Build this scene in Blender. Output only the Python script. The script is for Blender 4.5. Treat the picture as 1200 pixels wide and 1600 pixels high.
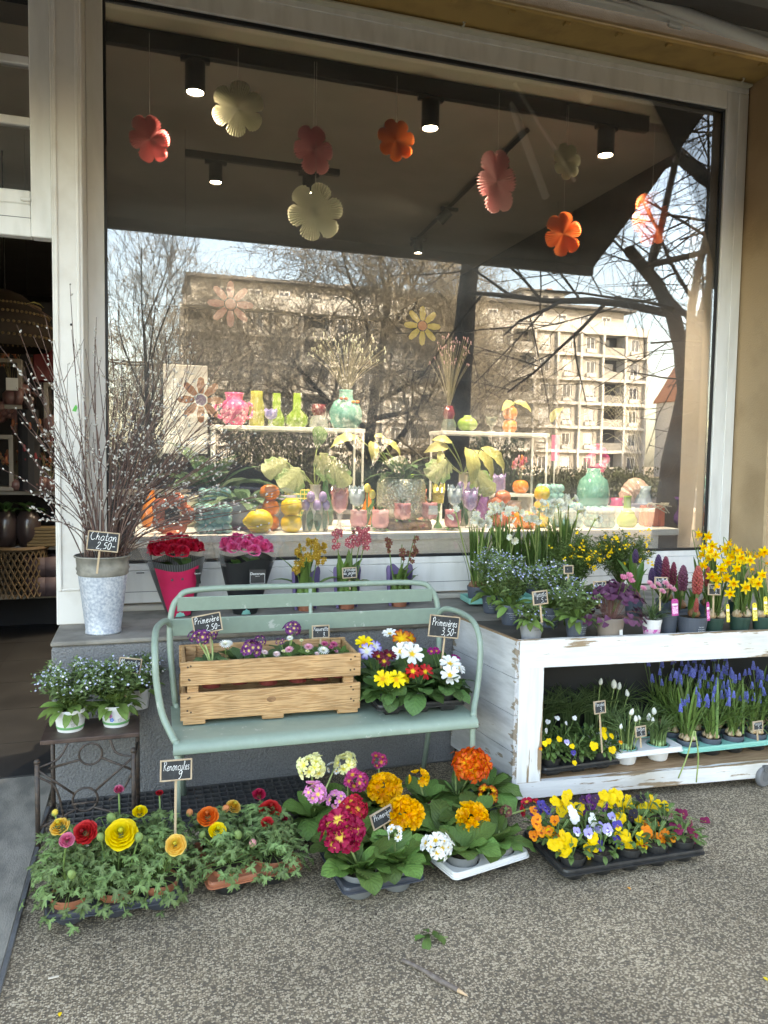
import bpy, math, random
import numpy as np
from math import sin, cos, pi, radians, atan2, sqrt, hypot, acos
from mathutils import Vector, Matrix, Euler

for _o in list(bpy.data.objects): bpy.data.objects.remove(_o)
SC = bpy.context.scene
COL = SC.collection
RND = random.Random(11)

# ------------------------------------------------------------------ camera
cam_d = bpy.data.cameras.new('camera')
cam = bpy.data.objects.new('camera', cam_d); COL.objects.link(cam)
YAW, PIT, ROL = radians(17.4), radians(-3.85), radians(0.89)
_fw = Vector((sin(YAW)*cos(PIT), cos(YAW)*cos(PIT), sin(PIT)))
_rt0 = Vector((cos(YAW), -sin(YAW), 0)); _up0 = _rt0.cross(_fw)
_rt = _rt0*cos(ROL) + _up0*sin(ROL); _up = _up0*cos(ROL) - _rt0*sin(ROL)
_m = Matrix((_rt, _up, -_fw)).transposed().to_4x4(); _m.translation = (0, 0, 1.55)
cam.matrix_world = _m
cam_d.sensor_fit = 'VERTICAL'; cam_d.sensor_height = 36; cam_d.lens = 27.0
cam_d.clip_start = 0.05; cam_d.clip_end = 1500
SC.camera = cam

# ------------------------------------------------------------------ sky, sun, exposure
SUN_DIR = Vector((0.42, 0.66, 0.62)).normalized()
world = bpy.data.worlds.new('World'); SC.world = world; world.use_nodes = True
wn = world.node_tree.nodes; wl = world.node_tree.links; wn.clear()
sky = wn.new('ShaderNodeTexSky'); sky.sky_type = 'NISHITA'; sky.sun_disc = False
sky.sun_elevation = math.asin(SUN_DIR.z); sky.sun_rotation = atan2(SUN_DIR.x, SUN_DIR.y)
sky.dust_density = 2.2; sky.air_density = 1.0; sky.ozone_density = 1.0
bg = wn.new('ShaderNodeBackground'); bg.inputs['Strength'].default_value = 0.15
wo = wn.new('ShaderNodeOutputWorld')
wl.new(sky.outputs[0], bg.inputs[0]); wl.new(bg.outputs[0], wo.inputs[0])
sun_d = bpy.data.lights.new('sun', 'SUN'); sun_d.energy = 2.3; sun_d.angle = radians(0.6); sun_d.color = (1, 0.985, 0.96)
sun = bpy.data.objects.new('sun', sun_d); COL.objects.link(sun)
sun.rotation_euler = SUN_DIR.to_track_quat('Z', 'Y').to_euler(); sun.location = (0, 20, 30)
SC.view_settings.view_transform = 'Standard'; SC.view_settings.look = 'None'
SC.view_settings.exposure = 3.48; SC.view_settings.gamma = 1.0
try: SC.view_settings.use_curve_mapping = False
except Exception: pass
try:
    SC.view_settings.use_white_balance = True; SC.view_settings.white_balance_temperature = 9050; SC.view_settings.white_balance_tint = 10
except Exception as e: print('WB', e)
SC.render.engine = 'CYCLES'
cy = SC.cycles
cy.use_denoising = True
try: cy.denoiser = 'OPENIMAGEDENOISE'; cy.denoising_input_passes = 'RGB_ALBEDO_NORMAL'
except Exception: pass
cy.max_bounces = 8; cy.diffuse_bounces = 3; cy.glossy_bounces = 4; cy.transmission_bounces = 6; cy.transparent_max_bounces = 16
cy.sample_clamp_indirect = 4.0; cy.caustics_reflective = False; cy.caustics_refractive = False
cy.use_adaptive_sampling = True; cy.adaptive_threshold = 0.01

# ------------------------------------------------------------------ mesh helpers
class Tm:
    """a bare shape: vertices, faces as flat loops, per-vertex colour and uv"""
    def __init__(s, V, F=None, C=None, U=None, LV=None, LC=None):
        s.V = np.asarray(V, float).reshape(-1, 3)
        if F is not None:
            s.LC = np.array([len(f) for f in F], int); s.LV = np.array([i for f in F for i in f], int)
        else: s.LC, s.LV = LC, LV
        n = len(s.V)
        s.C = np.ones((n, 3)) if C is None else np.broadcast_to(np.asarray(C, float), (n, 3)).copy()
        s.U = np.zeros((n, 2)) if U is None else np.asarray(U, float)
    def x(s, M=None, col=None):
        V = s.V
        if M is not None:
            A = np.array(M); V = V @ A[:3, :3].T + A[:3, 3]
        C = s.C if col is None else s.C*np.asarray(col)
        return Tm(V, C=C, U=s.U, LV=s.LV, LC=s.LC)
    def paint(s, col):
        s.C[:] = col; return s

def join(ts):
    ts = [t for t in ts if len(t.V)]
    off = 0; LV = []
    for t in ts: LV.append(t.LV+off); off += len(t.V)
    return Tm(np.concatenate([t.V for t in ts]), C=np.concatenate([t.C for t in ts]), U=np.concatenate([t.U for t in ts]),
              LV=np.concatenate(LV), LC=np.concatenate([t.LC for t in ts]))

def mesh(t, name, mat=None, smooth=True):
    if isinstance(t, (list, tuple)): t = join(t)
    me = bpy.data.meshes.new(name)
    me.vertices.add(len(t.V)); me.vertices.foreach_set('co', t.V.astype(np.float32).ravel())
    me.loops.add(len(t.LV)); me.loops.foreach_set('vertex_index', t.LV.astype(np.int32))
    me.polygons.add(len(t.LC))
    st = np.concatenate([[0], np.cumsum(t.LC)[:-1]]).astype(np.int32)
    me.polygons.foreach_set('loop_start', st)
    try: me.polygons.foreach_set('loop_total', t.LC.astype(np.int32))
    except Exception: pass
    me.polygons.foreach_set('use_smooth', np.full(len(t.LC), smooth, dtype=bool))
    uv = me.uv_layers.new(name='UVMap'); uv.data.foreach_set('uv', t.U[t.LV].astype(np.float32).ravel())
    ca = me.color_attributes.new('Col', 'FLOAT_COLOR', 'POINT')
    c4 = np.ones((len(t.V), 4), np.float32); c4[:, :3] = t.C; ca.data.foreach_set('color', c4.ravel())
    me.update(calc_edges=True); me.validate()
    if mat is not None: me.materials.append(mat)
    return me

def obj(name, me, parent=None, loc=(0, 0, 0), rot=(0, 0, 0), sc=1.0, label=None, cat=None, group=None, kind=None):
    o = bpy.data.objects.new(name, me); COL.objects.link(o)
    o.location = loc; o.rotation_euler = rot
    o.scale = (sc, sc, sc) if isinstance(sc, (int, float)) else sc
    if parent is not None: o.parent = parent
    if label: o['label'] = label
    if cat: o['category'] = cat
    if group: o['group'] = group
    if kind: o['kind'] = kind
    return o

def part(name, t, mat, parent, loc=(0, 0, 0), rot=(0, 0, 0), sc=1.0, smooth=False, kind=None, label=None):
    return obj(name, mesh(t, name, mat, smooth), parent, loc, rot, sc, kind=kind, label=label)

def thing(name, label, cat, loc=(0, 0, 0), rz=0.0, group=None, kind=None):
    return obj(name, None, None, loc, (0, 0, rz), 1.0, label, cat, group, kind)

def copy_tree(root, loc, rz=None, label=None, group=None):
    r = root.copy(); COL.objects.link(r); r.location = loc
    if rz is not None: r.rotation_euler = (0, 0, rz)
    if label: r['label'] = label
    if group: r['group'] = group
    for ch in list(root.children):
        c = ch.copy(); COL.objects.link(c); c.parent = r
        for g in list(ch.children):
            d = g.copy(); COL.objects.link(d); d.parent = c
    return r

def TR(loc=(0, 0, 0), rot=(0, 0, 0), sc=1.0):
    s = (sc, sc, sc) if isinstance(sc, (int, float)) else sc
    return Matrix.Translation(loc) @ Euler(rot).to_matrix().to_4x4() @ Matrix.Diagonal((*s, 1))

def along(loc, d, up=(0, 0, 1), sc=1.0, axis='Z'):
    """frame at loc with its Z axis along d"""
    z = Vector(d).normalized(); u = Vector(up)
    if abs(z.dot(u.normalized())) > .98: u = Vector((0, 1, 0))
    x = u.cross(z).normalized(); y = z.cross(x)
    m = Matrix((x, y, z)).transposed().to_4x4(); m.translation = loc
    s = (sc, sc, sc) if isinstance(sc, (int, float)) else sc
    return m @ Matrix.Diagonal((*s, 1))

def cbox(sx, sy, sz, c=.003, at=(0, 0, 0)):
    """box with chamfered edges, centred"""
    c = min(c, sx*.45, sy*.45, sz*.45)
    hx, hy, hz = sx/2, sy/2, sz/2; V = []; idx = {}
    for i in (-1, 1):
        for j in (-1, 1):
            for k in (-1, 1):
                idx[i, j, k, 0] = len(V); V.append((i*hx, j*(hy-c), k*(hz-c)))
                idx[i, j, k, 1] = len(V); V.append((i*(hx-c), j*hy, k*(hz-c)))
                idx[i, j, k, 2] = len(V); V.append((i*(hx-c), j*(hy-c), k*hz))
    F = []
    def q(a): F.append(a)
    for s in (-1, 1):
        o = [(-1, -1), (1, -1), (1, 1), (-1, 1)]
        if s < 0: o = o[::-1]
        q([idx[s, a, b, 0] for a, b in o]); q([idx[b, s, a, 1] for a, b in o]); q([idx[a, b, s, 2] for a, b in o])
    for s in (-1, 1):
        for t in (-1, 1):
            f = [idx[s, t, -1, 0], idx[s, t, 1, 0], idx[s, t, 1, 1], idx[s, t, -1, 1]]; q(f if s*t < 0 else f[::-1])
            f = [idx[-1, s, t, 1], idx[1, s, t, 1], idx[1, s, t, 2], idx[-1, s, t, 2]]; q(f if s*t < 0 else f[::-1])
            f = [idx[s, -1, t, 0], idx[s, -1, t, 2], idx[s, 1, t, 2], idx[s, 1, t, 0]]; q(f if s*t < 0 else f[::-1])
    for i in (-1, 1):
        for j in (-1, 1):
            for k in (-1, 1):
                f = [idx[i, j, k, n] for n in range(3)]; q(f if i*j*k > 0 else f[::-1])
    V = np.array(V) + np.array(at)
    return Tm(V, F)

def bx(x0, x1, y0, y1, z0, z1, c=.002):
    return cbox(x1-x0, y1-y0, z1-z0, c, ((x0+x1)/2, (y0+y1)/2, (z0+z1)/2))

def tube(pts, r, n=8, cap=True):
    P = np.asarray(pts, float); m = len(P)
    rr = np.full(m, r, float) if np.isscalar(r) else np.asarray(r, float)
    T = np.gradient(P, axis=0); T /= np.linalg.norm(T, axis=1)[:, None]+1e-12
    u = np.array([0, 0, 1.]) if abs(T[0][2]) < .9 else np.array([1., 0, 0])
    a = np.cross(T[0], u); a /= np.linalg.norm(a); V = []; U = []
    an = np.arange(n)*2*pi/n
    for i in range(m):
        a = a - T[i]*(a @ T[i]); a /= np.linalg.norm(a)+1e-12; b = np.cross(T[i], a)
        V.append(P[i]+rr[i]*(np.cos(an)[:, None]*a+np.sin(an)[:, None]*b)); U += [(k/n, i/max(1, m-1)) for k in range(n)]
    F = [(i*n+k, i*n+(k+1) % n, (i+1)*n+(k+1) % n, (i+1)*n+k) for i in range(m-1) for k in range(n)]
    if cap: F += [tuple(range(n))[::-1], tuple((m-1)*n+k for k in range(n))]
    return Tm(np.concatenate(V), F, U=U)

def arc(pts, n=4, closed=False):
    """Catmull-Rom through pts"""
    P = [np.array(p, float) for p in pts]
    if closed: Q = [P[-1]]+P+[P[0], P[1]]
    else: Q = [2*P[0]-P[1]]+P+[2*P[-1]-P[-2]]
    out = []
    for i in range(1, len(Q)-2):
        for k in range(n):
            t = k/n
            out.append(.5*((2*Q[i])+(-Q[i-1]+Q[i+1])*t+(2*Q[i-1]-5*Q[i]+4*Q[i+1]-Q[i+2])*t*t+(-Q[i-1]+3*Q[i]-3*Q[i+1]+Q[i+2])*t**3))
    if not closed: out.append(P[-1])
    return np.array(out)

def lathe(prof, n=24, cap0=False, cap1=False, wob=None, at=(0, 0, 0)):
    V = []; U = []; m = len(prof)
    for i, (r, z) in enumerate(prof):
        for k in range(n):
            a = 2*pi*k/n; q = r if wob is None else r*wob(a, z)
            V.append((q*cos(a)+at[0], q*sin(a)+at[1], z+at[2])); U.append((k/n, i/(m-1)))
    F = [(i*n+k, i*n+(k+1) % n, (i+1)*n+(k+1) % n, (i+1)*n+k) for i in range(m-1) for k in range(n)]
    if cap0: F.append(tuple(range(n))[::-1])
    if cap1: F.append(tuple((m-1)*n+k for k in range(n)))
    return Tm(V, F, U=U)

def ball(r=1.0, n=10, m=6, sz=1.0, at=(0, 0, 0)):
    return lathe([(max(1e-4, r*sin(pi*i/m)), -r*sz*cos(pi*i/m)) for i in range(m+1)], n, at=at)

def prism(poly, d, axis='y'):
    """outline (u,v) extruded by d, centred on the plane; axis y: u=x, v=z"""
    n = len(poly); V = []
    for s in (-1, 1):
        for u, v in poly:
            V.append((u, s*d/2, v) if axis == 'y' else (u, v, s*d/2) if axis == 'z' else (s*d/2, u, v))
    F = [tuple(range(n)), tuple(range(2*n-1, n-1, -1))]
    F += [(k, n+k, n+(k+1) % n, (k+1) % n) for k in range(n)]
    return Tm(V, F)

def leaf(L=.06, W=.03, nl=6, nw=4, a0=.6, a1=-.4, fold=.25, wave=0., wn=3, pt=1.0, base=.15, col=(1, 1, 1), wrinkle=0., peak=.5):
    """leaf lying along +Y, face up; a0..a1 elevation along its length (radians)"""
    V = []; U = []; y = z = 0.
    for i in range(nl+1):
        t = i/nl
        if i:
            a = a0+(a1-a0)*(t-.5/nl); y += L/nl*cos(a); z += L/nl*sin(a)
        if t < peak: w = base+(1-base)*sin(pi/2*t/peak)
        else: w = max(0., cos(pi/2*(t-peak)/(1-peak)))**pt
        w = max(w, .02)*W/2
        an = a0+(a1-a0)*t
        for j in range(nw+1):
            s = j/nw*2-1
            h = fold*abs(s)*w + wave*W*abs(s)*sin(t*wn*2*pi+s*1.3) + wrinkle*W*(((i+j) % 2)-.5)*(abs(s) < .99)
            V.append((s*w, y-h*sin(an), z+h*cos(an))); U.append((j/nw, t))
    k = nw+1
    F = [(i*k+j, i*k+j+1, (i+1)*k+j+1, (i+1)*k+j) for i in range(nl) for j in range(nw)]
    return Tm(V, F, C=col, U=U)

# ------------------------------------------------------------------ materials
MATS = {}
def mat(name, col, rough=.5, col2=None, ns=20., bump=0., bs=None, metal=0., vcol=False, rnd=0., trans=0., spec=.5, coat=0.,
        alpha=1., det=4., lo=.4, hi=.62, stretch=None, glass=0., rgen=None, sheen=0., emit=0.):
    if name in MATS: return MATS[name]
    m = bpy.data.materials.new(name); m.use_nodes = True; N = m.node_tree.nodes; L = m.node_tree.links
    N.clear(); out = N.new('ShaderNodeOutputMaterial'); p = N.new('ShaderNodeBsdfPrincipled')
    tc = N.new('ShaderNodeTexCoord'); vec = tc.outputs['Object']
    if stretch:
        mp = N.new('ShaderNodeMapping'); mp.inputs['Scale'].default_value = stretch; L.new(vec, mp.inputs[0]); vec = mp.outputs[0]
    def rgb(c): return (*c, 1)
    nz = None
    if col2 is not None:
        nz = N.new('ShaderNodeTexNoise'); nz.inputs['Scale'].default_value = ns; nz.inputs['Detail'].default_value = det; L.new(vec, nz.inputs[0])
        rp = N.new('ShaderNodeMapRange'); rp.inputs[1].default_value = lo; rp.inputs[2].default_value = hi; L.new(nz.outputs[0], rp.inputs[0])
        mx = N.new('ShaderNodeMix'); mx.data_type = 'RGBA'; mx.inputs[6].default_value = rgb(col); mx.inputs[7].default_value = rgb(col2)
        L.new(rp.outputs[0], mx.inputs[0]); c = mx.outputs[2]
    else:
        r = N.new('ShaderNodeRGB'); r.outputs[0].default_value = rgb(col); c = r.outputs[0]
    if vcol:
        at = N.new('ShaderNodeVertexColor'); at.layer_name = 'Col'
        mu = N.new('ShaderNodeMix'); mu.data_type = 'RGBA'; mu.blend_type = 'MULTIPLY'; mu.inputs[0].default_value = 1
        L.new(c, mu.inputs[6]); L.new(at.outputs[0], mu.inputs[7]); c = mu.outputs[2]
    if rnd:
        oi = N.new('ShaderNodeObjectInfo'); hs = N.new('ShaderNodeHueSaturation')
        a = N.new('ShaderNodeMapRange'); a.inputs[3].default_value = 1-rnd; a.inputs[4].default_value = 1+rnd; L.new(oi.outputs['Random'], a.inputs[0])
        b = N.new('ShaderNodeMath'); b.operation = 'MULTIPLY_ADD'; b.inputs[1].default_value = rnd*.06; b.inputs[2].default_value = .5-rnd*.03
        L.new(oi.outputs['Random'], b.inputs[0]); L.new(b.outputs[0], hs.inputs['Hue'])
        L.new(a.outputs[0], hs.inputs['Value']); L.new(c, hs.inputs['Color']); c = hs.outputs[0]
    L.new(c, p.inputs['Base Color'])
    p.inputs['Roughness'].default_value = rough; p.inputs['Metallic'].default_value = metal
    p.inputs['Specular IOR Level'].default_value = spec; p.inputs['Coat Weight'].default_value = coat
    if glass: p.inputs['Transmission Weight'].default_value = glass
    if sheen: p.inputs['Sheen Weight'].default_value = sheen
    if emit:
        L.new(c, p.inputs['Emission Color']); p.inputs['Emission Strength'].default_value = emit
    if bump:
        n2 = N.new('ShaderNodeTexNoise'); n2.inputs['Scale'].default_value = bs or ns*3; n2.inputs['Detail'].default_value = 5; L.new(vec, n2.inputs[0])
        bp = N.new('ShaderNodeBump'); bp.inputs['Strength'].default_value = 1; bp.inputs['Distance'].default_value = bump
        L.new(n2.outputs[0], bp.inputs['Height']); L.new(bp.outputs[0], p.inputs['Normal'])
    s = p.outputs[0]
    if trans:
        tl = N.new('ShaderNodeBsdfTranslucent'); L.new(c, tl.inputs[0]); ms = N.new('ShaderNodeMixShader'); ms.inputs[0].default_value = trans
        L.new(s, ms.inputs[1]); L.new(tl.outputs[0], ms.inputs[2]); s = ms.outputs[0]
    if alpha < 1:
        tp = N.new('ShaderNodeBsdfTransparent'); ms = N.new('ShaderNodeMixShader'); ms.inputs[0].default_value = alpha
        L.new(tp.outputs[0], ms.inputs[1]); L.new(s, ms.inputs[2]); s = ms.outputs[0]
    L.new(s, out.inputs[0]); MATS[name] = m
    return m

def leafmat(name, col, vein=1.35, nv=9, slope=.55, rough=.5, rnd=.25, trans=.22, bump=.0012, edge=None, mott=None):
    """leaf with midrib and side veins from its own uv; colour varies from leaf to leaf"""
    if name in MATS: return MATS[name]
    m = mat(name, col, rough, tuple(c*.72 for c in col), 60., rnd=rnd, trans=trans, spec=.35, vcol=True)
    N = m.node_tree.nodes; L = m.node_tree.links; p = [n for n in N if n.type == 'BSDF_PRINCIPLED'][0]
    tl = [n for n in N if n.type == 'BSDF_TRANSLUCENT'][0]
    src = p.inputs['Base Color'].links[0].from_socket
    uv = N.new('ShaderNodeUVMap'); sp = N.new('ShaderNodeSeparateXYZ'); L.new(uv.outputs[0], sp.inputs[0])
    def mth(op, a, b=None):
        n = N.new('ShaderNodeMath'); n.operation = op
        for i, v in enumerate((a, b)):
            if v is None: continue
            if isinstance(v, (int, float)): n.inputs[i].default_value = v
            else: L.new(v, n.inputs[i])
        return n.outputs[0]
    s = mth('ABSOLUTE', mth('SUBTRACT', sp.outputs[0], .5))            # 0 at the midrib, .5 at the rim
    w = mth('FRACT', mth('MULTIPLY', mth('SUBTRACT', sp.outputs[1], mth('MULTIPLY', s, slope)), nv))
    v = mth('LESS_THAN', mth('ABSOLUTE', mth('SUBTRACT', w, .5)), .09)
    mid = mth('LESS_THAN', s, .035)
    ve = mth('MAXIMUM', v, mid)
    bulge = mth('SINE', mth('MULTIPLY', w, pi))
    mx = N.new('ShaderNodeMix'); mx.data_type = 'RGBA'; L.new(mth('MULTIPLY', ve, .55), mx.inputs[0]); L.new(src, mx.inputs[6])
    sc = N.new('ShaderNodeMix'); sc.data_type = 'RGBA'; sc.blend_type = 'MULTIPLY'; sc.inputs[0].default_value = 1; L.new(src, sc.inputs[6]); sc.inputs[7].default_value = (vein, vein, vein*.9, 1)
    sc.clamp_result = False
    L.new(sc.outputs[2], mx.inputs[7]); c = mx.outputs[2]
    if edge is not None:
        e = N.new('ShaderNodeMix'); e.data_type = 'RGBA'; nz = N.new('ShaderNodeTexNoise'); nz.inputs['Scale'].default_value = 30
        L.new(mth('GREATER_THAN', mth('ADD', s, mth('MULTIPLY', nz.outputs[0], .5)), mott or .55), e.inputs[0]); L.new(c, e.inputs[6]); e.inputs[7].default_value = (*edge, 1); c = e.outputs[2]
    L.new(c, p.inputs['Base Color']); L.new(c, tl.inputs[0])
    if bump:
        bp = N.new('ShaderNodeBump'); bp.inputs['Distance'].default_value = bump; L.new(bulge, bp.inputs['Height']); L.new(bp.outputs[0], p.inputs['Normal'])
    return m

# ------------------------------------------------------------------ setting materials
def mat_pavement():
    m = bpy.data.materials.new('exposed_aggregate'); m.use_nodes = True; N = m.node_tree.nodes; L = m.node_tree.links
    p = N['Principled BSDF']; tc = N.new('ShaderNodeTexCoord')
    wz = N.new('ShaderNodeTexNoise'); wz.inputs['Scale'].default_value = 60; L.new(tc.outputs['Object'], wz.inputs[0])
    wm = N.new('ShaderNodeVectorMath'); wm.operation = 'MULTIPLY_ADD'; wm.inputs[1].default_value = (.006, .006, 0); L.new(wz.outputs['Color'], wm.inputs[0]); L.new(tc.outputs['Object'], wm.inputs[2])
    vo = N.new('ShaderNodeTexVoronoi'); vo.voronoi_dimensions = '2D'; vo.inputs['Scale'].default_value = 146; L.new(wm.outputs[0], vo.inputs['Vector'])
    rc = N.new('ShaderNodeValToRGB'); e = rc.color_ramp.elements
    e[0].position = 0; e[0].color = (.20, .155, .105, 1); e[1].position = 1; e[1].color = (.72, .60, .44, 1)
    for pos, c in ((.24, (.15, .125, .095, 1)), (.42, (.42, .33, .215, 1)), (.62, (.56, .45, .31, 1)), (.85, (.70, .57, .40, 1))):
        x = e.new(pos); x.color = c
    sx = N.new('ShaderNodeSeparateColor'); L.new(vo.outputs['Color'], sx.inputs[0]); L.new(sx.outputs[0], rc.inputs[0])
    # stones shrink inside their cells, grey-brown mortar between
    sz = N.new('ShaderNodeMath'); sz.operation = 'MULTIPLY_ADD'; sz.inputs[1].default_value = .30; sz.inputs[2].default_value = .36; L.new(sx.outputs[1], sz.inputs[0])
    df = N.new('ShaderNodeMath'); df.operation = 'SUBTRACT'; L.new(sz.outputs[0], df.inputs[0]); L.new(vo.outputs['Distance'], df.inputs[1])
    ms = N.new('ShaderNodeMapRange'); ms.inputs[1].default_value = -.03; ms.inputs[2].default_value = .07; L.new(df.outputs[0], ms.inputs[0])
    mx = N.new('ShaderNodeMix'); mx.data_type = 'RGBA'; L.new(ms.outputs[0], mx.inputs[0]); mx.inputs[6].default_value = (.24, .185, .125, 1); L.new(rc.outputs[0], mx.inputs[7])
    # broad dirt
    n2 = N.new('ShaderNodeTexNoise'); n2.inputs['Scale'].default_value = 2.2; n2.inputs['Detail'].default_value = 5; L.new(tc.outputs['Object'], n2.inputs[0])
    mr = N.new('ShaderNodeMapRange'); mr.inputs[1].default_value = .3; mr.inputs[2].default_value = .7; mr.inputs[3].default_value = .52; mr.inputs[4].default_value = .92; L.new(n2.outputs[0], mr.inputs[0])
    vm = N.new('ShaderNodeVectorMath'); vm.operation = 'SCALE'; L.new(mx.outputs[2], vm.inputs[0]); L.new(mr.outputs[0], vm.inputs['Scale'])
    L.new(vm.outputs[0], p.inputs['Base Color']); p.inputs['Roughness'].default_value = .82
    bp = N.new('ShaderNodeBump'); bp.inputs['Distance'].default_value = .004; L.new(ms.outputs[0], bp.inputs['Height']); L.new(bp.outputs[0], p.inputs['Normal'])
    return m

def mat_worn_paint(name, paint, wood, scale=(3, 3, 40), lo=.60, hi=.66, bump=.0015, rough=.6, stain=(.55, .5, .42), edge=None, streak=.74):
    """paint worn through to the wood along the grain"""
    m = bpy.data.materials.new(name); m.use_nodes = True; N = m.node_tree.nodes; L = m.node_tree.links; p = N['Principled BSDF']
    tc = N.new('ShaderNodeTexCoord'); mp = N.new('ShaderNodeMapping'); mp.inputs['Scale'].default_value = scale; L.new(tc.outputs['Object'], mp.inputs[0])
    n1 = N.new('ShaderNodeTexNoise'); n1.inputs['Scale'].default_value = 1; n1.inputs['Detail'].default_value = 8; n1.inputs['Roughness'].default_value = .65; L.new(mp.outputs[0], n1.inputs[0])
    n2 = N.new('ShaderNodeTexNoise'); n2.inputs['Scale'].default_value = 2.5; n2.inputs['Detail'].default_value = 6; L.new(tc.outputs['Object'], n2.inputs[0])
    ad = N.new('ShaderNodeMath'); ad.operation = 'MULTIPLY_ADD'; ad.inputs[1].default_value = .35; L.new(n2.outputs[0], ad.inputs[0]); 
    s = N.new('ShaderNodeMath'); s.operation = 'MULTIPLY'; s.inputs[1].default_value = .85; L.new(n1.outputs[0], s.inputs[0]); L.new(s.outputs[0], ad.inputs[2])
    av = ad.outputs[0]
    if edge is not None:                      # paint wears first along the edges of the board
        sg = N.new('ShaderNodeSeparateXYZ'); L.new(tc.outputs['Generated'], sg.inputs[0]); q = N.new('ShaderNodeMath'); q.operation = 'MULTIPLY_ADD'; q.inputs[1].default_value = 2; q.inputs[2].default_value = -1; L.new(sg.outputs[edge], q.inputs[0])
        q2 = N.new('ShaderNodeMath'); q2.operation = 'ABSOLUTE'; L.new(q.outputs[0], q2.inputs[0]); q3 = N.new('ShaderNodeMapRange'); q3.inputs[1].default_value = .82; q3.inputs[2].default_value = 1.0; q3.inputs[4].default_value = .10; L.new(q2.outputs[0], q3.inputs[0])
        q4 = N.new('ShaderNodeMath'); L.new(av, q4.inputs[0]); L.new(q3.outputs[0], q4.inputs[1]); av = q4.outputs[0]
    r = N.new('ShaderNodeMapRange'); r.inputs[1].default_value = lo; r.inputs[2].default_value = hi; L.new(av, r.inputs[0])
    a = N.new('ShaderNodeMix'); a.data_type = 'RGBA'; a.inputs[6].default_value = (*paint, 1); a.inputs[7].default_value = (*stain, 1)
    r2 = N.new('ShaderNodeMapRange'); r2.inputs[1].default_value = .5; r2.inputs[2].default_value = .8; L.new(n2.outputs[0], r2.inputs[0]); L.new(r2.outputs[0], a.inputs[0])
    b = N.new('ShaderNodeMix'); b.data_type = 'RGBA'; L.new(r.outputs[0], b.inputs[0]); L.new(a.outputs[2], b.inputs[6]); b.inputs[7].default_value = (*wood, 1)
    g = N.new('ShaderNodeMapRange'); g.inputs[1].default_value = .35; g.inputs[2].default_value = .6; g.inputs[3].default_value = streak; g.inputs[4].default_value = 1.04; L.new(n1.outputs[0], g.inputs[0])
    h = N.new('ShaderNodeVectorMath'); h.operation = 'SCALE'; L.new(b.outputs[2], h.inputs[0]); L.new(g.outputs[0], h.inputs['Scale'])
    L.new(h.outputs[0], p.inputs['Base Color']); p.inputs['Roughness'].default_value = rough
    bp = N.new('ShaderNodeBump'); bp.inputs['Distance'].default_value = bump; bp.invert = True; L.new(ad.outputs[0], bp.inputs['Height']); L.new(bp.outputs[0], p.inputs['Normal'])
    return m

def mat_glass(name, refl=.115, wave=.00016, tint=(1, 1, 1), veil=.042):
    m = bpy.data.materials.new(name); m.use_nodes = True; N = m.node_tree.nodes; L = m.node_tree.links; N.clear()
    o = N.new('ShaderNodeOutputMaterial'); t = N.new('ShaderNodeBsdfTransparent'); g = N.new('ShaderNodeBsdfGlossy'); g.inputs['Roughness'].default_value = 0
    t.inputs[0].default_value = (*tint, 1)
    fr = N.new('ShaderNodeFresnel'); fr.inputs[0].default_value = 1.5
    ad = N.new('ShaderNodeMath'); ad.operation = 'ADD'; ad.inputs[1].default_value = refl; ad.use_clamp = True; L.new(fr.outputs[0], ad.inputs[0])
    mx = N.new('ShaderNodeMixShader'); L.new(ad.outputs[0], mx.inputs[0]); L.new(t.outputs[0], mx.inputs[1]); L.new(g.outputs[0], mx.inputs[2])
    if wave:
        tc = N.new('ShaderNodeTexCoord'); n = N.new('ShaderNodeTexNoise'); n.inputs['Scale'].default_value = 3.2; n.inputs['Detail'].default_value = 1.5; L.new(tc.outputs['Object'], n.inputs[0])
        bp = N.new('ShaderNodeBump'); bp.inputs['Distance'].default_value = wave; L.new(n.outputs[0], bp.inputs['Height']); L.new(bp.outputs[0], g.inputs['Normal'])
    # a thin film of added pale haze, streaked by noise, that lifts the dark tones
    df = N.new('ShaderNodeBsdfDiffuse'); df.inputs[0].default_value = (.8, .8, .8, 1); tc2 = N.new('ShaderNodeTexCoord'); mp = N.new('ShaderNodeMapping'); mp.inputs['Rotation'].default_value = (0, .6, 0); mp.inputs['Scale'].default_value = (.5, 1, 3)
    n2 = N.new('ShaderNodeTexNoise'); n2.inputs['Scale'].default_value = 2.2; n2.inputs['Detail'].default_value = 6; L.new(tc2.outputs['Object'], mp.inputs[0]); L.new(mp.outputs[0], n2.inputs[0])
    mr = N.new('ShaderNodeMapRange'); mr.inputs[1].default_value = .35; mr.inputs[2].default_value = .75; mr.inputs[3].default_value = veil*.5; mr.inputs[4].default_value = veil*1.6; L.new(n2.outputs[0], mr.inputs[0])
    m2 = N.new('ShaderNodeMixShader'); L.new(mr.outputs[0], m2.inputs[0]); L.new(mx.outputs[0], m2.inputs[1]); L.new(df.outputs[0], m2.inputs[2])
    L.new(m2.outputs[0], o.inputs[0]); return m

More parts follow.
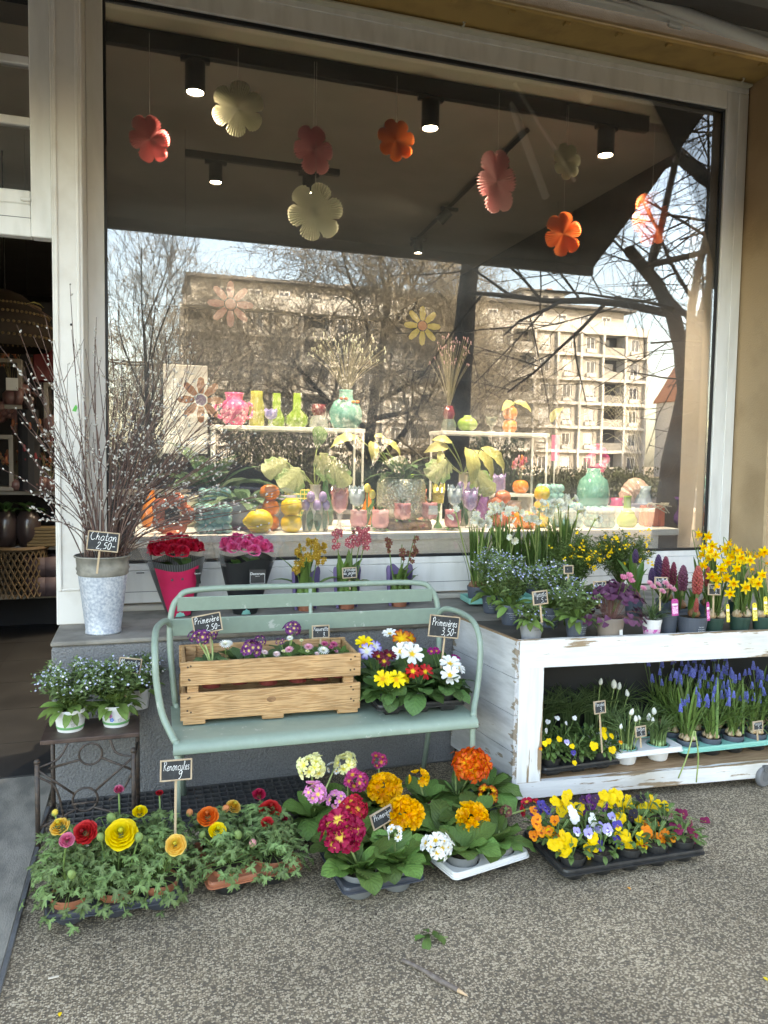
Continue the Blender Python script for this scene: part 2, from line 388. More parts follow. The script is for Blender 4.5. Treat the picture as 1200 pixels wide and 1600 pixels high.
M_PAVE = mat_pavement()
M_OCHRE = mat('ochre_roughcast', (.49, .345, .21), .9, (.40, .275, .16), 3., bump=.0035, bs=170, det=6)
M_SOFFIT = mat('ochre_painted_soffit', (.50, .33, .125), .9, (.36, .235, .09), 5., bump=.002, bs=40, det=8, lo=.45, hi=.75)
M_WHITE = mat('white_painted_metal', (.78, .77, .75), .45, (.62, .61, .58), 5., bump=.0004, bs=30, stretch=(2.5, 2.5, .6), det=9, lo=.45, hi=.8)
M_OLDWHITE = mat('old_white_paint', (.74, .71, .67), .55, (.62, .58, .53), 7., bump=.001, bs=25, det=8, lo=.5, hi=.8)
M_BLACK = mat('black_rubber', (.012, .012, .013), .5)
M_PLINTH = mat('grey_roughcast', (.22, .22, .222), .95, (.17, .17, .172), 140., bump=.012, bs=110, det=6)
M_LEDGE = mat('grey_stone_ledge', (.28, .255, .22), .85, (.19, .172, .148), 9., bump=.0015, bs=120, det=8)
M_SLAB = mat('threshold_stone', (.27, .25, .215), .85, (.17, .16, .14), 14., bump=.002, bs=160, det=10, stretch=(1, .5, 1))
M_STEEL = mat('grey_steel_strip', (.13, .135, .14), .55, (.09, .09, .09), 20.)
M_TILE = mat('dark_floor_tile', (.034, .034, .035), .5, (.026, .026, .027), 3.)
M_CEIL = mat('taupe_ceiling', (.28, .26, .24), .9, (.25, .235, .215), 2.)
M_CREAM = mat('cream_board', (.62, .60, .50), .7, (.56, .54, .45), 3.)
M_NAVY = mat('dark_wall_paint', (.022, .022, .026), .8)
M_BROWN = mat('dark_brown_wall', (.05, .038, .03), .8, (.036, .028, .022), 4.)
M_GLASS = mat_glass('window_glass')
M_GLASS2 = mat_glass('transom_glass', .03, 0)
M_BLACKMETAL = mat('black_metal', (.015, .015, .016), .4)
M_AWN = mat('awning_cloth', (.055, .05, .046), .95, (.045, .041, .038), 30., trans=.05)
M_LAMPGLOW = mat('lamp_glow', (1, .93, .8), .5, emit=14.)

# ------------------------------------------------------------------ ground
gx, gy = 400, 400
obj('pavement', mesh(Tm([(-gx, -gy, 0), (gx, -gy, 0), (gx, 6, 0), (-gx, 6, 0)], [(0, 1, 2, 3)]), 'pavement', M_PAVE), kind='structure')
M_ROAD = mat('asphalt', (.045, .045, .047), .85, (.04, .04, .042), 6., bump=.003, bs=200)
obj('road', mesh(Tm([(-gx, -31, .004), (gx, -31, .004), (gx, -13, .004), (-gx, -13, .004)], [(0, 1, 2, 3)]), 'road', M_ROAD), kind='structure')
M_KERB = mat('kerb_stone', (.34, .33, .31), .8, (.26, .25, .24), 10., bump=.002)
obj('kerb', mesh([bx(-200, 200, -13.0, -12.85, -.05, .12, .015), bx(-200, 200, -31.2, -31.05, -.05, .12, .015)], 'kerb', M_KERB, False), kind='structure')
M_VERGE = mat('verge_grass', (.045, .055, .02), .95, (.075, .07, .035), 8., bump=.02, bs=60)
obj('verge', mesh(Tm([(-gx, -70, .008), (gx, -70, .008), (gx, -31.2, .008), (-gx, -31.2, .008)], [(0, 1, 2, 3)]), 'verge', M_VERGE), kind='structure')
# stone slab before the door and its steel edge
slab = obj('threshold', mesh(bx(-4.2, -.415, .6, 3.93, -.05, .012, .003), 'threshold', M_SLAB, False), kind='structure')
part('edge_strip', bx(-.414, -.400, .6, 3.56, -.03, .0125, .001), M_STEEL, slab)

# ------------------------------------------------------------------ the shop
shop = thing('shop_building', 'ochre rendered shop front with a large white framed window and open doorway', 'shop', (0, 0, 0))
WX0, WX1, WZ0, WZ1 = -.178, 3.605, .99, 3.845
wall_ = join([bx(-9, 16, 3.94, 4.6, 4.035, 31, .01), bx(3.785, 16, 3.94, 4.6, .0, 4.034, .012), bx(-9, -1.75, 3.94, 4.6, 0, 4.034, .01)])  # top wall runs up out of view to lengthen the cast shade
part('facade_wall', wall_, M_OCHRE, shop)
part('unseen_upper_floors', bx(-9, 16, 4.602, 15, 4.25, 31, .01), M_OCHRE, shop)  # unseen storeys, height raised so the building's shade covers pavement and road
so = part('soffit', bx(-.255, 3.784, 3.942, 4.40, 4.02, 4.034, .001), M_SOFFIT, shop)
for i in range(12):   # drip moulding under the edge of the lintel, with its small blocks
    part('drip_block', cbox(.035, .03, .018, .004, (-.1+i*.34, 3.99, 4.0115)), M_SOFFIT, so)
part('drip_moulding', tube([(-.25, 3.95, 4.018), (3.78, 3.95, 4.018)], .013, 10), M_SOFFIT, so, smooth=True)
part('plinth', bx(-.39, 3.783, 3.585, 4.4, 0, .713, .012), M_PLINTH, shop)
part('ledge', bx(-.392, 3.782, 3.578, 4.38, .7135, .735, .006), M_LEDGE, shop)
# white pillar between door and window, with a raised moulding round its panel
pl = part('pillar', bx(-.402, -.268, 3.942, 4.30, .7355, 4.018, .004), M_OLDWHITE, shop)
for x in (-.383, -.288):
    part('pillar_moulding', bx(x-.007, x+.007, 3.934, 3.9415, .90, 4.0, .003), M_OLDWHITE, pl)
part('pillar_moulding', bx(-.3755, -.2955, 3.934, 3.9415, .90, .912, .003), M_OLDWHITE, pl)
part('pillar_nail', ball(.006, 8, 5, at=(-0.322,3.938,2.164)), M_BLACKMETAL, pl)
part('paint_mark', prism([(-.012, -.012), (.004, -.016), (.012, .004), (.005, .018), (-.004, .006)], .0015), mat('green_paint_mark', (.10, .5, .10), .7), pl, loc=(-0.310,3.941,1.773))
# display window
win = part('display_window', join([bx(-.2675, WX0-.008, 4.245, 4.31, .7655, 4.0, .004), bx(WX1+.008, 3.772, 4.245, 4.31, .7655, 4.0, .004),
      bx(WX0-.0075, WX1+.0075, 4.245, 4.31, WZ1+.008, 4.0, .004), bx(WX0-.0075, WX1+.0075, 4.245, 4.31, .945, WZ0-.008, .004)]), M_WHITE, shop)
part('inner_step', join([bx(3.70, 3.7725, 4.235, 4.2445, .77, 3.96, .003), bx(-.26, 3.7725, 4.235, 4.2445, 3.962, 4.0, .003)]), M_WHITE, win)
part('gasket', join([bx(WX0-.0075, WX0+.006, 4.258, 4.285, WZ0, WZ1, .001), bx(WX1-.012, WX1+.0075, 4.258, 4.285, WZ0, WZ1, .001),
      bx(WX0-.0075, WX1+.0075, 4.258, 4.285, WZ1-.012, WZ1+.0075, .001), bx(WX0-.0075, WX1+.0075, 4.258, 4.285, WZ0-.0075, WZ0+.008, .001)]), M_BLACK, win)
part('pane', bx(WX0+.0065, WX1-.0125, 4.268, 4.275, WZ0+.0085, WZ1-.0125, .0005), M_GLASS, win)
part('drip_strip', bx(-.25, 3.76, 4.19, 4.235, 3.992, 4.006, .002), M_CREAM, win)
for px in (720, 1155):
    x = (1.728,4.200,3.978)[0] if px == 720 else (3.660,4.200,3.971)[0]
    part('hook', tube([(x, 4.2, 3.995), (x+.005, 4.175, 4.0), (x+.012, 4.17, 4.016), (x, 4.175, 4.017)], .006, 8), M_CREAM, win, smooth=True)
part('gap', join([bx(3.7725, 3.7845, 4.25, 4.33, .74, 4.018, .001), bx(-.25, 3.772, 4.25, 4.33, 4.0005, 4.0195, .001)]), M_BLACK, win)
pn = part('lower_panel', bx(-.266, 3.77, 4.238, 4.30, .772, .944, .004), M_WHITE, shop)
part('panel_seam', bx(-.264, 3.768, 4.2365, 4.2379, .832, .835, .0003), M_STEEL, pn)
for px in (213, 214): pass
part('drain_slot', bx(-.04, .0, 4.2367, 4.2379, .932, .937, .0003), M_BLACK, pn)
part('window_sill', bx(-.262, 3.77, 4.205, 4.36, .7355, .7625, .004), mat('beige_sill', (.50, .46, .40), .7), shop)
# transom over the open door
dr = part('door_transom', join([bx(-1.74, -.495, 3.99, 4.05, 2.565, 2.71, .004), bx(-.494, -.4045, 3.985, 4.06, 2.565, 4.03, .004), bx(-1.74, -.495, 3.99, 4.05, 2.7105, 2.775, .006),
      bx(-1.74, -1.66, 3.985, 4.06, 0.02, 4.03, .004)]), M_WHITE, shop)
for zz in ((-0.563,4.000,3.359)[2], (-0.567,4.000,3.088)[2]):
    part('muntin', bx(-1.66, -.4945, 3.995, 4.045, zz-.019, zz+.019, .004), M_WHITE, dr)
part('pane', bx(-1.66, -.494, 4.018, 4.024, 2.775, 4.03, .0005), M_GLASS2, dr)
part('transom_groove', bx(-1.66, -.495, 3.9885, 3.9899, 2.648, 2.651, .0003), M_STEEL, dr)
part('latch', cbox(.045, .016, .016, .004, ((-0.515,3.980,2.731)[0], 3.983, (-0.515,3.980,2.731)[2])), M_WHITE, dr)

# ------------------------------------------------------------------ room behind the glass
obj('floor', mesh(bx(-9, 9, 3.932, 12, -.02, .016, .001), 'floor', M_TILE, False), kind='structure')
fl = bpy.data.objects['floor']
for i in range(14):
    part('joint', bx(-9, 2, 4.4+i*.6, 4.404+i*.6, .0162, .0172, .0002), M_BLACK, fl)
for i in range(12):
    part('joint', bx(-4.0+i*.6, -3.996+i*.6, 3.94, 12, .0172, .0178, .0002), M_BLACK, fl)
M_MAT = mat('door_mat', (.045, .04, .038), .95, (.02, .02, .02), 300.)
obj('ceiling', mesh([bx(-9, 9, 4.57, 12, 3.79, 3.9, .001)], 'ceiling', M_CEIL, False), kind='structure')
hb = obj('wall_head', mesh([bx(-.4, 3.8, 4.312, 4.57, 3.846, 3.9, .001)], 'wall_head', M_CREAM, False), kind='structure')
obj('wall_back', mesh(bx(-9, 9, 12, 12.1, -.02, 3.9, .001), 'wall_back', M_NAVY, False), kind='structure')
obj('wall_side', mesh([bx(3.66, 3.8, 4.56, 12, .0, 3.788, .001), bx(-9.1, -9.0, 4.6, 12, .0, 3.9, .001)], 'wall_side', M_BROWN, False), kind='structure')
obj('wall_jamb', mesh([bx(3.612, 3.70, 4.312, 4.555, .0, 3.845, .001)], 'wall_jamb', mat('greige_jamb', (.50, .45, .385), .7), False), kind='structure')
obj('wall_low', mesh([bx(-.27, 3.6, 4.40, 4.44, .0, .90, .001)], 'wall_low', M_NAVY, False), kind='structure')
obj('wall_roof', mesh(bx(-9, 16, 4.6, 15, 4.1, 4.24, .001), 'wall_roof', M_NAVY, False), kind='structure')
obj('wall_rear', mesh(bx(-9.1, 16, 14.9, 15, 0, 4.1, .001), 'wall_rear', M_NAVY, False), kind='structure')

# track lights
LAMPS = []
def spot(loc, tilt=(0, 0, 0), h=.16, r=.055, label='', e=14):
    t = thing('track_lamp', label, 'spotlight', loc, 0, 'black ceiling spotlights')
    part('adapter', cbox(.16, .035, .03, .004, (0, 0, -.015)), M_BLACKMETAL, t)
    b = Euler(tilt).to_matrix().to_4x4(); b.translation = (0, 0, -.03)
    part('can', lathe([(.001, 0), (r, 0), (r, -h), (r*.86, -h), (r*.84, -h+.012)], 24).x(b), M_BLACKMETAL, t, smooth=False)
    part('lens', lathe([(.001, -h+.012), (r*.83, -h+.012)], 20).x(b), M_LAMPGLOW, t)
    ld = bpy.data.lights.new('lamp_light', 'SPOT'); ld.energy = e; ld.spot_size = radians(96); ld.spot_blend = 1; ld.color = (1, .94, .85); ld.shadow_soft_size = .04
    lo = bpy.data.objects.new('lamp_light', ld); COL.objects.link(lo); lo.parent = t
    m2 = b.copy(); lo.matrix_local = m2 @ Matrix.Translation((0, 0, -h-.005))
    return t
tr = thing('ceiling_track', 'long black lighting track along the top of the window', 'lighting track', (0, 4.5, 3.79))
part('rail', bx(-.3, 3.2, -.02, .03, -.045, .054, .003), M_BLACKMETAL, tr)
for (x, y), lb in zip([(305, 85), (673, 150), (948, 190)], ['large black spotlight on the front track above the white paper flower', 'large black spotlight on the front track at its middle', 'large black spotlight at the right end of the front track']):
    q = {305: (0.282,4.500,3.749), 673: (1.665,4.500,3.747), 948: (2.887,4.500,3.771)}[x]
    spot((q[0], 4.5, 3.745), label=lb, e=42)
t2 = thing('ceiling_track', 'short black lighting track hanging parallel to the window', 'lighting track', (0, 5.95, 3.79))
part('rail', bx(.30, 1.46, -.02, .02, -.05, -.001, .003), M_BLACKMETAL, t2)
for x, lb in ((.52, 'small black spotlight on the left half of the short track'), (1.22, 'small black spotlight partly behind the pink paper flower')):
    spot((x, 5.95, 3.74), h=.13, r=.05, label=lb, e=24)
t3 = thing('ceiling_track', 'black lighting track running back into the shop', 'lighting track', (0, 0, 3.79))
part('rail', tube([(2.46, 4.78, -.025), (2.63, 7.6, -.025)], .022, 4), M_BLACKMETAL, t3)
spot((2.54, 6.35, 3.745), (.5, .7, 0), .12, .045, 'black spotlight tilted on the track running back', 24)
spot((2.60, 7.3, 3.745), (0, 0, 0), .12, .045, 'farthest black spotlight at the end of the receding track', 24)

# ------------------------------------------------------------------ awning
aw = thing('awning', 'dark cloth awning on white folding arms above the shop window', 'awning', (0, 0, 0))
AX0, AX1 = -4.5, 3.86
def aw_z(y): return 3.31+(y-2.4)*(4.12-3.31)/(3.86-2.4)
cv = []; cf = []
for i in range(25):
    x = AX0+(AX1-AX0)*i/24
    for j in range(7):
        y = 2.4+(3.9-2.4)*j/6; cv.append((x, y, aw_z(y)-.02*sin(pi*j/6)))
nV = len(cv); cv += [(a, b, c+.004) for a, b, c in cv]
for i in range(24):
    for j in range(6):
        k = i*7+j; cf.append((k, k+1, k+8, k+7)); cf.append((nV+k, nV+k+7, nV+k+8, nV+k+1))
part('cloth', Tm(cv, cf), M_AWN, aw, smooth=True)
M_AWHITE = mat('awning_white_metal', (.66, .65, .62), .4)
part('front_bar', bx(AX0, AX1, 2.35, 2.41, 3.23, 3.315, .012), mat('awning_bar_dark', (.05, .048, .046), .5), aw)
part('cassette_bar', bx(AX0, AX1+.1, 3.80, 3.86, 4.045, 4.10, .01), M_AWHITE, aw)
part('arm', join([tube([(2.288,3.720,4.092), (2.952,3.140,3.583)], .028, 12)]), M_AWHITE, aw, smooth=True)
part('arm_tube', tube([(2.355,3.760,4.055), (3.104,3.300,3.667)], .012, 10), M_AWHITE, aw, smooth=True)
part('arm_bracket', cbox(.09, .06, .07, .01).x(TR((2.869,3.800,4.033), (.3, .3, -.4))), M_AWHITE, aw)
part('arm', join([tube([(-2.6, 3.72, 4.0), (-1.8, 3.0, 3.6), (-2.4, 2.45, 3.28)], .03, 10)]), M_AWHITE, aw, smooth=True)

# ------------------------------------------------------------------ floor grate
gt = thing('floor_grate', 'dark metal drain grate let into the pavement along the plinth', 'grate', (0, 0, 0))
M_GRATE = mat('grate_metal', (.05, .05, .052), .5, (.08, .075, .07), 30.)
GX0, GX1, GY0, GY1 = -.36, .72, 3.20, 3.575
part('pit', bx(GX0, GX1, GY0, GY1, .0015, .003, .0003), M_BLACK, gt)
bm_ = None
for i in range(9):
    y = GY0+(GY1-GY0)*i/8
    o = obj('long_bar', bm_ or mesh(cbox(GX1-GX0, .008, .02, .001), 'long_bar', M_GRATE, False), gt, ((GX0+GX1)/2, y, .013)); bm_ = o.data
bm_ = None
for i in range(31):
    x = GX0+(GX1-GX0)*i/30
    o = obj('cross_bar', bm_ or mesh(cbox(.007, GY1-GY0, .018, .001), 'cross_bar', M_GRATE, False), gt, (x, (GY0+GY1)/2, .012)); bm_ = o.data

# ------------------------------------------------------------------ across the street (seen in the window's reflection)
M_CONC = mat('beige_concrete_panel', (.41, .38, .33), .85, (.34, .315, .275), .6, det=6)  # the panels' own beige grey, mottled by noise
M_TRIM = mat('pale_concrete_trim', (.57, .55, .51), .8, (.50, .48, .45), .8)
M_DARKROOM = mat('dark_room', (.03, .03, .032), .8)
M_WPANE = mat('far_window_pane', (.05, .06, .075), .12, spec=.8)
M_WFRAME = mat('far_window_frame', (.75, .74, .72), .5)
M_SHUT = mat('far_shutter', (.55, .54, .50), .7, rnd=.2)
M_ROOF = mat('flat_roof_grey', (.12, .115, .11), .8)
ap = thing('apartment_building', 'long beige concrete apartment block reflected in the shop window', 'apartment block', (0, -79.5, 0))
BX0, BX1, FP, NF, BW = 4.2, 64.0, 3.1, 6, 3.32
NB = 18
shell = []; trims = []
shell += [bx(BX0, BX1, -12, -1.9, 0, 18.6, .02), bx(BX0+1, BX1-2.5, -12, -2.2, 18.6, 21.7, .02)]
part('core', join(shell), M_CONC, ap)
for k in range(NF+1):
    part('floor_band', bx(BX0, BX1, -1.85, .12, 3.1*k-(.18 if k < NF else .35), 3.1*k+(.22 if k < NF else .75), .02), M_TRIM, ap)
part('roof_slab', bx(BX0+.4, BX1-1.2, -12.5, -1.2, 21.72, 22.05, .02), M_ROOF, ap)
ph = part('penthouse', bx(47.5, 53.5, -9, -4, 22.06, 24.0, .02), M_TRIM, ap)
part('penthouse_roof', bx(46.8, 54.2, -9.6, -3.4, 24.01, 24.2, .02), M_ROOF, ph)
for i in range(3): part('penthouse_window', bx(48.6+i*1.7, 49.4+i*1.7, -3.99, -3.95, 22.7, 23.6, .01), M_DARKROOM, ph)
for x in (12, 24, 31, 42.5): part('chimney', bx(x, x+.9, -7, -6, 22.06, 23.3, .02), M_TRIM, ap)
part('chimney', bx(52.2, 53.0, -7, -6.2, 24.21, 25.1, .02), mat('brick_chimney', (.32, .16, .11), .9), ap)
pw = mesh(join([bx(-.55, .55, -.06, .0, 0, 1.9, .01)]), 'window_pane', M_WPANE, False)
wf = mesh(join([bx(-.68, -.55, -.08, .05, -.05, 2.05, .01), bx(.55, .68, -.08, .05, -.05, 2.05, .01), bx(-.55, .55, -.08, .05, 1.9, 2.05, .01), bx(-.04, .04, -.04, .03, 0, 1.9, .01)]), 'window', M_WFRAME, False)
shm = mesh(bx(-.5, .5, .0, .03, .6, 1.9, .01), 'shutter', M_SHUT, False)
sbx = mesh(bx(-.72, .72, .05, .4, -.12, .42, .02), 'sill_box', M_TRIM, False)
inf = mesh(join([bx(-1.50, -.7, -1.2, -.3, 0, 2.7, .01), bx(.7, 1.50, -1.2, -.3, 0, 2.7, .01), bx(-.7, .7, -1.2, -.3, 2.25, 2.7, .01), bx(-.7, .7, -1.2, -.3, 0, .2, .01)]), 'infill_panel', M_CONC, False)
lgb = mesh(join([bx(-1.5, 1.5, -1.84, -1.80, 0, 2.7, .01)]), 'loggia_back', M_DARKROOM, False)
rail = mesh(join([bx(-1.5, 1.5, -.02, .02, .05, .95, .01)]), 'balcony_rail', mat('balcony_rail_grey', (.30, .29, .26), .7, rnd=.35), False)
pil = mesh(bx(-.16, .16, -1.8, .18, 0, 18.2, .02), 'pilaster', M_TRIM, False)
r_ = random.Random(5)
for i in range(NB+1):
    obj('pilaster', pil, ap, (BX1-.17-i*BW, 0, 0))
for i in range(NB):
    cx = BX1-.17-(i+.5)*BW
    lg = (i % 4) == 1
    for k in range(NF):
        z = 3.1*k+.22
        if lg:
            b = obj('loggia_back', lgb, ap, (cx, 0, z)); obj('balcony_rail', rail, ap, (cx, 0, z))
            if r_.random() < .6: part('loggia_door', bx(cx-.2, cx+1.0, -1.79, -1.74, z, z+2.2, .01), M_WFRAME if r_.random() < .5 else M_WPANE, ap)
        else:
            obj('infill_panel', inf, ap, (cx, 0, z))
            w = obj('window', wf, ap, (cx, -.45, z+.22)); obj('window_pane', pw, w, (0, -.02, 0)); obj('sill_box', sbx, w, (0, 0, 0))
            if r_.random() < .35: obj('shutter', shm, w, (0, .01, 0))
    if i and i < NB-1:
        w = obj('window', wf, ap, (cx, -2.15, 18.9)); obj('window_pane', pw, w, (0, -.02, 0))
        part('attic_rail', bx(cx-1.6, cx+1.6, -.05, -.03, 19.36, 20.0, .01), M_SHUT, ap)

def house(name, label, x0, x1, y, h, roof, wallm, roofm, arched=False):
    t = thing(name, label, 'house', ((x0+x1)/2, y, 0)); w = x1-x0
    part('wall', prism([(-w/2, 0), (w/2, 0), (w/2, h), (0, h+roof), (-w/2, h)], 9), wallm, t)
    s = hypot(w/2+.4, roof+.2); a = atan2(roof, w/2)
    for sg in (-1, 1):
        part('roof', cbox(s, 9.8, .2, .02).x(TR((sg*(w/4+.1), 0, h+roof/2+.12), (0, sg*a, 0))), roofm, t)
    pane = prism([(-.9, 0), (.9, 0), (.9, 3)]+[(.9*cos(q*pi/8), 3+.9*sin(q*pi/8)) for q in range(1, 8)]+[(-.9, 3)], .1)
    ws = part('window', pane.x(TR((0, 4.52, h-3.4))), M_WPANE, t)
    part('window_frame', join([bx(-.05, .05, 4.58, 4.66, h-3.4, h+.4, .01), bx(-.9, .9, 4.58, 4.66, h-1.9, h-1.75, .01), bx(-.9, .9, 4.58, 4.66, h-.5, h-.35, .01)]), M_WFRAME, ws)
    return t
house('gabled_house', 'white gabled house with a tall arched window beside the apartment block', 65.6, 72.2, -75, 9.8, 5.0, mat('white_render', (.62, .60, .56), .8), mat('orange_tile_roof', (.42, .17, .09), .85))

# bare trees
M_BARK = mat('dark_bark', (.055, .048, .040), .95, (.035, .030, .026), 6., bump=.02, bs=14)
M_TWIG = mat('olive_twig', (.23, .20, .15), .9, rnd=.1)
M_DTWIG = mat('dark_twig', (.05, .042, .036), .9)
def tree(name, label, base, h, r, seed, levels=5, spread=.6, kids=(4, 5, 5, 4, 3), trunk=.3, bark=M_BARK, twig=M_TWIG, lean=(0, 0, 0), gnarl=.18, up=.15, minr=.006, side=1.0, group=None):
    rd = random.Random(seed); big = []; fine = []
    def grow(p, d, L, r0, lv):
        n = 5 if lv < 3 else 4; pts = [p]; dirs = [d]
        for k in range(n):
            d = (d+Vector((rd.gauss(0, gnarl), rd.gauss(0, gnarl), rd.gauss(0, gnarl)+up*(.3 if lv else .1)))).normalized()
            p = p+d*(L/n); pts.append(p); dirs.append(d)
        rr = [max(minr, r0*(1-.55*k/n)) if lv < levels-1 else max(minr*.6, r0*(1-.8*k/n)) for k in range(n+1)]
        (big if lv < 2 else fine).append(tube([tuple(q) for q in pts], rr, 8 if lv < 2 else (5 if lv == 2 else 3), False))
        if lv >= levels-1: return
        kn = kids[lv]
        for c in range(kn):
            f = (trunk if lv == 0 else .25)+(1-(trunk if lv == 0 else .25))*(c+rd.random()*.9)/kn
            j = min(n-1, int(f*n)); q = pts[j].lerp(pts[j+1], f*n-j)
            az = rd.random()*2*pi; pr = dirs[j].orthogonal().normalized(); pr = Matrix.Rotation(az, 3, dirs[j]) @ pr
            nd = (dirs[j]*(1-spread*.55)+pr*spread*rd.uniform(.7, 1.3)*(side if lv == 0 else 1)).normalized()
            grow(q, nd, L*rd.uniform(.52, .78)*(1 if lv else .75), max(minr, rr[j]*rd.uniform(.45, .65)), lv+1)
    t = thing(name, label, 'tree', base, 0, group)
    grow(Vector((0, 0, -.1)), (Vector((0, 0, 1))+Vector(lean)).normalized(), h*.62, r, 0)
    part('trunk', join(big), bark, t, smooth=True); part('crown', join(fine), twig, t, smooth=True)
    return t
def tree_at(p): return (p[0], p[1], 0)
tree('street_tree', 'straight thick dark trunk standing close behind the pavement edge in the reflection', tree_at((5.849,-5.460,2.561)), 13, .29, 3, 4, .5, (6, 5, 4), .75, gnarl=.018, twig=M_DTWIG)
tree('street_tree', 'leaning dark tree with drooping twigs at the right edge of the reflection', tree_at((9.498,-3.660,1.865)), 14, .36, 8, 6, .8, (8, 6, 6, 5, 4), .30, gnarl=.07, up=-.05, twig=M_DTWIG, lean=(-.07, 0, 0))
tree('spreading_tree', 'broad bare tree with many olive brown twigs in front of the apartment block', tree_at((9.085,-24.460,3.489)), 15.5, .27, 21, 6, .9, (11, 8, 7, 5, 5), .08, gnarl=.20, up=.12, minr=.010)
tree('spreading_tree', 'bare tree with light brown twigs before the left half of the apartment block', tree_at((5.734,-35.460,3.933)), 15.5, .2, 35, 6, .9, (10, 7, 6, 5, 5), .12, gnarl=.2, up=.12, minr=.011)
tree('spreading_tree', 'bare bushy tree just right of the straight dark trunk in the reflection', tree_at((21.748,-37.460,4.543)), 13.5, .22, 44, 6, .85, (9, 6, 6, 5, 4), .16, gnarl=.2, up=.1, minr=.011)
tree('slender_tree', 'slender upright bare tree against the open sky at the left of the reflection', tree_at((0.199,-15.460,2.756)), 9, .08, 52, 5, .5, (8, 6, 4, 3), .15, gnarl=.12, up=.25, twig=M_TWIG, minr=.006)
tree('slender_tree', 'small twiggy bare tree left of the slender one beside the willow branches', tree_at((-0.765,-21.460,3.026)), 8, .07, 57, 5, .6, (8, 5, 4, 3), .15, gnarl=.15, up=.2, twig=M_TWIG, minr=.006)

def bush(name, label, loc, rx, ry, h, n, col, seed, leafs=.09):
    rd = random.Random(seed); lf = leaf(leafs, leafs*.55, 2, 2, .3, -.3); ts = []
    for i in range(n):
        a = rd.random()*2*pi; u = rd.random()**.45; z = rd.random()
        w = sqrt(max(.05, 1-(z*1.02-.35)**2*1.4))*(.8+.25*sin(5*a+z*6+seed))
        p = Vector((cos(a)*rx*u*w, sin(a)*ry*u*w, z*h*(.86+.14*sin(3*a+seed)))); c = rd.uniform(.6, 1.3)
        ts.append(lf.x(along(p, (rd.gauss(0, 1), rd.gauss(0, 1), rd.gauss(.6, .6)), sc=rd.uniform(.7, 1.4)), (c, c, c*.9)))
    t = thing(name, label, 'bush', loc)
    part('foliage', ts, mat(name+'_leaf'+str(seed), col, .6, vcol=True, trans=.15), t, smooth=True, kind='stuff')
    part('stem', join([tube([(0, 0, 0), (rd.uniform(-.5, .5)*rx, rd.uniform(-.5, .5)*ry, h*.7)], .02, 5) for _ in range(7)]), M_BARK, t)
bush('evergreen_bush', 'dense dark evergreen bush reflected behind the right shelf', tree_at((8.921,-10.460,1.581)), 1.5, 1.2, 2.2, 5000, (.03, .055, .022), 1)
bush('evergreen_bush', 'tall brown green shrub reflected behind the left shelf rack', tree_at((4.803,-17.460,1.484)), 3.6, 1.3, 3.4, 8000, (.065, .065, .035), 9, .1)
bush('evergreen_bush', 'low dark green bush reflected above the silver planter', tree_at((7.273,-13.460,1.541)), 2.2, 1.2, 1.5, 5000, (.035, .06, .025), 2)
bush('clipped_hedge', 'long low hedge along the far side of the road', tree_at((19.247,-21.460,1.674)), 6, .8, 1.4, 7000, (.06, .075, .03), 3, .12)
bush('clipped_hedge', 'long dark hedge reflected behind the lower vases at the left', tree_at((4.505,-20.460,1.464)), 5.5, .8, 1.7, 7000, (.04, .055, .025), 6, .12)
bush('clipped_hedge', 'dark hedge behind the straight tree trunk in the reflection', tree_at((12.178,-21.460,1.571)), 4.5, .8, 1.7, 6000, (.04, .055, .022), 7, .12)
bush('evergreen_bush', 'brown green bush reflected behind the willow branches', tree_at((-0.216,-11.460,1.758)), 1.6, 1.2, 2.1, 3500, (.09, .085, .045), 4)

# parked car seen dimly in the reflection
def car(loc, rz):
    t = thing('parked_car', 'dark blue grey parked hatchback reflected low behind the vases', 'car', loc, rz)
    cp = mat('car_paint', (.05, .065, .085), .25, coat=1.0); st = [(-2.05, .5, .75), (-1.95, .35, .98), (-1.2, .28, 1.02), (-.6, .28, 1.06), (.9, .28, 1.05), (1.75, .3, 1.0), (2.0, .4, .85)]
    V = []; 
    for x, z0, z1 in st:
        w = .86-.14*(abs(x)/2.05)**4
        for s, z in ((-w*.9, z0), (-w, z0+.2), (-w*.97, z1-.08), (-w*.88, z1), (w*.88, z1), (w*.97, z1-.08), (w, z0+.2), (w*.9, z0)): V.append((x, s, z))
    F = [(i*8+k, i*8+(k+1) % 8, (i+1)*8+(k+1) % 8, (i+1)*8+k) for i in range(6) for k in range(8)]+[tuple(range(8))[::-1], tuple(range(48, 56))]
    part('body', Tm(V, F), cp, t, smooth=True)
    cab = [(-1.25, 1.02), (-.55, 1.42), (.2, 1.47), (1.0, 1.42), (1.7, 1.03)]
    part('cabin', prism([(x, z) for x, z in cab], 1.3), cp, t)
    gl = M_WPANE
    for s in (-1, 1):
        part('window', prism([(-1.05, 1.06), (-.5, 1.37), (.2, 1.41), (.2, 1.06)], .01).x(TR((0, s*.656, 0))), gl, t)
        part('window', prism([(.27, 1.06), (.27, 1.41), (.95, 1.37), (1.45, 1.06)], .01).x(TR((0, s*.656, 0))), gl, t)
        part('headlight', ball(.12, 10, 6, .6).x(TR((-1.95, s*.6, .78))), M_WFRAME, t, smooth=True)
        for x in (-1.3, 1.25):
            w = part('wheel', lathe([(.2, -.09), (.31, -.09), (.32, 0), (.31, .09), (.2, .09)], 20).x(TR((x, s*.78, .32), (pi/2, 0, 0))), M_BLACK, t, smooth=False)
            part('rim', lathe([(.001, -.07), (.2, -.085), (.2, .085), (.001, .07)], 14).x(TR((x, s*.79, .32), (pi/2, 0, 0))), M_STEEL, w)
car((lambda p: (p[0], p[1], 0))((0.874,-6.460,1.182)), .06)


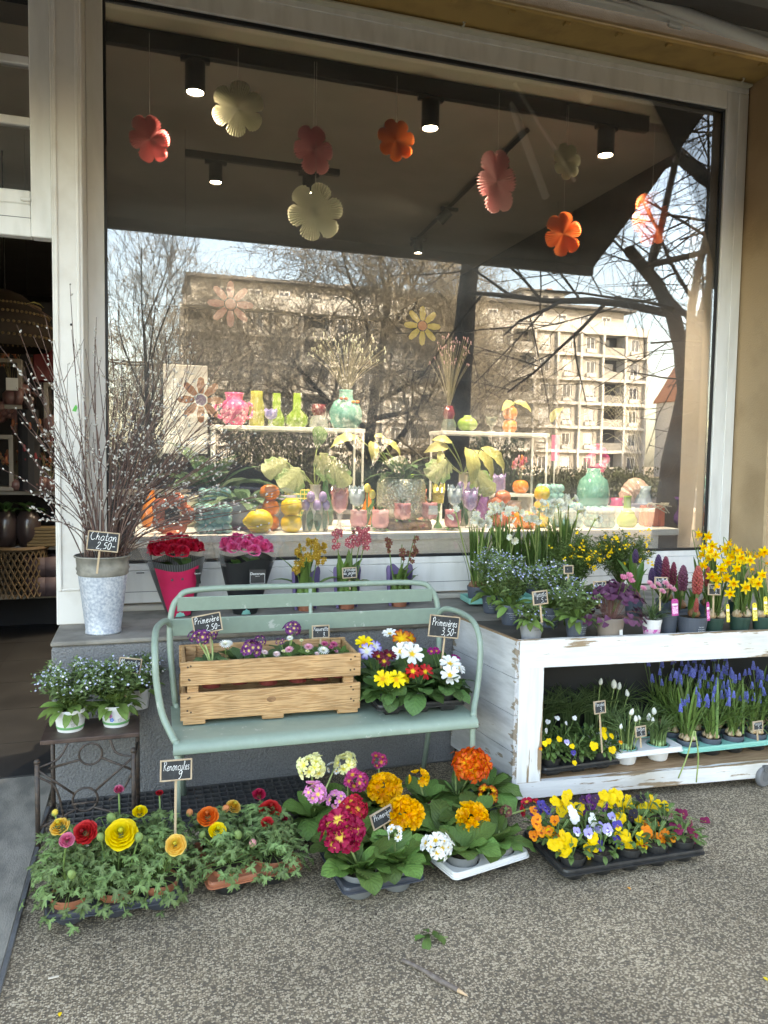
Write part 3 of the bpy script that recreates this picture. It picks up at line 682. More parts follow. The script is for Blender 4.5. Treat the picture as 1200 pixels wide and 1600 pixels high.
# ------------------------------------------------------------------ shared props
def objm(name, me, parent, M, kind=None, label=None):
    o = obj(name, me, parent, kind=kind, label=label); o.matrix_local = M; return o

M_SOIL = mat('potting_soil', (.035, .024, .016), .95, (.07, .05, .03), 150., bump=.004, bs=200)
PM = {
 'terracotta': mat('terracotta_plastic', (.42, .15, .08), .55, (.34, .12, .065), 15.),
 'black': mat('black_plastic', (.018, .018, .019), .45, (.03, .03, .03), 30.),
 'anthracite': mat('blue_grey_plastic', (.085, .10, .13), .5, (.07, .085, .11), 12.),
 'grey': mat('grey_plastic', (.30, .30, .31), .55, (.26, .26, .27), 14.),
 'midgrey': mat('mid_grey_plastic', (.19, .20, .205), .5, (.16, .17, .175), 14.),
 'taupe': mat('taupe_plastic', (.26, .21, .175), .55), 'green': mat('dark_green_plastic', (.022, .06, .045), .5),
 'teal': mat('teal_plastic', (.20, .52, .44), .5), 'white': mat('white_plastic', (.74, .74, .74), .45),
 'red': mat('dark_red_plastic', (.22, .04, .035), .5), 'slate': mat('slate_plastic', (.045, .052, .07), .45, (.06, .065, .08), 20.),
 'darkteal': mat('dark_teal_plastic', (.05, .16, .14), .5), 'purple': mat('purple_sleeve', (.18, .13, .27), .4),
}
_pots = {}
def pot(parent, rt, rb, h, color, soil=True, square=False, z=0.0):
    k = (round(rt, 4), round(rb, 4), round(h, 4), color, square)
    if k not in _pots:
        n = 4 if square else 28
        pr = [(rb*.2, .003), (rb, 0), (rb+(rt-rb)*.8, h*.80), (rt*.985, h*.805), (rt*1.0, h-.002), (rt*.99, h), (rt*.95, h), (rt*.93, h*.85)]
        t = lathe(pr, n)
        if square:
            t = t.x(Matrix.Rotation(pi/4, 4, 'Z') @ Matrix.Diagonal((1.25, 1.25, 1, 1)))
        so = lathe([(.001, h*.9), (rt*.5, h*.9+.004), (rt*.94*(1 if not square else 1.25), h*.88)], 14)
        _pots[k] = (mesh(t, 'pot', PM[color], False), mesh(so, 'soil', M_SOIL))
    a, b = _pots[k]
    p = obj('pot', a, parent, (0, 0, z))
    if soil: obj('soil', b, parent, (0, 0, z))
    return p

def tray(label, loc, rz, nx, ny, cx, cy, h, color, r=None, square=False, lip=.014, cup=None, group=None, name='plant_tray', cols=None):
    """carrying tray: a rim sheet with a hole for each pot, rounded outer lip, cups below"""
    t = thing(name, label, 'plant tray', loc, rz, group)
    W, D = nx*cx, ny*cy; r = r or min(cx, cy)*.43; ts = []
    n = 24
    for i in range(nx):
        for j in range(ny):
            ox, oy = (i+.5)*cx-W/2, (j+.5)*cy-D/2; V = []
            for k in range(n):
                a = 2*pi*k/n; c, s = cos(a), sin(a); m = max(abs(c), abs(s))
                V.append((ox+c/m*cx/2, oy+s/m*cy/2, h))
            for k in range(n):
                a = 2*pi*k/n; c, s = cos(a), sin(a); m = max(abs(c), abs(s))**.8 if square else 1
                V.append((ox+c/m*r, oy+s/m*r, h))
            for k in range(n):
                a = 2*pi*k/n; c, s = cos(a), sin(a); m = max(abs(c), abs(s))**.8 if square else 1
                V.append((ox+c/m*r*.97, oy+s/m*r*.97, h-.016))
            ts.append(Tm(V, [(k, (k+1) % n, n+(k+1) % n, n+k) for k in range(n)]+[(n+k, n+(k+1) % n, 2*n+(k+1) % n, 2*n+k) for k in range(n)]))
    # outer lip
    rc = .022; out = []
    for q, (sx, sy) in enumerate(((1, -1), (1, 1), (-1, 1), (-1, -1))):
        for k in range(5):
            a = -pi/2+q*pi/2+k*pi/8; out.append((sx*(W/2-rc)+rc*cos(a), sy*(D/2-rc)+rc*sin(a)))
    V = []; m = len(out)
    for dz, g in ((0, -.006), (.003, .0), (.002, .004), (-lip*.4, .006), (-lip, .005), (-lip-.001, .010), (-lip-.006, .010)):
        V += [(x+g*(1 if x > 0 else -1), y+g*(1 if y > 0 else -1), h+dz) for x, y in out]
    F = [(a*m+k, a*m+(k+1) % m, (a+1)*m+(k+1) % m, (a+1)*m+k) for a in range(6) for k in range(m)]
    ts.append(Tm(V, F))
    part('rim', ts, PM[color], t)
    cp = mesh(lathe([(.001, .002), (r*.72, .0), (r*.8, .006), (r*.95, h-.017)], 24) if not square else lathe([(.001, .002), (r*.9, 0), (r*1.02, .006), (r*1.22, h-.017)], 4).x(Matrix.Rotation(pi/4, 4, 'Z')), 'cup', PM[cup or color], not square)
    for i in range(nx):
        for j in range(ny): obj('cup', cp, t, ((i+.5)*cx-W/2, (j+.5)*cy-D/2, .001))
    return t
def cell(loc, rz, nx, ny, cx, cy, i, j, z=.006):
    x, y = (i+.5)*cx-nx*cx/2, (j+.5)*cy-ny*cy/2
    return (loc[0]+x*cos(rz)-y*sin(rz), loc[1]+x*sin(rz)+y*cos(rz), loc[2]+z)

# ---- handwriting: each letter a few strokes, x-height 1, baseline 0
GL = {
 'a': (.95, '.8,.85 .45,1 .1,.6 .15,.1 .5,0 .75,.4 .8,.9|.8,.9 .75,.2 .95,.05'), 'b': (.85, '.1,2 .12,1 .1,0|.1,.7 .45,1 .75,.6 .6,.05 .1,.1'),
 'c': (.8, '.75,.8 .5,1 .15,.75 .1,.3 .35,0 .8,.2'), 'd': (.95, '.75,.8 .4,1 .1,.5 .3,0 .7,.3 .8,2|.8,2 .75,.3 .95,.05'),
 'e': (.8, '.1,.45 .5,.55 .7,.8 .45,1 .12,.6 .2,.1 .5,0 .8,.25'), 'è': (.8, '.1,.45 .5,.55 .7,.8 .45,1 .12,.6 .2,.1 .5,0 .8,.25|.2,1.65 .55,1.3'),
 'é': (.8, '.1,.45 .5,.55 .7,.8 .45,1 .12,.6 .2,.1 .5,0 .8,.25|.35,1.3 .7,1.7'), 'h': (.9, '.1,0 .15,1 .2,2|.12,.4 .35,.95 .65,.85 .68,.2 .9,.05'),
 'i': (.45, '.1,.9 .15,.2 .4,.05|.15,1.35 .2,1.45'), 'j': (.5, '.3,1 .3,-.5 .05,-.9 -.2,-.6|.3,1.4 .33,1.5'), 'l': (.5, '.1,.3 .35,1.5 .25,2 .1,1.5 .15,.2 .45,.05'),
 'm': (1.25, '.1,0 .12,.95|.12,.5 .35,1 .55,.8 .55,0|.55,.5 .8,1 1,.75 1,.1 1.2,.05'), 'n': (.9, '.1,0 .12,.95|.12,.5 .4,1 .65,.8 .65,.15 .9,.05'),
 'o': (.85, '.45,1 .1,.6 .2,.05 .55,0 .75,.5 .45,1 .85,.85'), 'q': (.85, '.7,.85 .35,1 .1,.5 .3,.05 .65,.4 .7,.9 .65,-.9'),
 'r': (.7, '.1,0 .12,.95|.12,.5 .35,.9 .65,.95'), 's': (.7, '.6,.9 .25,.95 .15,.65 .5,.4 .5,.05 .05,.05'), 't': (.6, '.25,1.7 .22,.3 .35,.02 .6,.1|.02,1.05 .55,1.1'),
 'u': (.95, '.1,1 .12,.2 .4,0 .7,.4|.72,1 .7,.2 .95,.05'), 'v': (.8, '.05,1 .3,0 .7,1'), 'x': (.8, '.05,1 .7,0|.7,1 .05,0'), 'y': (.85, '.1,1 .15,.4 .45,.2 .7,.9|.7,1 .6,-.6 .3,-.9 .05,-.5'),
 'C': (1.15, '1,1.7 .6,2 .15,1.5 .1,.6 .5,0 1.1,.3'), 'M': (1.5, '.05,0 .25,1.9 .6,.5 1,1.9 1.25,.1 1.45,.1'), 'P': (1.05, '.2,0 .25,1.9|.0,1.6 .6,2.05 .95,1.5 .6,1 .25,.95'),
 'R': (1.15, '.2,0 .25,1.9|.0,1.7 .6,2.05 .9,1.55 .3,1.05|.3,1.05 .7,.5 1.1,0'), 'O': (1.25, '.6,2 .1,1.2 .3,.1 .8,0 1.1,.9 .8,1.9 .5,1.9'), 'J': (.9, '.2,1.9 .9,1.95|.6,1.9 .55,.2 .2,0 .0,.4'),
 'B': (1.05, '.2,0 .2,1.9|.1,1.9 .7,1.9 .7,1.2 .2,1.05|.2,1.05 .9,.9 .8,.1 .1,0'),
 '0': (.95, '.45,1.8 .1,1.2 .15,.3 .5,0 .8,.6 .75,1.5 .45,1.8'), '2': (.95, '.1,1.4 .4,1.8 .75,1.4 .1,.05 .85,.05'), '3': (.95, '.1,1.7 .55,1.8 .65,1.3 .25,1 .75,.8 .65,.1 .1,.05'),
 '5': (.95, '.8,1.8 .25,1.75 .2,1.05 .65,1 .75,.3 .1,0'), '6': (.95, '.7,1.8 .25,1.2 .1,.4 .45,0 .75,.4 .45,.85 .15,.5'), '9': (.95, '.7,1.4 .4,1.8 .1,1.4 .3,.95 .7,1.3|.7,1.6 .6,.3 .2,-.1'),
 ',': (.45, '.2,.15 .1,-.3'), '.': (.4, '.15,.02 .22,.1'), '-': (.8, '.1,.8 .7,.85'), '_': (.8, '.1,.1 .7,.15'), "'": (.3, '.1,2 .12,1.6'), ' ': (.6, None)}
def script(text, size, w=.0017, slant=.18, sp=.12, rd=None):
    """chalk handwriting as flat ribbons in the x-z plane; returns shape and its width"""
    rd = rd or random.Random(len(text)); x = 0; ts = []
    for ch in text:
        adv, s = GL.get(ch, (.6, None))
        if s:
            for st in s.split('|'):
                P = [tuple(map(float, q.split(','))) for q in st.split()]
                P = [(x+(u+v*slant+rd.gauss(0, .025))*size, 0, (v+rd.gauss(0, .025))*size) for u, v in P]
                A = arc(P, 3) if len(P) > 2 else np.array(P)
                d = np.gradient(A, axis=0); d /= np.linalg.norm(d, axis=1)[:, None]+1e-9
                nrm = np.stack([-d[:, 2], d[:, 1]*0, d[:, 0]], 1); ww = w/2*(1+.25*np.sin(np.arange(len(A))*1.7+x*900))[:, None]
                V = np.concatenate([A+nrm*ww, A-nrm*ww]); m = len(A)
                ts.append(Tm(V, [(k, k+1, m+k+1, m+k) for k in range(m-1)]))
        x += (adv+sp)*size
    return join(ts), x
M_CHALK = mat('white_chalk', (.86, .86, .84), .9); M_BOARD = mat('blackboard', (.026, .028, .030), .75, (.06, .062, .064), 45., det=8, lo=.5, hi=.85)
M_SIGNWOOD = mat('sign_wood', (.50, .38, .26), .7, (.40, .29, .19), 40., stretch=(1, 1, .2)); M_STICK = mat('stick_wood', (.48, .35, .22), .75)
def sign(label, loc, face, lean, roll, w, h, lines, stick, mname='price_sign', cat='price sign', thick=None, stick_dx=0.):
    """loc: middle of the board; face: heading of its front (0 = towards the street); lines: (text, height, x, z) from the lower left corner as shares of w and h"""
    t = thing(mname, label, cat, loc, 0, 'chalk price signs')
    t.rotation_euler = Euler((lean, roll, face), 'XYZ')
    part('board', cbox(w-.006, .004, h-.006, .0005), M_BOARD, t)
    f = .0055
    part('frame', join([cbox(w, .0075, f, .001, (0, 0, s*(h-f)/2)) for s in (-1, 1)]+[cbox(f, .0075, h-2*f, .001, (s*(w-f)/2, 0, 0)) for s in (-1, 1)]), M_SIGNWOOD, t)
    ts = []; rd = random.Random(hash(label) % 1000 if False else len(label))
    for tx, sz, fx, fz in lines:
        g, gw = script(tx, sz*.56, thick or max(.0009, w*.0165), rd=rd)
        k = min(1, (w*.92-(fx*w))/gw) if gw > 0 else 1
        ts.append(g.x(TR((-w/2+fx*w, -.0026, -h/2+fz*h), (0, 0, 0), (k, 1, 1))))
    part('lettering', ts, M_CHALK, t)
    if stick: part('stick', cbox(.0085, .004, stick, .001, (stick_dx, .0045, -h/2-stick/2+.02)), M_STICK, t)
    return t

def ptext(txt, size, name, m, parent, radius=None, loc=(0, 0, 0), rz=0, depth=.0003, align='CENTER', M=None):
    """printed lettering: flat, or bent round a pot of the given radius (facing -y)"""
    cu = bpy.data.curves.new('print', 'FONT'); cu.body = txt; cu.size = size; cu.align_x = align; cu.align_y = 'CENTER'; cu.resolution_u = 2
    tmp = bpy.data.objects.new('print', cu); COL.objects.link(tmp); dg = bpy.context.evaluated_depsgraph_get()
    me = bpy.data.meshes.new_from_object(tmp.evaluated_get(dg)); bpy.data.objects.remove(tmp)
    for v in me.vertices:
        x, y = v.co.x, v.co.y
        if radius: a = x/radius; v.co = (sin(a)*radius, -cos(a)*radius, y)
        else: v.co = (x, -depth, y)
    me.materials.clear(); me.materials.append(m); me.name = name
    o = obj(name, me, parent, loc, (0, 0, rz))
    if M is not None: o.matrix_local = M
    return o
M_PRINT = mat('white_print', (.75, .77, .78), .6); M_DPRINT = mat('dark_print', (.05, .05, .055), .6)

# ------------------------------------------------------------------ bench
M_SAGE = mat_worn_paint('sage_green_paint', (.25, .325, .265), (.42, .45, .41), (24, 24, 24), .725, .75, bump=.0003, rough=.42, stain=(.22, .29, .238), streak=.96)
bn = thing('garden_bench', 'sage green metal garden bench carrying a crate and a tray of primroses', 'bench', (.74, 3.2, 0), -.012)
def bp(p): # world to bench space
    q = Matrix.Rotation(.012, 3, 'Z') @ (Vector(p)-Vector((.74, 3.2, 0))); return tuple(q)
prf = [(.245, .452), (.12, .447), (-.05, .448), (-.17, .449), (-.205, .445), (-.222, .432), (-.226, .408)]
V = []
for k, x in enumerate(np.linspace(-.635, .635, 13)):
    for y, z in prf: V.append((x, y, z))
for k, x in enumerate(np.linspace(-.635, .635, 13)):
    for y, z in prf: V.append((x, y+(.003 if z < .44 else 0), z-.004))
m_ = len(prf); h_ = 13*m_
F = [(i*m_+j, (i+1)*m_+j, (i+1)*m_+j+1, i*m_+j+1) for i in range(12) for j in range(m_-1)]
F += [tuple(h_+q for q in f[::-1]) for f in F]
F += [(i*m_+m_-1, (i+1)*m_+m_-1, h_+(i+1)*m_+m_-1, h_+i*m_+m_-1) for i in range(12)]
part('seat', Tm(V, F), M_SAGE, bn, smooth=True)
def back_y(z): return .23+(z-.45)*.16
fr = [(-.615, back_y(.46), .46), (-.635, back_y(.7), .70), (-.632, back_y(.84), .84), (-.60, back_y(.92), .92), (-.50, back_y(.957), .957), (0, back_y(.958), .958), (.50, back_y(.957), .957), (.60, back_y(.92), .92), (.632, back_y(.84), .84), (.635, back_y(.7), .70), (.615, back_y(.46), .46)]
part('back_frame', tube(arc(fr, 6), .0135, 12), M_SAGE, bn, smooth=True)
for z0, z1, hw in ((.862, .928, .605), (.755, .835, .628)):
    part('back_slat', cbox(hw*2, .006, z1-z0, .002).x(TR((0, back_y((z0+z1)/2)-.004, (z0+z1)/2), (.158, 0, 0))), M_SAGE, bn)
part('back_post', tube([(0, back_y(.70)+.012, .70), (0, back_y(.958)+.004, .955)], .009, 10), M_SAGE, bn, smooth=True)
for s in (-1, 1):
    arm = [(s*.632, back_y(.82), .80), (s*.655, back_y(.82)-.05, .835), (s*.69, .12, .835), (s*.70, .0, .815), (s*.70, -.07, .75), (s*.695, -.09, .66), (s*.675, -.11, .54), (s*.645, -.15, .475), (s*.625, -.19, .445)]
    part('armrest', tube(arc(arm, 5), .0135, 12), M_SAGE, bn, smooth=True)
    part('leg', tube([(s*.622, -.195, .452), (s*.618, -.20, .38), (s*.62, -.215, .0)], .0125, 10), M_SAGE, bn, smooth=True)
    part('leg', tube([(s*.612, .22, .47), (s*.60, .25, .36), (s*.575, .30, .0)], .0125, 10), M_SAGE, bn, smooth=True)

# ------------------------------------------------------------------ wooden crate
def mat_grain(name, c1, c2, c3):
    m = bpy.data.materials.new(name); m.use_nodes = True; N = m.node_tree.nodes; L = m.node_tree.links; p = N['Principled BSDF']
    tc = N.new('ShaderNodeTexCoord'); oi = N.new('ShaderNodeObjectInfo'); mp = N.new('ShaderNodeMapping'); mp.inputs['Scale'].default_value = (2.4, 26, 26)
    cb = N.new('ShaderNodeCombineXYZ'); ml = N.new('ShaderNodeMath'); ml.operation = 'MULTIPLY'; ml.inputs[1].default_value = 37; L.new(oi.outputs['Random'], ml.inputs[0])
    for k in range(3): L.new(ml.outputs[0], cb.inputs[k])
    L.new(cb.outputs[0], mp.inputs['Location']); L.new(tc.outputs['Object'], mp.inputs[0])
    n = N.new('ShaderNodeTexNoise'); n.inputs['Scale'].default_value = 1.; n.inputs['Detail'].default_value = 3; L.new(mp.outputs[0], n.inputs[0])
    wv = N.new('ShaderNodeMath'); wv.operation = 'SINE'; mm = N.new('ShaderNodeMath'); mm.operation = 'MULTIPLY'; mm.inputs[1].default_value = 55; L.new(n.outputs[0], mm.inputs[0]); L.new(mm.outputs[0], wv.inputs[0])
    r = N.new('ShaderNodeValToRGB'); e = r.color_ramp.elements; e[0].color = (*c3, 1); e[1].color = (*c1, 1); x = e.new(.35); x.color = (*c2, 1); e[0].position = .0; e[-1].position = .8
    mr = N.new('ShaderNodeMapRange'); mr.inputs[1].default_value = -1; mr.inputs[2].default_value = 1; L.new(wv.outputs[0], mr.inputs[0]); L.new(mr.outputs[0], r.inputs[0])
    f = N.new('ShaderNodeTexNoise'); f.inputs['Scale'].default_value = 9; f.inputs['Detail'].default_value = 6; L.new(tc.outputs['Object'], f.inputs[0])
    mu = N.new('ShaderNodeMapRange'); mu.inputs[1].default_value = .3; mu.inputs[2].default_value = .75; mu.inputs[3].default_value = .75; mu.inputs[4].default_value = 1.12; L.new(f.outputs[0], mu.inputs[0])
    sc = N.new('ShaderNodeVectorMath'); sc.operation = 'SCALE'; L.new(r.outputs[0], sc.inputs[0]); L.new(mu.outputs[0], sc.inputs['Scale']); L.new(sc.outputs[0], p.inputs['Base Color'])
    p.inputs['Roughness'].default_value = .65
    bpn = N.new('ShaderNodeBump'); bpn.inputs['Distance'].default_value = .0006; L.new(wv.outputs[0], bpn.inputs['Height']); L.new(bpn.outputs[0], p.inputs['Normal'])
    return m
M_PINE = mat_grain('pine_wood', (.57, .335, .16), (.51, .29, .135), (.42, .225, .095))
M_KNOT = mat('pine_knot', (.22, .11, .05), .6, (.32, .17, .08), 60.); M_NAIL = mat('rusty_nail_hole', (.03, .02, .015), .7)
CR = Vector((.138, 3.185, .454)); CRZ = -.028
cr = thing('wooden_crate', 'pine crate of flowering primroses and daisies on the bench', 'crate', CR, CRZ)
CW, CD, CH = .757, .30, .262
def slat(name, sx, sy, sz, at, rot=(0, 0, 0)): return part(name, cbox(sx, sy, sz, .0018), M_PINE, cr, at, rot)
for y in (0, CD):
    for zc, hh in ((.212, .098), (.083, .098)): slat('slat', CW, .014, hh, (CW/2, y, zc))
for x in (.0155, CW-.0155):
    for zc, hh in ((.212, .094), (.083, .094)): slat('slat', .014, CD-.015, hh, (x-.0, CD/2, zc)); 
for x in (.05, CW-.05):
    for y in (.019, CD-.019): slat('corner_post', .045, .022, .225, (x, y, .145))
for k in range(4): slat('base_slat', CW-.034, .062, .010, (CW/2, .045+k*.07, .026))
for x in (.055, CW/2, CW-.055): slat('batten', .09, CD+.012, .0195, (x, CD/2, .010))
slat('batten', CW, .012, .016, (CW/2, -.0005, .0255))
for x in (.03, .04, CW-.03, CW-.042):
    for z in (.24, .19, .11, .06): part('nail', lathe([(.001, .0), (.0042, .0)], 8).x(TR((x+RND.uniform(-.004, .004), -.0073, z+RND.uniform(-.008, .008)), (pi/2, 0, 0))), M_NAIL, cr)
part('knot', lathe([(.001, .0), (.007, .0004), (.013, .0)], 12).x(TR((CW*.49, -.0072, .085), (pi/2, 0, 0), (1.5, 1, 1))), M_KNOT, cr)

# ------------------------------------------------------------------ whitewashed cart
M_WW = mat_worn_paint('whitewashed_board', (.76, .755, .74), (.30, .21, .13), (2.2, 30, 34), .69, .72, edge=2, streak=.86)
M_WWV = mat_worn_paint('whitewashed_post', (.76, .755, .74), (.30, .21, .13), (30, 30, 2.2), .695, .725, edge=0, streak=.86)
M_GW = mat_worn_paint('grey_white_panel', (.56, .57, .59), (.25, .20, .15), (30, 1.6, 22), .69, .715, edge=1, bump=.0008, stain=(.46, .46, .47))
M_RAW = mat('raw_wood_shelf', (.36, .23, .13), .7, (.25, .15, .08), 8., stretch=(1, 14, 14)); M_DARKDECK = mat('dark_deck', (.06, .055, .048), .7, (.10, .09, .075), 9.)  # deck tone: dark brown with paler mottling
ct = thing('display_cart', 'whitewashed wooden two tier display cart on castors loaded with spring pots', 'cart', (1.578, 3.0, 0))
FA = atan2(-.075, 1.0)                      # heading of the front
def ctp(u, v, z=0):                          # u along the front, v towards the wall
    return (u*cos(FA)+v*(-.11), u*sin(FA)+v, z)
def slabq(u0, u1, v0, v1, z0, z1):
    V = [ctp(u, v, z) for z in (z0, z1) for u, v in ((u0, v0), (u1, v0), (u1, v1), (u0, v1))]
    return Tm(V, [(3, 2, 1, 0), (4, 5, 6, 7), (0, 1, 5, 4), (1, 2, 6, 5), (2, 3, 7, 6), (3, 0, 4, 7)])
CL, CDp = 1.95, .565
part('top_board', slabq(0, CL, 0, .026, .642, .768), M_WW, ct)
part('post', slabq(0, .118, .002, .027, .055, .6415), M_WWV, ct)
part('post', slabq(CL-.12, CL, .002, .027, .055, .6415), M_WWV, ct)
part('bottom_board', slabq(.004, CL, -.002, .0265, .048, .122), M_WW, ct)
for z0, z1 in ((.60, .766), (.432, .597), (.264, .429), (.098, .261)):
    part('side_plank', slabq(-.0205, -.001, .0, CDp, z0, z1), M_GW, ct); part('side_plank', slabq(CL+.001, CL+.02, .0, CDp, z0, z1), M_GW, ct)
part('side_plank', slabq(-.0205, -.001, .0, CDp-.06, .02, .095), M_GW, ct)
part('rim_strip', slabq(-.022, -.003, .0, CDp, .7665, .7705), M_RAW, ct)
part('deck', slabq(.0, CL, .027, CDp, .715, .738), M_DARKDECK, ct)
part('back_board', slabq(.0, CL, CDp-.012, CDp, .05, .714), mat('dark_back_board', (.035, .034, .034), .85), ct)
for k in range(4): part('shelf_plank', slabq(.002, CL, .027+k*.131, .155+k*.131, .103, .1235), M_RAW, ct)
part('frame_rail', slabq(.002, CL, .03, .06, .06, .102), M_DARKDECK, ct)
for u, v in ((1.285, .004), (.12, .10), (.12, .46), (1.42, .46)):
    p = ctp(u, v, .0); c = obj('castor', None, ct, p)
    part('wheel', lathe([(.02, -.014), (.046, -.014), (.052, -.006), (.052, .006), (.046, .014), (.02, .014)], 24).x(TR((0, 0, .0525), (pi/2, 0, .2))), mat('castor_grey', (.16, .16, .165), .5), c, smooth=False)
    part('hub', lathe([(.001, -.016), (.024, -.015), (.024, .015), (.001, .016)], 16).x(TR((0, 0, .0525), (pi/2, 0, .2))), M_STEEL, c); part('fork', cbox(.03, .05, .03, .003, (0, 0, .115-.02)), M_STEEL, c)

# ------------------------------------------------------------------ iron side table
M_IRON = mat('brown_wrought_iron', (.035, .026, .022), .55, (.07, .045, .032), 60., bump=.0006, bs=120); M_TABWOOD = mat('dark_table_top', (.055, .032, .026), .5, (.09, .055, .042), 18., bump=.0006)
st = thing('iron_side_table', 'low brown wrought iron side table holding white pots of forget-me-nots', 'side table', (-.21, 3.33, 0))
part('table_top', cbox(.375, .235, .018, .003, (0, .02, .412)), M_TABWOOD, st)
LG = [(-.195, -.13, .345), (.165, -.13, .355), (-.165, .13, .403), (.178, .13, .403)]
for x, y, h in LG: part('leg', tube([(x, y, 0), (x, y, h)], .0095, 10), M_IRON, st, smooth=True)
for x, y, h in LG[:2]: part('finial', ball(.0125, 12, 8, at=(x, y, h+.006)), M_IRON, st, smooth=True)
def ring(cx, y, cz, r): return tube([(cx+r*cos(a), y, cz+r*sin(a)) for a in np.linspace(0, 2*pi, 25)], .0045, 8, False)
part('ring', ring(.0, -.10, .352, .044), M_IRON, st, smooth=True); part('ring', ring(-.02, -.13, .18, .047), M_IRON, st, smooth=True)
for pts in ([(-.195, -.13, .325), (-.12, -.115, .35), (-.085, -.10, .402)], [(.165, -.13, .335), (.10, -.115, .352), (.075, -.10, .402)],
            [(-.04, -.10, .333), (-.165, .0, .27)], [(.04, -.10, .333), (.165, -.12, .275)], [(-.195, -.13, .32), (-.06, -.13, .205)], [(.165, -.13, .335), (.02, -.13, .212)],
            [(-.195, -.13, .08), (-.05, -.13, .145)], [(.165, -.13, .08), (.01, -.13, .145)], [(-.07, -.13, .165), (.03, -.13, .165)], [(.07, -.13, .166), (.12, -.13, .20), (.16, -.13, .27)], [(-.10, -.13, .12), (-.13, -.13, .24), (-.19, -.13, .29)],
            [(-.195, -.13, .06), (-.165, .13, .06)], [(.165, -.13, .06), (.178, .13, .06)], [(.165, -.13, .30), (.178, .13, .30)]):
    part('scroll', tube(arc(pts, 6) if len(pts) > 2 else pts, .0048, 8), M_IRON, st, smooth=True)

# ------------------------------------------------------------------ zinc bucket
M_ZINC = mat('weathered_zinc', (.33, .38, .46), .5, (.60, .63, .67), 85., metal=.25, bump=.0006, bs=90, det=9, lo=.36, hi=.66)
M_ZINCTOP = mat('tarnished_zinc', (.30, .285, .25), .6, (.20, .19, .165), 18., metal=.3, bump=.0006)
BK = (-.182, 3.742, .7355)
bk = thing('zinc_bucket', 'tall galvanised zinc bucket on the stone ledge', 'bucket', BK)
bpr = lambda z: .076+(.118-.076)*z/.355
part('body', lathe([(.001, .004), (.074, .004), (.079, 0), (.080, .008), (bpr(.012), .014), (bpr(.10), .10), (bpr(.20), .20), (bpr(.27), .27)], 40), M_ZINC, bk, smooth=True)
part('collar', lathe([(bpr(.2702), .2702), (bpr(.278)+.006, .278), (bpr(.288)+.002, .288), (bpr(.30)+.006, .300), (bpr(.31)+.001, .310), (bpr(.35), .35), (.124, .353), (.126, .358), (.123, .362), (.119, .358), (.105, .25)], 40), M_ZINCTOP, bk, smooth=True)

# ------------------------------------------------------------------ plant kit
def lm(x, y, z): return Vector((x, y, z))
def put(parent, name, me, pos, nrm, tip, sc=1.0):
    """leaf or petal with its face along nrm and its tip towards tip"""
    z = Vector(nrm).normalized(); y = Vector(tip); y = y-z*y.dot(z)
    if y.length < 1e-4: y = z.orthogonal()
    y.normalize(); x = y.cross(z)
    m = Matrix((x, y, z)).transposed().to_4x4(); m.translation = pos
    return objm(name, me, parent, m @ Matrix.Diagonal((sc, sc, sc, 1)))
def pmat(pos, nrm, tip, sc=1.0):
    z = Vector(nrm).normalized(); y = Vector(tip); y = y-z*y.dot(z)
    if y.length < 1e-4: y = z.orthogonal()
    y.normalize(); x = y.cross(z)
    m = Matrix((x, y, z)).transposed().to_4x4(); m.translation = pos
    return m @ Matrix.Diagonal((sc, sc, sc, 1))
def W2(root, p):
    """world point in the thing's own space"""
    q = Vector(p)-root.location; return Matrix.Rotation(-root.rotation_euler.z, 3, 'Z') @ q
def potted(name, label, cat, loc, group=None, rt=.05, rb=.037, h=.085, color='black', rz=None, square=False):
    t = thing(name, label, cat, loc, RND.uniform(0, 6.28) if rz is None else rz, group)
    if rt: pot(t, rt, rb, h, color, square=square)
    return t
M_PETAL = mat('petal', (1, 1, 1), .55, vcol=True, trans=.28, spec=.3, rnd=.08)
M_STEM = mat('green_stem', (.16, .25, .07), .5, (.11, .19, .05), 30., rnd=.15)
M_PALESTEM = mat('pale_stem', (.34, .42, .16), .5, (.25, .34, .10), 20., rnd=.1)

def polar(R, nth, rings, fr, fz, fc, n0=0):
    V = [(0, 0, fz(0, 0))]; C = [fc(0, 0)]
    for i in range(1, rings+1):
        t = i/rings
        for k in range(nth):
            a = 2*pi*k/nth; r = R*t*(1-(1-fr(a))*t**.8); V.append((r*cos(a), r*sin(a), R*fz(t, a))); C.append(fc(t, a))
    F = [(0, 1+k, 1+(k+1) % nth) for k in range(nth)]
    F += [(1+(i-1)*nth+k, 1+i*nth+k, 1+i*nth+(k+1) % nth, 1+(i-1)*nth+(k+1) % nth) for i in range(1, rings) for k in range(nth)]
    return Tm(V, F, C=np.array(C))
def mixc(a, b, t): t = max(0, min(1, t)); return tuple(x+(y-x)*t for x, y in zip(a, b))
def prim_flower(R, eye, mid, edge, n=5, eyer=.3, cup=.25, notch=.16, ruff=.05):
    def fr(a):
        u = ((a*n/(2*pi)) % 1)-.5
        return .42+.58*(1-abs(2*u)**3.2)**.5-notch*math.exp(-(u/.1)**2)
    def fz(t, a): return cup*t*t+ruff*sin(a*n*2+1)*t*t+.06*abs((((a*n/(2*pi)) % 1)-.5)*2)*t
    def fc(t, a):
        s = eyer*(1+.25*cos(a*n))
        return eye if t < s*.85 else (mixc(eye, mid, .5) if t < s*1.1 else mixc(mid, edge, (t-.5)/.5))
    return polar(R, n*8, 7, fr, fz, fc)

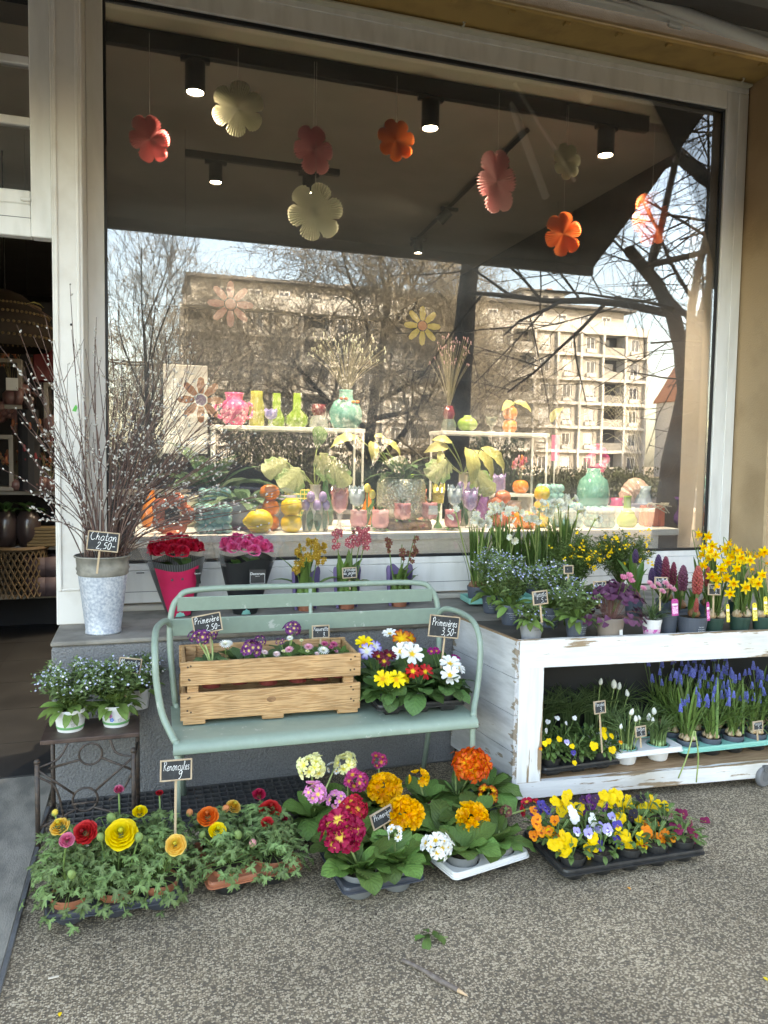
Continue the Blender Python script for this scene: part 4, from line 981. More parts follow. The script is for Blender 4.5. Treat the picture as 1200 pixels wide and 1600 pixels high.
# ranunculus: nested cups of petals
def ran_flower(R, cols, openn=1.0, seed=0, nr=7):
    rd = random.Random(seed); ts = []
    for k in range(nr):
        f = k/(nr-1); rk = R*(.13+.87*f*(.72+.28*openn)); zk = R*(.52-(.25+.55*openn)*f**1.7); n = 4+int(3.2*f+.5); wd = pi/n*1.32; nu, nv = 6, 5
        for q in range(n):
            a0 = 2*pi*(q+.5*(k % 2)+rd.uniform(-.14, .14))/n; V = []; C = []; jz = rd.uniform(-.05, .05)*R; jr = rd.uniform(.94, 1.05)
            for j in range(nv+1):
                t = j/nv
                for i in range(nu+1):
                    u = i/nu*2-1; tt = min(1, t*(1-.20*u*u-.03*sin(u*6+q)))
                    r = rk*jr*(.30+.70*tt**.8)*(1-.05*(tt > .9)*(1-f)); z = zk+jz-R*.62*(1-tt)**1.6-R*.07*u*u*f+R*.05*(f > .5)*sin(u*4+q*2)*tt-R*.16*f*max(0, tt-.72)
                    a = a0+u*wd*(.35+.65*sin(pi*.5*min(1, t*1.25))); V.append((r*cos(a), r*sin(a), z)); c = mixc(cols[0], cols[1], f*1.5+.1); C.append(mixc(c, cols[2], max(0, tt-.6)*1.6*(.4+f)))
            F = [(j*(nu+1)+i, j*(nu+1)+i+1, (j+1)*(nu+1)+i+1, (j+1)*(nu+1)+i) for j in range(nv) for i in range(nu)]
            ts.append(Tm(V, F, C=np.array(C)))
    ts.append(ball(R*.17, 10, 6, .9, (0, 0, R*.40)).paint(cols[0]))
    return join(ts)
def bud(R, tip, base=(.25, .36, .12)):
    t = ball(R, 14, 9, 1.1)
    z = t.V[:, 2]/(R*1.1)
    for i, v in enumerate(z): t.C[i] = mixc(base, tip, (v+.2+.25*sin(atan2(t.V[i, 1], t.V[i, 0])*5))/.5)
    return t

# ranunculus foliage: deeply lobed leaf
def lobed_leaf(R, seed):
    rd = random.Random(seed); n = 41; V = [(0, 0, 0)]
    for ring_, s in ((1, .55), (2, 1.0)):
        for k in range(n):
            a = -2.45+4.9*k/(n-1)
            lob = abs(cos(a*1.92))**.7; fine = .80+.20*cos(a*15+seed)
            r = R*(.20+.80*lob)*fine*(1-.12*abs(a)/2.45)
            if s < 1: r = min(r, R*.62)*.75
            V.append((r*sin(a), r*cos(a)*1.05+R*.1, R*(-.22*(r/R)**2+.10*cos(a*5.7+seed)*(r/R))))
    F = [(0, 1+k+1, 1+k) for k in range(n-1)]+[(1+k, 1+k+1, 1+n+k+1, 1+n+k) for k in range(n-1)]
    U = [(.5, 0)]+[(.5+.25*sin(-2.45+4.9*k/(n-1)), .5) for k in range(n)]+[(.5+.5*sin(-2.45+4.9*k/(n-1)), 1) for k in range(n)]
    return Tm(V, F, U=U)
M_RLEAF = leafmat('ranunculus_leaf', (.165, .25, .09), nv=3, vein=1.25, rnd=.4, trans=.2, bump=.0006)
RL = [mesh(lobed_leaf(.036, s), 'leaf', M_RLEAF) for s in range(4)]
_cache = {}
def cached(key, f):
    if key not in _cache: _cache[key] = f()
    return _cache[key]
RCOL = {'yellow': ((.55, .52, .03), (.93, .68, .012), (.95, .74, .03)), 'amber': ((.62, .50, .05), (.93, .53, .05), (.95, .66, .20)), 'red': ((.28, .008, .012), (.50, .012, .018), (.62, .03, .035)),
        'orange': ((.55, .12, .02), (.82, .12, .012), (.9, .25, .03)), 'pink': ((.55, .08, .16), (.62, .07, .20), (.75, .3, .38)), 'peach': ((.7, .4, .12), (.9, .38, .16), (.9, .55, .3)), 'crimson': ((.30, .008, .03), (.48, .012, .06), (.6, .03, .09))}
def dome_leaves(t, meshes, n, cx, cy, z0, rx, ry, h, name='leaf', rd=RND, sc=(.7, 1.25), up=.55, low=-.15):
    st = []
    for i in range(n):
        a = rd.random()*2*pi; e = rd.uniform(low, 1.0)*pi/2; d = rd.uniform(.62, 1.02)
        dirv = Vector((cos(a)*cos(e), sin(a)*cos(e), sin(e)))
        p = Vector((cx+rx*d*dirv.x, cy+ry*d*dirv.y, z0+h*max(-.28, d*dirv.z)))
        nr = (dirv*(1-up)+Vector((0, 0, up))+Vector((rd.gauss(0, .3), rd.gauss(0, .3), rd.gauss(0, .2))))
        tip = Vector((cos(a)+rd.gauss(0, .5), sin(a)+rd.gauss(0, .5), -.35))
        put(t, name, meshes[i % len(meshes)], p, nr, tip, rd.uniform(*sc))
        if i % 2 == 0:
            b = Vector((cx, cy, z0)).lerp(p, .12); st.append(tube([tuple(b), tuple(b.lerp(p, .5)+Vector((0, 0, h*.10))), tuple(p)], .0014, 4, False))
    part('stalks', st, M_STEM, t, kind='stuff')
def stalk(t, a, b, r=.0028, bend=.01, m=None, name='stem'):
    a, b = Vector(a), Vector(b); mid = a.lerp(b, .5)+Vector((RND.gauss(0, bend), RND.gauss(0, bend), 0))
    return part(name, tube(arc([tuple(a), tuple(mid), tuple(b)], 4), r, 7), m or M_STEM, t, smooth=True)
def ranunculus(label, loc, flowers, buds=(), n=120, rt=.066, rx=.148, h=.17, color='terracotta', cnt=None, lx=0, ly=0):
    t = potted('ranunculus_pot', label, 'ranunculus', loc, 'potted ranunculus', rt, rt*.72, .085, color, rz=0)
    dome_leaves(t, RL, n, lx, ly, .088, rx, rx*.95, h, rd=random.Random(label), sc=(.62, 1.1), low=-.2)
    for p, r, c, face, op in flowers:
        q = W2(t, p); me = cached(('ran', c, round(op, 1)), lambda: mesh(ran_flower(1.0, RCOL[c], op, len(c)), 'flower', M_PETAL))
        d = Vector(face).normalized(); fl = objm('flower', me, t, along(q, d, sc=r))
        part('calyx', ball(.3, 8, 5, .5, (0, 0, -.42)), M_STEM, fl, smooth=True)
        stalk(t, (lx+q.x*.25, ly+q.y*.25, .09), q-d*r*.4, .0032)
    for p, r, c in buds:
        q = W2(t, p); me = cached(('bud', c), lambda: mesh(bud(1.0, c), 'bud', M_PETAL))
        objm('bud', me, t, along(q, (RND.gauss(0, .3), -.3, 1), sc=(r*.78, r*.78, r*.92))); stalk(t, (lx+q.x*.3, ly+q.y*.3, .09), q, .0028)
    return t
def F_(x=0, y=-.75, z=.75): return (x, y, z)

# ---- tray of ranunculus by the door
T1 = (-.10, 2.752, 0); tray('dark slate plastic tray of ranunculus nearest the door slab', T1, .03, 3, 2, .142, .145, .062, 'slate')
GB = (.25, .36, .12)
c1 = lambda i, j: cell(T1, .03, 3, 2, .142, .145, i, j)
ranunculus('ranunculus with a mauve pink half open bloom at the slate tray front', c1(0, 0), [((-0.243,2.600,0.309), .031, 'pink', F_(.1, -.5, .6), .35)], [((-0.227,2.560,0.212), .016, GB)], n=120)
ranunculus('ranunculus with the large yellow bloom in the middle of the slate tray', c1(1, 0), [((-0.078,2.600,0.312), .054, 'yellow', F_(0, -.75, .75), 1.)], [((-0.141,2.620,0.294), .017, GB), ((-0.022,2.600,0.287), .018, GB)], n=135)
ranunculus('ranunculus with the amber bloom beside the sign stick', c1(2, 0), [((0.095,2.600,0.247), .039, 'amber', F_(-.1, -.7, .6), .85)], [((0.017,2.660,0.239), .014, GB)], n=125)
ranunculus('ranunculus with open orange yellow blooms at the back left of the slate tray', c1(0, 1), [((-0.291,2.830,0.258), .036, 'amber', F_(-.2, -.4, .8), 1.0)], [((-0.305,2.850,0.293), .014, (.8, .6, .1))], n=120)
ranunculus('ranunculus with the red bloom and a raised pink bud', c1(1, 1), [((-0.200,2.700,0.281), .044, 'red', F_(-.25, -.7, .6), .9), ((-0.092,2.880,0.341), .024, 'pink', F_(.1, -.3, .9), .3)], [((-0.116,2.800,0.273), .02, GB)], n=125)
ranunculus('ranunculus with the small cupped yellow bloom and a red bud', c1(2, 1), [((-0.021,2.860,0.260), .031, 'yellow', F_(0, -.4, .9), .55), ((0.051,2.980,0.267), .018, 'red', F_(0, -.3, .9), .3)], [], n=125)
# ---- terracotta tray
T2 = (.356, 2.80, 0); tray('terracotta coloured plastic tray with black cups between two other trays', T2, .14, 2, 2, .165, .15, .075, 'terracotta', cup='black')
c2 = lambda i, j: cell(T2, .14, 2, 2, .165, .15, i, j)
ranunculus('ranunculus with orange and lemon yellow blooms at the left of the terracotta tray', c2(0, 0), [((0.213,2.760,0.261), .042, 'orange', F_(-.1, -.55, .8), .8), ((0.246,2.720,0.221), .034, 'yellow', F_(.1, -.6, .7), .9)], [((0.316,2.700,0.202), .019, GB), ((0.192,2.720,0.209), .015, GB)], n=130, h=.12)
ranunculus('ranunculus with a small scarlet bloom low over the right of the terracotta tray', c2(1, 0), [((0.430,2.750,0.207), .027, 'red', F_(.05, -.7, .6), .6)], [((0.366,2.680,0.172), .018, (.7, .3, .3))], n=130, h=.115)
ranunculus('ranunculus with the amber bloom at the back of the terracotta tray', c2(0, 1), [((0.327,2.920,0.212), .032, 'amber', F_(.3, -.4, .8), .9)], [((0.289,2.880,0.219), .018, (.85, .3, .12)), ((0.156,2.860,0.230), .016, (.8, .3, .12))], n=115, h=.125)
ranunculus('ranunculus with the wide crimson bloom at the back right of the terracotta tray', c2(1, 1), [((0.462,2.880,0.203), .045, 'red', F_(.05, -.5, .85), 1.0), ((0.432,2.980,0.222), .030, 'crimson', F_(0, -.4, .9), .7), ((0.518,2.900,0.146), .018, 'crimson', F_(.4, -.4, .8), .5)], [], n=125, h=.125)

# ------------------------------------------------------------------ primroses
M_PLEAF = leafmat('primrose_leaf', (.125, .225, .055), nv=8, rnd=.5, vein=1.3, bump=.0011)
M_PLEAFD = leafmat('dark_primrose_leaf', (.085, .17, .05), nv=8, rnd=.3, vein=1.25, bump=.001)
PLM = [mesh(leaf(1., .56, 9, 6, a0, a1, .10, wv, 3.2, base=.22, wrinkle=.014, peak=.62, pt=.75), 'leaf', M_PLEAF) for a0, a1, wv in ((1.25, .2, .035), (.95, -.45, .05), (.55, -.85, .045), (1.1, -.1, .06), (.8, -.2, .085), (1.0, -.9, .07))]
PLD = [mesh(leaf(1., .60, 9, 6, a0, a1, .10, wv, 3.2, base=.2, wrinkle=.014, peak=.62, pt=.75), 'leaf', M_PLEAFD) for a0, a1, wv in ((1.2, .1, .035), (.9, -.5, .05), (.5, -.8, .045))]
def rosette(t, ms, n, z0, r0, L, rd=RND, spin=0., upmix=0.35, name='leaf', lo=.7):
    for i in range(n):
        a = spin+i*2.39996+rd.gauss(0, .15); f = i/max(1, n-1)
        me = ms[0] if f < upmix else ms[1+(i % (len(ms)-1))]
        M = Matrix.Translation((0, 0, z0)) @ Matrix.Rotation(a, 4, 'Z') @ Matrix.Translation((0, r0*(.4+.6*f), 0)) @ Matrix.Rotation(rd.gauss(0, .12)-.25*f, 4, 'X') @ Matrix.Rotation(rd.gauss(0, .2), 4, 'Y')
        s = L*rd.uniform(lo, 1.1)
        objm(name, me, t, M @ Matrix.Diagonal((s, s, s, 1)))
YEL = (.93, .62, .01)
PC = {  # eye, petal, rim
 'yellow': ((.85, .36, .01), (.93, .66, .012), (.94, .74, .03)), 'white': ((.9, .55, .02), (.90, .90, .86), (.92, .92, .90)), 'red': ((.92, .62, .02), (.58, .012, .014), (.48, .01, .012)),
 'wine': ((.8, .5, .02), (.16, .008, .03), (.10, .006, .02)), 'violet': ((.85, .8, .5), (.75, .72, .9), (.16, .10, .50)), 'redgold': ((.93, .62, .01), (.85, .42, .01), (.42, .02, .012)),
 'crimson': ((.93, .66, .10), (.45, .01, .07), (.36, .008, .06)), 'pale': ((.88, .75, .10), (.90, .86, .38), (.91, .89, .52)), 'pink': ((.92, .75, .12), (.82, .26, .55), (.86, .36, .66)), 'rose': ((.9, .5, .05), (.62, .05, .16), (.55, .06, .26)),
 'gold': ((.85, .30, .005), (.92, .42, .005), (.93, .50, .01)), 'orange': ((.93, .55, .01), (.88, .26, .008), (.66, .05, .008)), 'magenta': ((.75, .5, .05), (.40, .008, .20), (.34, .006, .18)), 'ruby': ((.92, .55, .05), (.50, .012, .04), (.62, .02, .06)),
 'auricula': ((.93, .72, .22), (.26, .06, .24), (.17, .035, .19)), 'dusty': ((.3, .3, .1), (.25, .05, .07), (.2, .1, .07))}
def pfl(c, n=5): return cached(('pf', c, n), lambda: mesh(prim_flower(1., *PC[c], n=n, eyer=.42 if c == 'crimson' else .32, cup=.22 if c != 'gold' else .5), 'floret', M_PETAL))
def head(t, world, R, c, n=16, base=(0, 0, .09), fr=.49, up=.35, rd=RND, stem=True):
    q = W2(t, world); b = Vector(base)
    st = tube(arc([tuple(b), tuple(b.lerp(q, .5)+Vector((RND.gauss(0, .006), RND.gauss(0, .006), 0))), tuple(q)], 3), .0042, 7) if stem else ball(R*.3, 8, 5, 1, tuple(q))
    ft = [st]
    h = part('flower_head', ft, M_PALESTEM, t, smooth=True); R *= 1.08
    dom = Vector((0, -.5, .75)).normalized()
    for i in range(n):
        z = 1-1.25*(i+.5)/n; a = i*2.39996; s = sqrt(max(0, 1-z*z))
        d = Vector((s*cos(a), s*sin(a), z)); d = dom.rotation_difference(Vector((0, 0, 1))).inverted() @ d
        objm('floret', pfl(c), h, along(q+Vector((d.x*1.05, d.y*1.05, d.z*.8))*R*rd.uniform(.6, .86), d+Vector((rd.gauss(0, .28), rd.gauss(0, .28), .15)), sc=R*fr*rd.uniform(.78, 1.2)))
    return h
def polyanthus(label, loc, heads, L=.155, n=17, color='midgrey', rt=.064, h=.085, name='polyanthus_pot', ms=None):
    rd = random.Random(label); t = potted(name, label, 'primrose', loc, 'polyanthus primroses on the ground', rt, rt*.75, h, color, rz=0)
    rosette(t, ms or PLM, n, h*.95, .02, L, rd, rd.random()*6)
    for w, R, c, k in heads: head(t, w, R, c, k, (0, 0, h))
    return t
T3 = (.795, 2.635, 0); tray('slate grey two pot tray of polyanthus at the front middle', T3, .06, 2, 2, .145, .15, .07, 'slate', cup='midgrey')
c3 = lambda i, j: cell(T3, .06, 2, 2, .145, .15, i, j)
polyanthus('polyanthus with the big crimson and yellow head in a grey pot', c3(0, 0), [((0.658,2.530,0.255), .070, 'crimson', 24)], n=18)
polyanthus('polyanthus with a small white head and pale green leaves', c3(1, 0), [((0.862,2.550,0.206), .030, 'white', 5)], n=19)
polyanthus('polyanthus with a dense dark red head behind the crimson one', c3(0, 1), [((0.751,2.720,0.239), .050, 'ruby', 16)], n=17)
polyanthus('polyanthus with the golden orange head beside the slanting sign', c3(1, 1), [((0.938,2.680,0.209), .060, 'gold', 20)], n=17)
T4 = (.80, 3.00, 0); tray('grey tray hidden under the pale yellow and pink polyanthus', T4, .0, 3, 1, .145, .15, .07, 'slate')
c4 = lambda i: cell(T4, 0, 3, 1, .145, .15, i, 0)
polyanthus('polyanthus with pale yellow and pink heads at the back left', c4(0), [((0.644,2.980,0.309), .054, 'pale', 14), ((0.638,2.880,0.243), .044, 'pink', 12), ((0.759,3.060,0.257), .028, 'white', 5)], n=17)
polyanthus('polyanthus with a pale yellow ruffled head and a loose pink one', c4(1), [((0.804,3.050,0.276), .046, 'pale', 12), ((0.722,2.860,0.214), .038, 'pink', 9)], n=16)
polyanthus('polyanthus with rose and golden heads behind the sign', c4(2), [((0.830,2.980,0.227), .050, 'rose', 12), ((0.972,3.120,0.245), .036, 'rose', 9), ((0.937,2.940,0.199), .058, 'gold', 18)], n=18)
# ---- white tray and the pots behind it
T5 = (1.20, 2.665, 0); tray('white plastic tray of polyanthus beside the cart foot', T5, .22, 2, 2, .17, .155, .062, 'white', cup='black')
c5 = lambda i, j: cell(T5, .22, 2, 2, .17, .155, i, j)
polyanthus('polyanthus with a round white head hanging over the white tray', c5(0, 0), [((1.009,2.500,0.163), .050, 'white', 13)], n=17)
polyanthus('polyanthus with a faded dusty head in a light grey pot of the white tray', c5(1, 0), [((1.365,2.680,0.170), .026, 'dusty', 8)], n=15, L=.15, color='grey')
polyanthus('polyanthus with a big golden head above one tall upright leaf', c5(0, 1), [((1.213,2.660,0.165), .060, 'gold', 20)], n=18)
polyanthus('polyanthus with red flowers leaning over the pansy tray', c5(1, 1), [((1.523,2.750,0.130), .045, 'ruby', 5)], n=15)
T6 = (1.29, 3.00, 0); tray('grey tray hidden behind the white one', T6, .1, 3, 1, .15, .15, .07, 'slate')
c6 = lambda i: cell(T6, .1, 3, 1, .15, .15, i, 0)
polyanthus('polyanthus with loose yellow flowers left of the orange one', c6(0), [((1.109,2.980,0.210), .040, 'gold', 6), ((1.131,2.860,0.140), .026, 'magenta', 3)], n=17)
polyanthus('polyanthus with the tall orange red globe against the cart', c6(1), [((1.336,2.950,0.253), .074, 'orange', 26), ((1.282,3.000,0.279), .024, 'orange', 4)], n=17)
polyanthus('polyanthus with red and yellow streaked flowers against the cart', c6(2), [((1.367,2.850,0.162), .044, 'redgold', 8)], n=16)

# small primroses in the bench tray
def primrose(label, loc, flowers, n=18, L=.150, ms=None, rt=.046, h=.085, color='black'):
    rd = random.Random(label); t = potted('primrose_pot', label, 'primrose', loc, 'primroses on the bench', rt, rt*.72, h, color, rz=0)
    rosette(t, ms or PLD, n, h*.95, .015, L, rd, rd.random()*6)
    for w, R, c, face in flowers:
        q = W2(t, w); objm('flower', cached(('pfl', c), lambda: mesh(prim_flower(1., *PC[c], n=5, eyer=.27, cup=.15, ruff=.04, notch=.2), 'flower', M_PETAL)), t, along(q, face, sc=R)); stalk(t, (0, 0, h), q-Vector(face).normalized()*R*.1, .0018)
    return t
TB = (1.152, 3.23, .452); tray('black plastic tray of primroses on the bench seat', TB, -.03, 3, 3, .128, .108, .05, 'black', square=True, r=.045)
cb = lambda i, j: cell(TB, -.03, 3, 3, .128, .108, i, j)
fu = (0, -.7, .8)
primrose('primrose with two bright yellow flowers at the tray front', cb(0, 0), [((0.965,3.060,0.623), .041, 'yellow', (-.2, -.8, .6)), ((1.022,3.050,0.619), .043, 'yellow', (.1, -.8, .6)), ((1.073,3.090,0.609), .030, 'yellow', (.6, -.5, .6))])
primrose('primrose with twin red yellow eyed flowers in the tray front', cb(1, 0), [((1.111,3.090,0.638), .036, 'red', (-.1, -.8, .5)), ((1.162,3.070,0.637), .037, 'red', (.15, -.9, .5))])
primrose('primrose with large white flowers under the bench sign', cb(2, 0), [((1.268,3.050,0.621), .048, 'white', (.0, -.8, .6)), ((1.288,3.100,0.657), .050, 'white', (-.1, -.5, .9)), ((1.328,3.100,0.638), .040, 'white', (.5, -.5, .7))])
primrose('primrose with dark wine flowers beside the crate', cb(0, 1), [((0.980,3.170,0.691), .036, 'wine', (0, -.4, .9)), ((1.034,3.190,0.688), .036, 'wine', (.1, -.5, .9)), ((0.995,3.140,0.677), .03, 'wine', (0, -.8, .5))], n=16)
primrose('primrose with a big white flower in the tray centre', cb(1, 1), [((1.131,3.160,0.695), .056, 'white', (.0, -.75, .65)), ((1.087,3.190,0.702), .046, 'white', (-.5, -.5, .6)), ((1.131,3.220,0.721), .036, 'white', (0, -.1, 1))], n=16)
primrose('primrose with small magenta buds below the sign', cb(2, 1), [((1.238,3.200,0.691), .022, 'magenta', (-.2, -.6, .7)), ((1.262,3.200,0.692), .022, 'magenta', (.3, -.6, .7)), ((1.349,3.180,0.659), .026, 'magenta', (.3, -.3, .9))], n=16)
primrose('primrose with yellow and violet flowers against the crate', cb(0, 2), [((0.944,3.280,0.727), .044, 'yellow', (-.1, -.5, .8)), ((0.945,3.240,0.698), .040, 'violet', (-.2, -.8, .5)), ((0.992,3.270,0.709), .034, 'violet', (.2, -.7, .6))], n=15)
primrose('primrose with red gold ringed flower at the tray back', cb(1, 2), [((1.120,3.280,0.737), .046, 'redgold', (-.1, -.8, .6)), ((1.171,3.310,0.731), .036, 'redgold', (.4, -.6, .6)), ((1.090,3.360,0.745), .038, 'white', (-.2, -.3, .9))], n=16)
primrose('primrose without open flowers behind the bench sign', cb(2, 2), [((1.015,3.400,0.746), .022, 'magenta', (-.2, -.4, .8))][:0], n=17)

# pots in the crate
M_BELLIS = mat('daisy_petal', (1, 1, 1), .6, vcol=True, trans=.2)
def bellis(R, c1, c2):
    ts = []; p = leaf(1, .26, 2, 2, .5, -.2)
    for k in range(5):
        n = 16-2*k
        for i in range(n):
            e = .1+k*.3; ts.append(p.x(Matrix.Rotation(2*pi*(i+.5*k)/n, 4, 'Z') @ Matrix.Rotation(e, 4, 'X') @ Matrix.Diagonal((R*(1-.13*k),)*3+(1,))).x(col=mixc(c1, c2, k/4)))
    return join(ts)
SMALL = [mesh(leaf(1., .5, 5, 4, a, b, .12, .03, 2, base=.18, peak=.65, pt=.7), 'leaf', M_PLEAF) for a, b in ((1.1, .1), (.7, -.4), (.3, -.5))]
M_CLEAF = leafmat('grey_green_leaf', (.11, .185, .075), nv=6, rnd=.3, vein=1.3, bump=.0008)
AUR = [mesh(leaf(1., .55, 6, 4, a, b, .12, .05, 2, base=.2, peak=.6, pt=.7), 'leaf', M_CLEAF) for a, b in ((1.1, .1), (.7, -.4), (.3, -.5))]
def crate_pot(name, label, u, v, heads=(), dais=(), ms=SMALL, n=22, L=.105, color='red'):
    w = Matrix.Rotation(CRZ, 3, 'Z') @ Vector((u, v, .125)); t = potted(name, label, 'daisy' if dais else 'primrose', CR+w, 'pots in the wooden crate', .052, .038, .08, color, rz=0)
    rosette(t, ms, n, .078, .012, L, random.Random(label), u*9)
    for p, R, k in heads: head(t, p, R, 'auricula', k, (0, 0, .08), .42)
    for p, R, c in dais:
        q = W2(t, p); me = cached(('bel', c), lambda: mesh(bellis(1., *{'w': ((.9, .9, .88), (.86, .84, .6)), 'p': ((.85, .45, .55), (.80, .30, .42)), 'lp': ((.9, .72, .74), (.88, .6, .55)), 'm': ((.62, .12, .26), (.5, .06, .18)), 'y': ((.85, .84, .6), (.8, .7, .1))}[c]), 'flower', M_BELLIS))
        objm('flower', me, t, along(q, (RND.gauss(0, .2), -.45, .9), sc=R)); stalk(t, (q.x*.3, q.y*.3, .08), q-Vector((0, 0, .002)), .0014)
    return t
crate_pot('auricula_pot', 'dark purple auricula at the left end of the crate', .13, .10, [((0.231,3.300,0.790), .038, 12), ((0.273,3.360,0.794), .036, 12), ((0.204,3.340,0.788), .03, 9)], ms=AUR)
crate_pot('daisy_pot', 'white pompon daisy beside the left auricula in the crate', .25, .13, dais=[((0.328,3.280,0.753), .030, 'w'), ((0.344,3.300,0.753), .022, 'w')], ms=AUR)
crate_pot('auricula_pot', 'purple yellow eyed auricula in the middle of the crate', .37, .09, [((0.437,3.260,0.741), .044, 14), ((0.478,3.300,0.760), .026, 7)], ms=AUR)
crate_pot('auricula_pot', 'tall dark auricula standing above the crate middle', .47, .20, [((0.632,3.360,0.793), .038, 14), ((0.578,3.360,0.735), .02, 6)], ms=AUR)
crate_pot('daisy_pot', 'white and pink daisies right of the tall auricula in the crate', .50, .10, dais=[((0.604,3.270,0.768), .018, 'w'), ((0.489,3.240,0.720), .018, 'lp'), ((0.598,3.250,0.722), .024, 'p'), ((0.571,3.240,0.721), .012, 'y'), ((0.538,3.220,0.714), .02, 'lp'), ((0.657,3.280,0.754), .012, 'y')])
crate_pot('daisy_pot', 'rose pink daisies near the small sign in the crate', .60, .11, dais=[((0.689,3.280,0.721), .026, 'p'), ((0.679,3.260,0.710), .012, 'y'), ((0.746,3.240,0.710), .030, 'w'), ((0.713,3.220,0.706), .014, 'lp')])
crate_pot('daisy_pot', 'deep magenta daisies at the right end of the crate', .69, .14, dais=[((0.766,3.300,0.726), .022, 'm'), ((0.807,3.300,0.721), .024, 'm'), ((0.790,3.280,0.715), .016, 'm'), ((0.811,3.270,0.699), .014, 'p')])

# ------------------------------------------------------------------ forget-me-nots
M_MLEAF = leafmat('forget_me_not_leaf', (.17, .27, .07), nv=2, vein=1.2, rnd=.35, bump=.0005)
ML = [mesh(leaf(1., .30, 6, 4, a, b, .18, .03, 1.5, base=.25, peak=.6, pt=.7), 'leaf', M_MLEAF) for a, b in ((1.2, .3), (.8, -.5), (.4, -.9))]
M_TINY = mat('tiny_foliage', (.16, .235, .085), .6, vcol=True, trans=.2); M_TINYF = mat('tiny_petal', (1, 1, 1), .6, vcol=True, trans=.2)
def tiny_flower(c, e): return prim_flower(1., e, c, c, n=5, eyer=.28, cup=.1)
TF = polar(1., 10, 2, lambda a: .62+.38*abs(cos(a*2.5)), lambda t, a: .12*t*t, lambda t, a: (1, 1, 1) if t > .3 else (1.3, 1.0, .35))
def myosotis(label, loc, color, rt=.052, h=.09, R=.10, top=.21, nf=150, n=26, seed=0, fcol=(.50, .56, .86), group='potted forget-me-nots', L=.105, off=(0, 0), ns=64):
    rd = random.Random(seed); t = potted('forget_me_not_pot', label, 'forget-me-not', loc, group, rt, rt*.76, h, color, rz=0)
    rosette(t, ML, n, h*.95, .022, L, rd, seed, .3, lo=.75)
    lf = leaf(1., .32, 2, 2, .6, -.3); fo = []; fl = []
    for i in range(ns):
        a = rd.random()*2*pi; u = sqrt(rd.random()); r = R*u; z = h+top*(.55+.45*sqrt(max(0, 1-u*u)))*rd.uniform(.72, 1.04)
        b = Vector((.25*r*cos(a), .25*r*sin(a), h)); p = Vector((off[0]+r*cos(a), off[1]+r*sin(a), z)); m = b.lerp(p, .55)+Vector((0, 0, .015))
        P = arc([tuple(b), tuple(m), tuple(p)], 4); fo.append(tube(P, .0012, 3, False).paint((.8, .9, .7)))
        for q in P[2:]:
            for _ in range(2):
                g = rd.uniform(.7, 1.25); fo.append(lf.x(pmat(q, (rd.gauss(0, .5), rd.gauss(0, .5), 1), (rd.gauss(0, 1), rd.gauss(0, 1), .3), rd.uniform(.020, .042)), (g, g, g)))
        for _ in range(max(1, nf//ns)+(rd.random() < .5)):
            q = p+Vector((rd.gauss(0, .013), rd.gauss(0, .013), rd.gauss(0, .009))); w = rd.uniform(.8, 1.15); wt = rd.random() < .22
            fl.append(TF.x(along(q, (rd.gauss(0, .5), -.5+rd.gauss(0, .4), .8), sc=rd.uniform(.0045, .0068)), tuple(c*w for c in ((.85, .86, .92) if wt else fcol))))
            fo.append(ball(.0028, 5, 3, 1, tuple(q+Vector((rd.gauss(0, .008), rd.gauss(0, .008), rd.gauss(0, .006))))).paint((1.3, 1.5, 1.4)))
    part('foliage', fo, M_TINY, t, smooth=True, kind='stuff'); part('flowers', fl, M_TINYF, t, kind='stuff')
    return t
# white pots on the iron table
tt = .4215
for lb, p, sd in (('forget-me-not in a white pot with green band at the left of the iron table', (-0.295,3.295,0.421), 1), ('forget-me-not in a white flower print pot at the right of the iron table', (-0.116,3.309,0.421), 2)):
    p = (p[0], p[1]+.055, tt)
    t = myosotis(lb, p, 'white', .066, .092, .150, .185, 190, 40, sd, (.55, .60, .85), L=.12, ns=80)
    part('green_band', lathe([(.0535, .012), (.0552, .017), (.0553, .0205), (.0545, .0225)], 28), mat('green_print', (.12, .36, .14), .5), t, smooth=True)
    r_ = random.Random(sd)
    for k, (a, z, c) in enumerate(((-.35, .055, (.75, .2, .5)), (-.25, .038, (.12, .25, .65)), (.55, .066, (.10, .2, .55)), (.25, .035, (.5, .5, .52)))[(0 if sd == 2 else 3):]):
        rr = .0607+z*.03
        for q in range(5): part('printed_flower', ball(.0038, 8, 4, .12).x(TR((0, 0, 0), (pi/2, 0, 0))).x(TR((.0055*cos(q*1.257), 0, .0055*sin(q*1.257)))).x(Matrix.Rotation(a, 4, 'Z') @ Matrix.Translation((0, -rr-.0006, z))), mat('flower_print_%d%d' % (sd, k), c, .5), t)
myosotis('forget-me-not mostly hidden at the back of the iron table', (-0.024,3.568,0.421), 'white', .05, .09, .085, .15, 90, 14, 3, (.6, .64, .85))

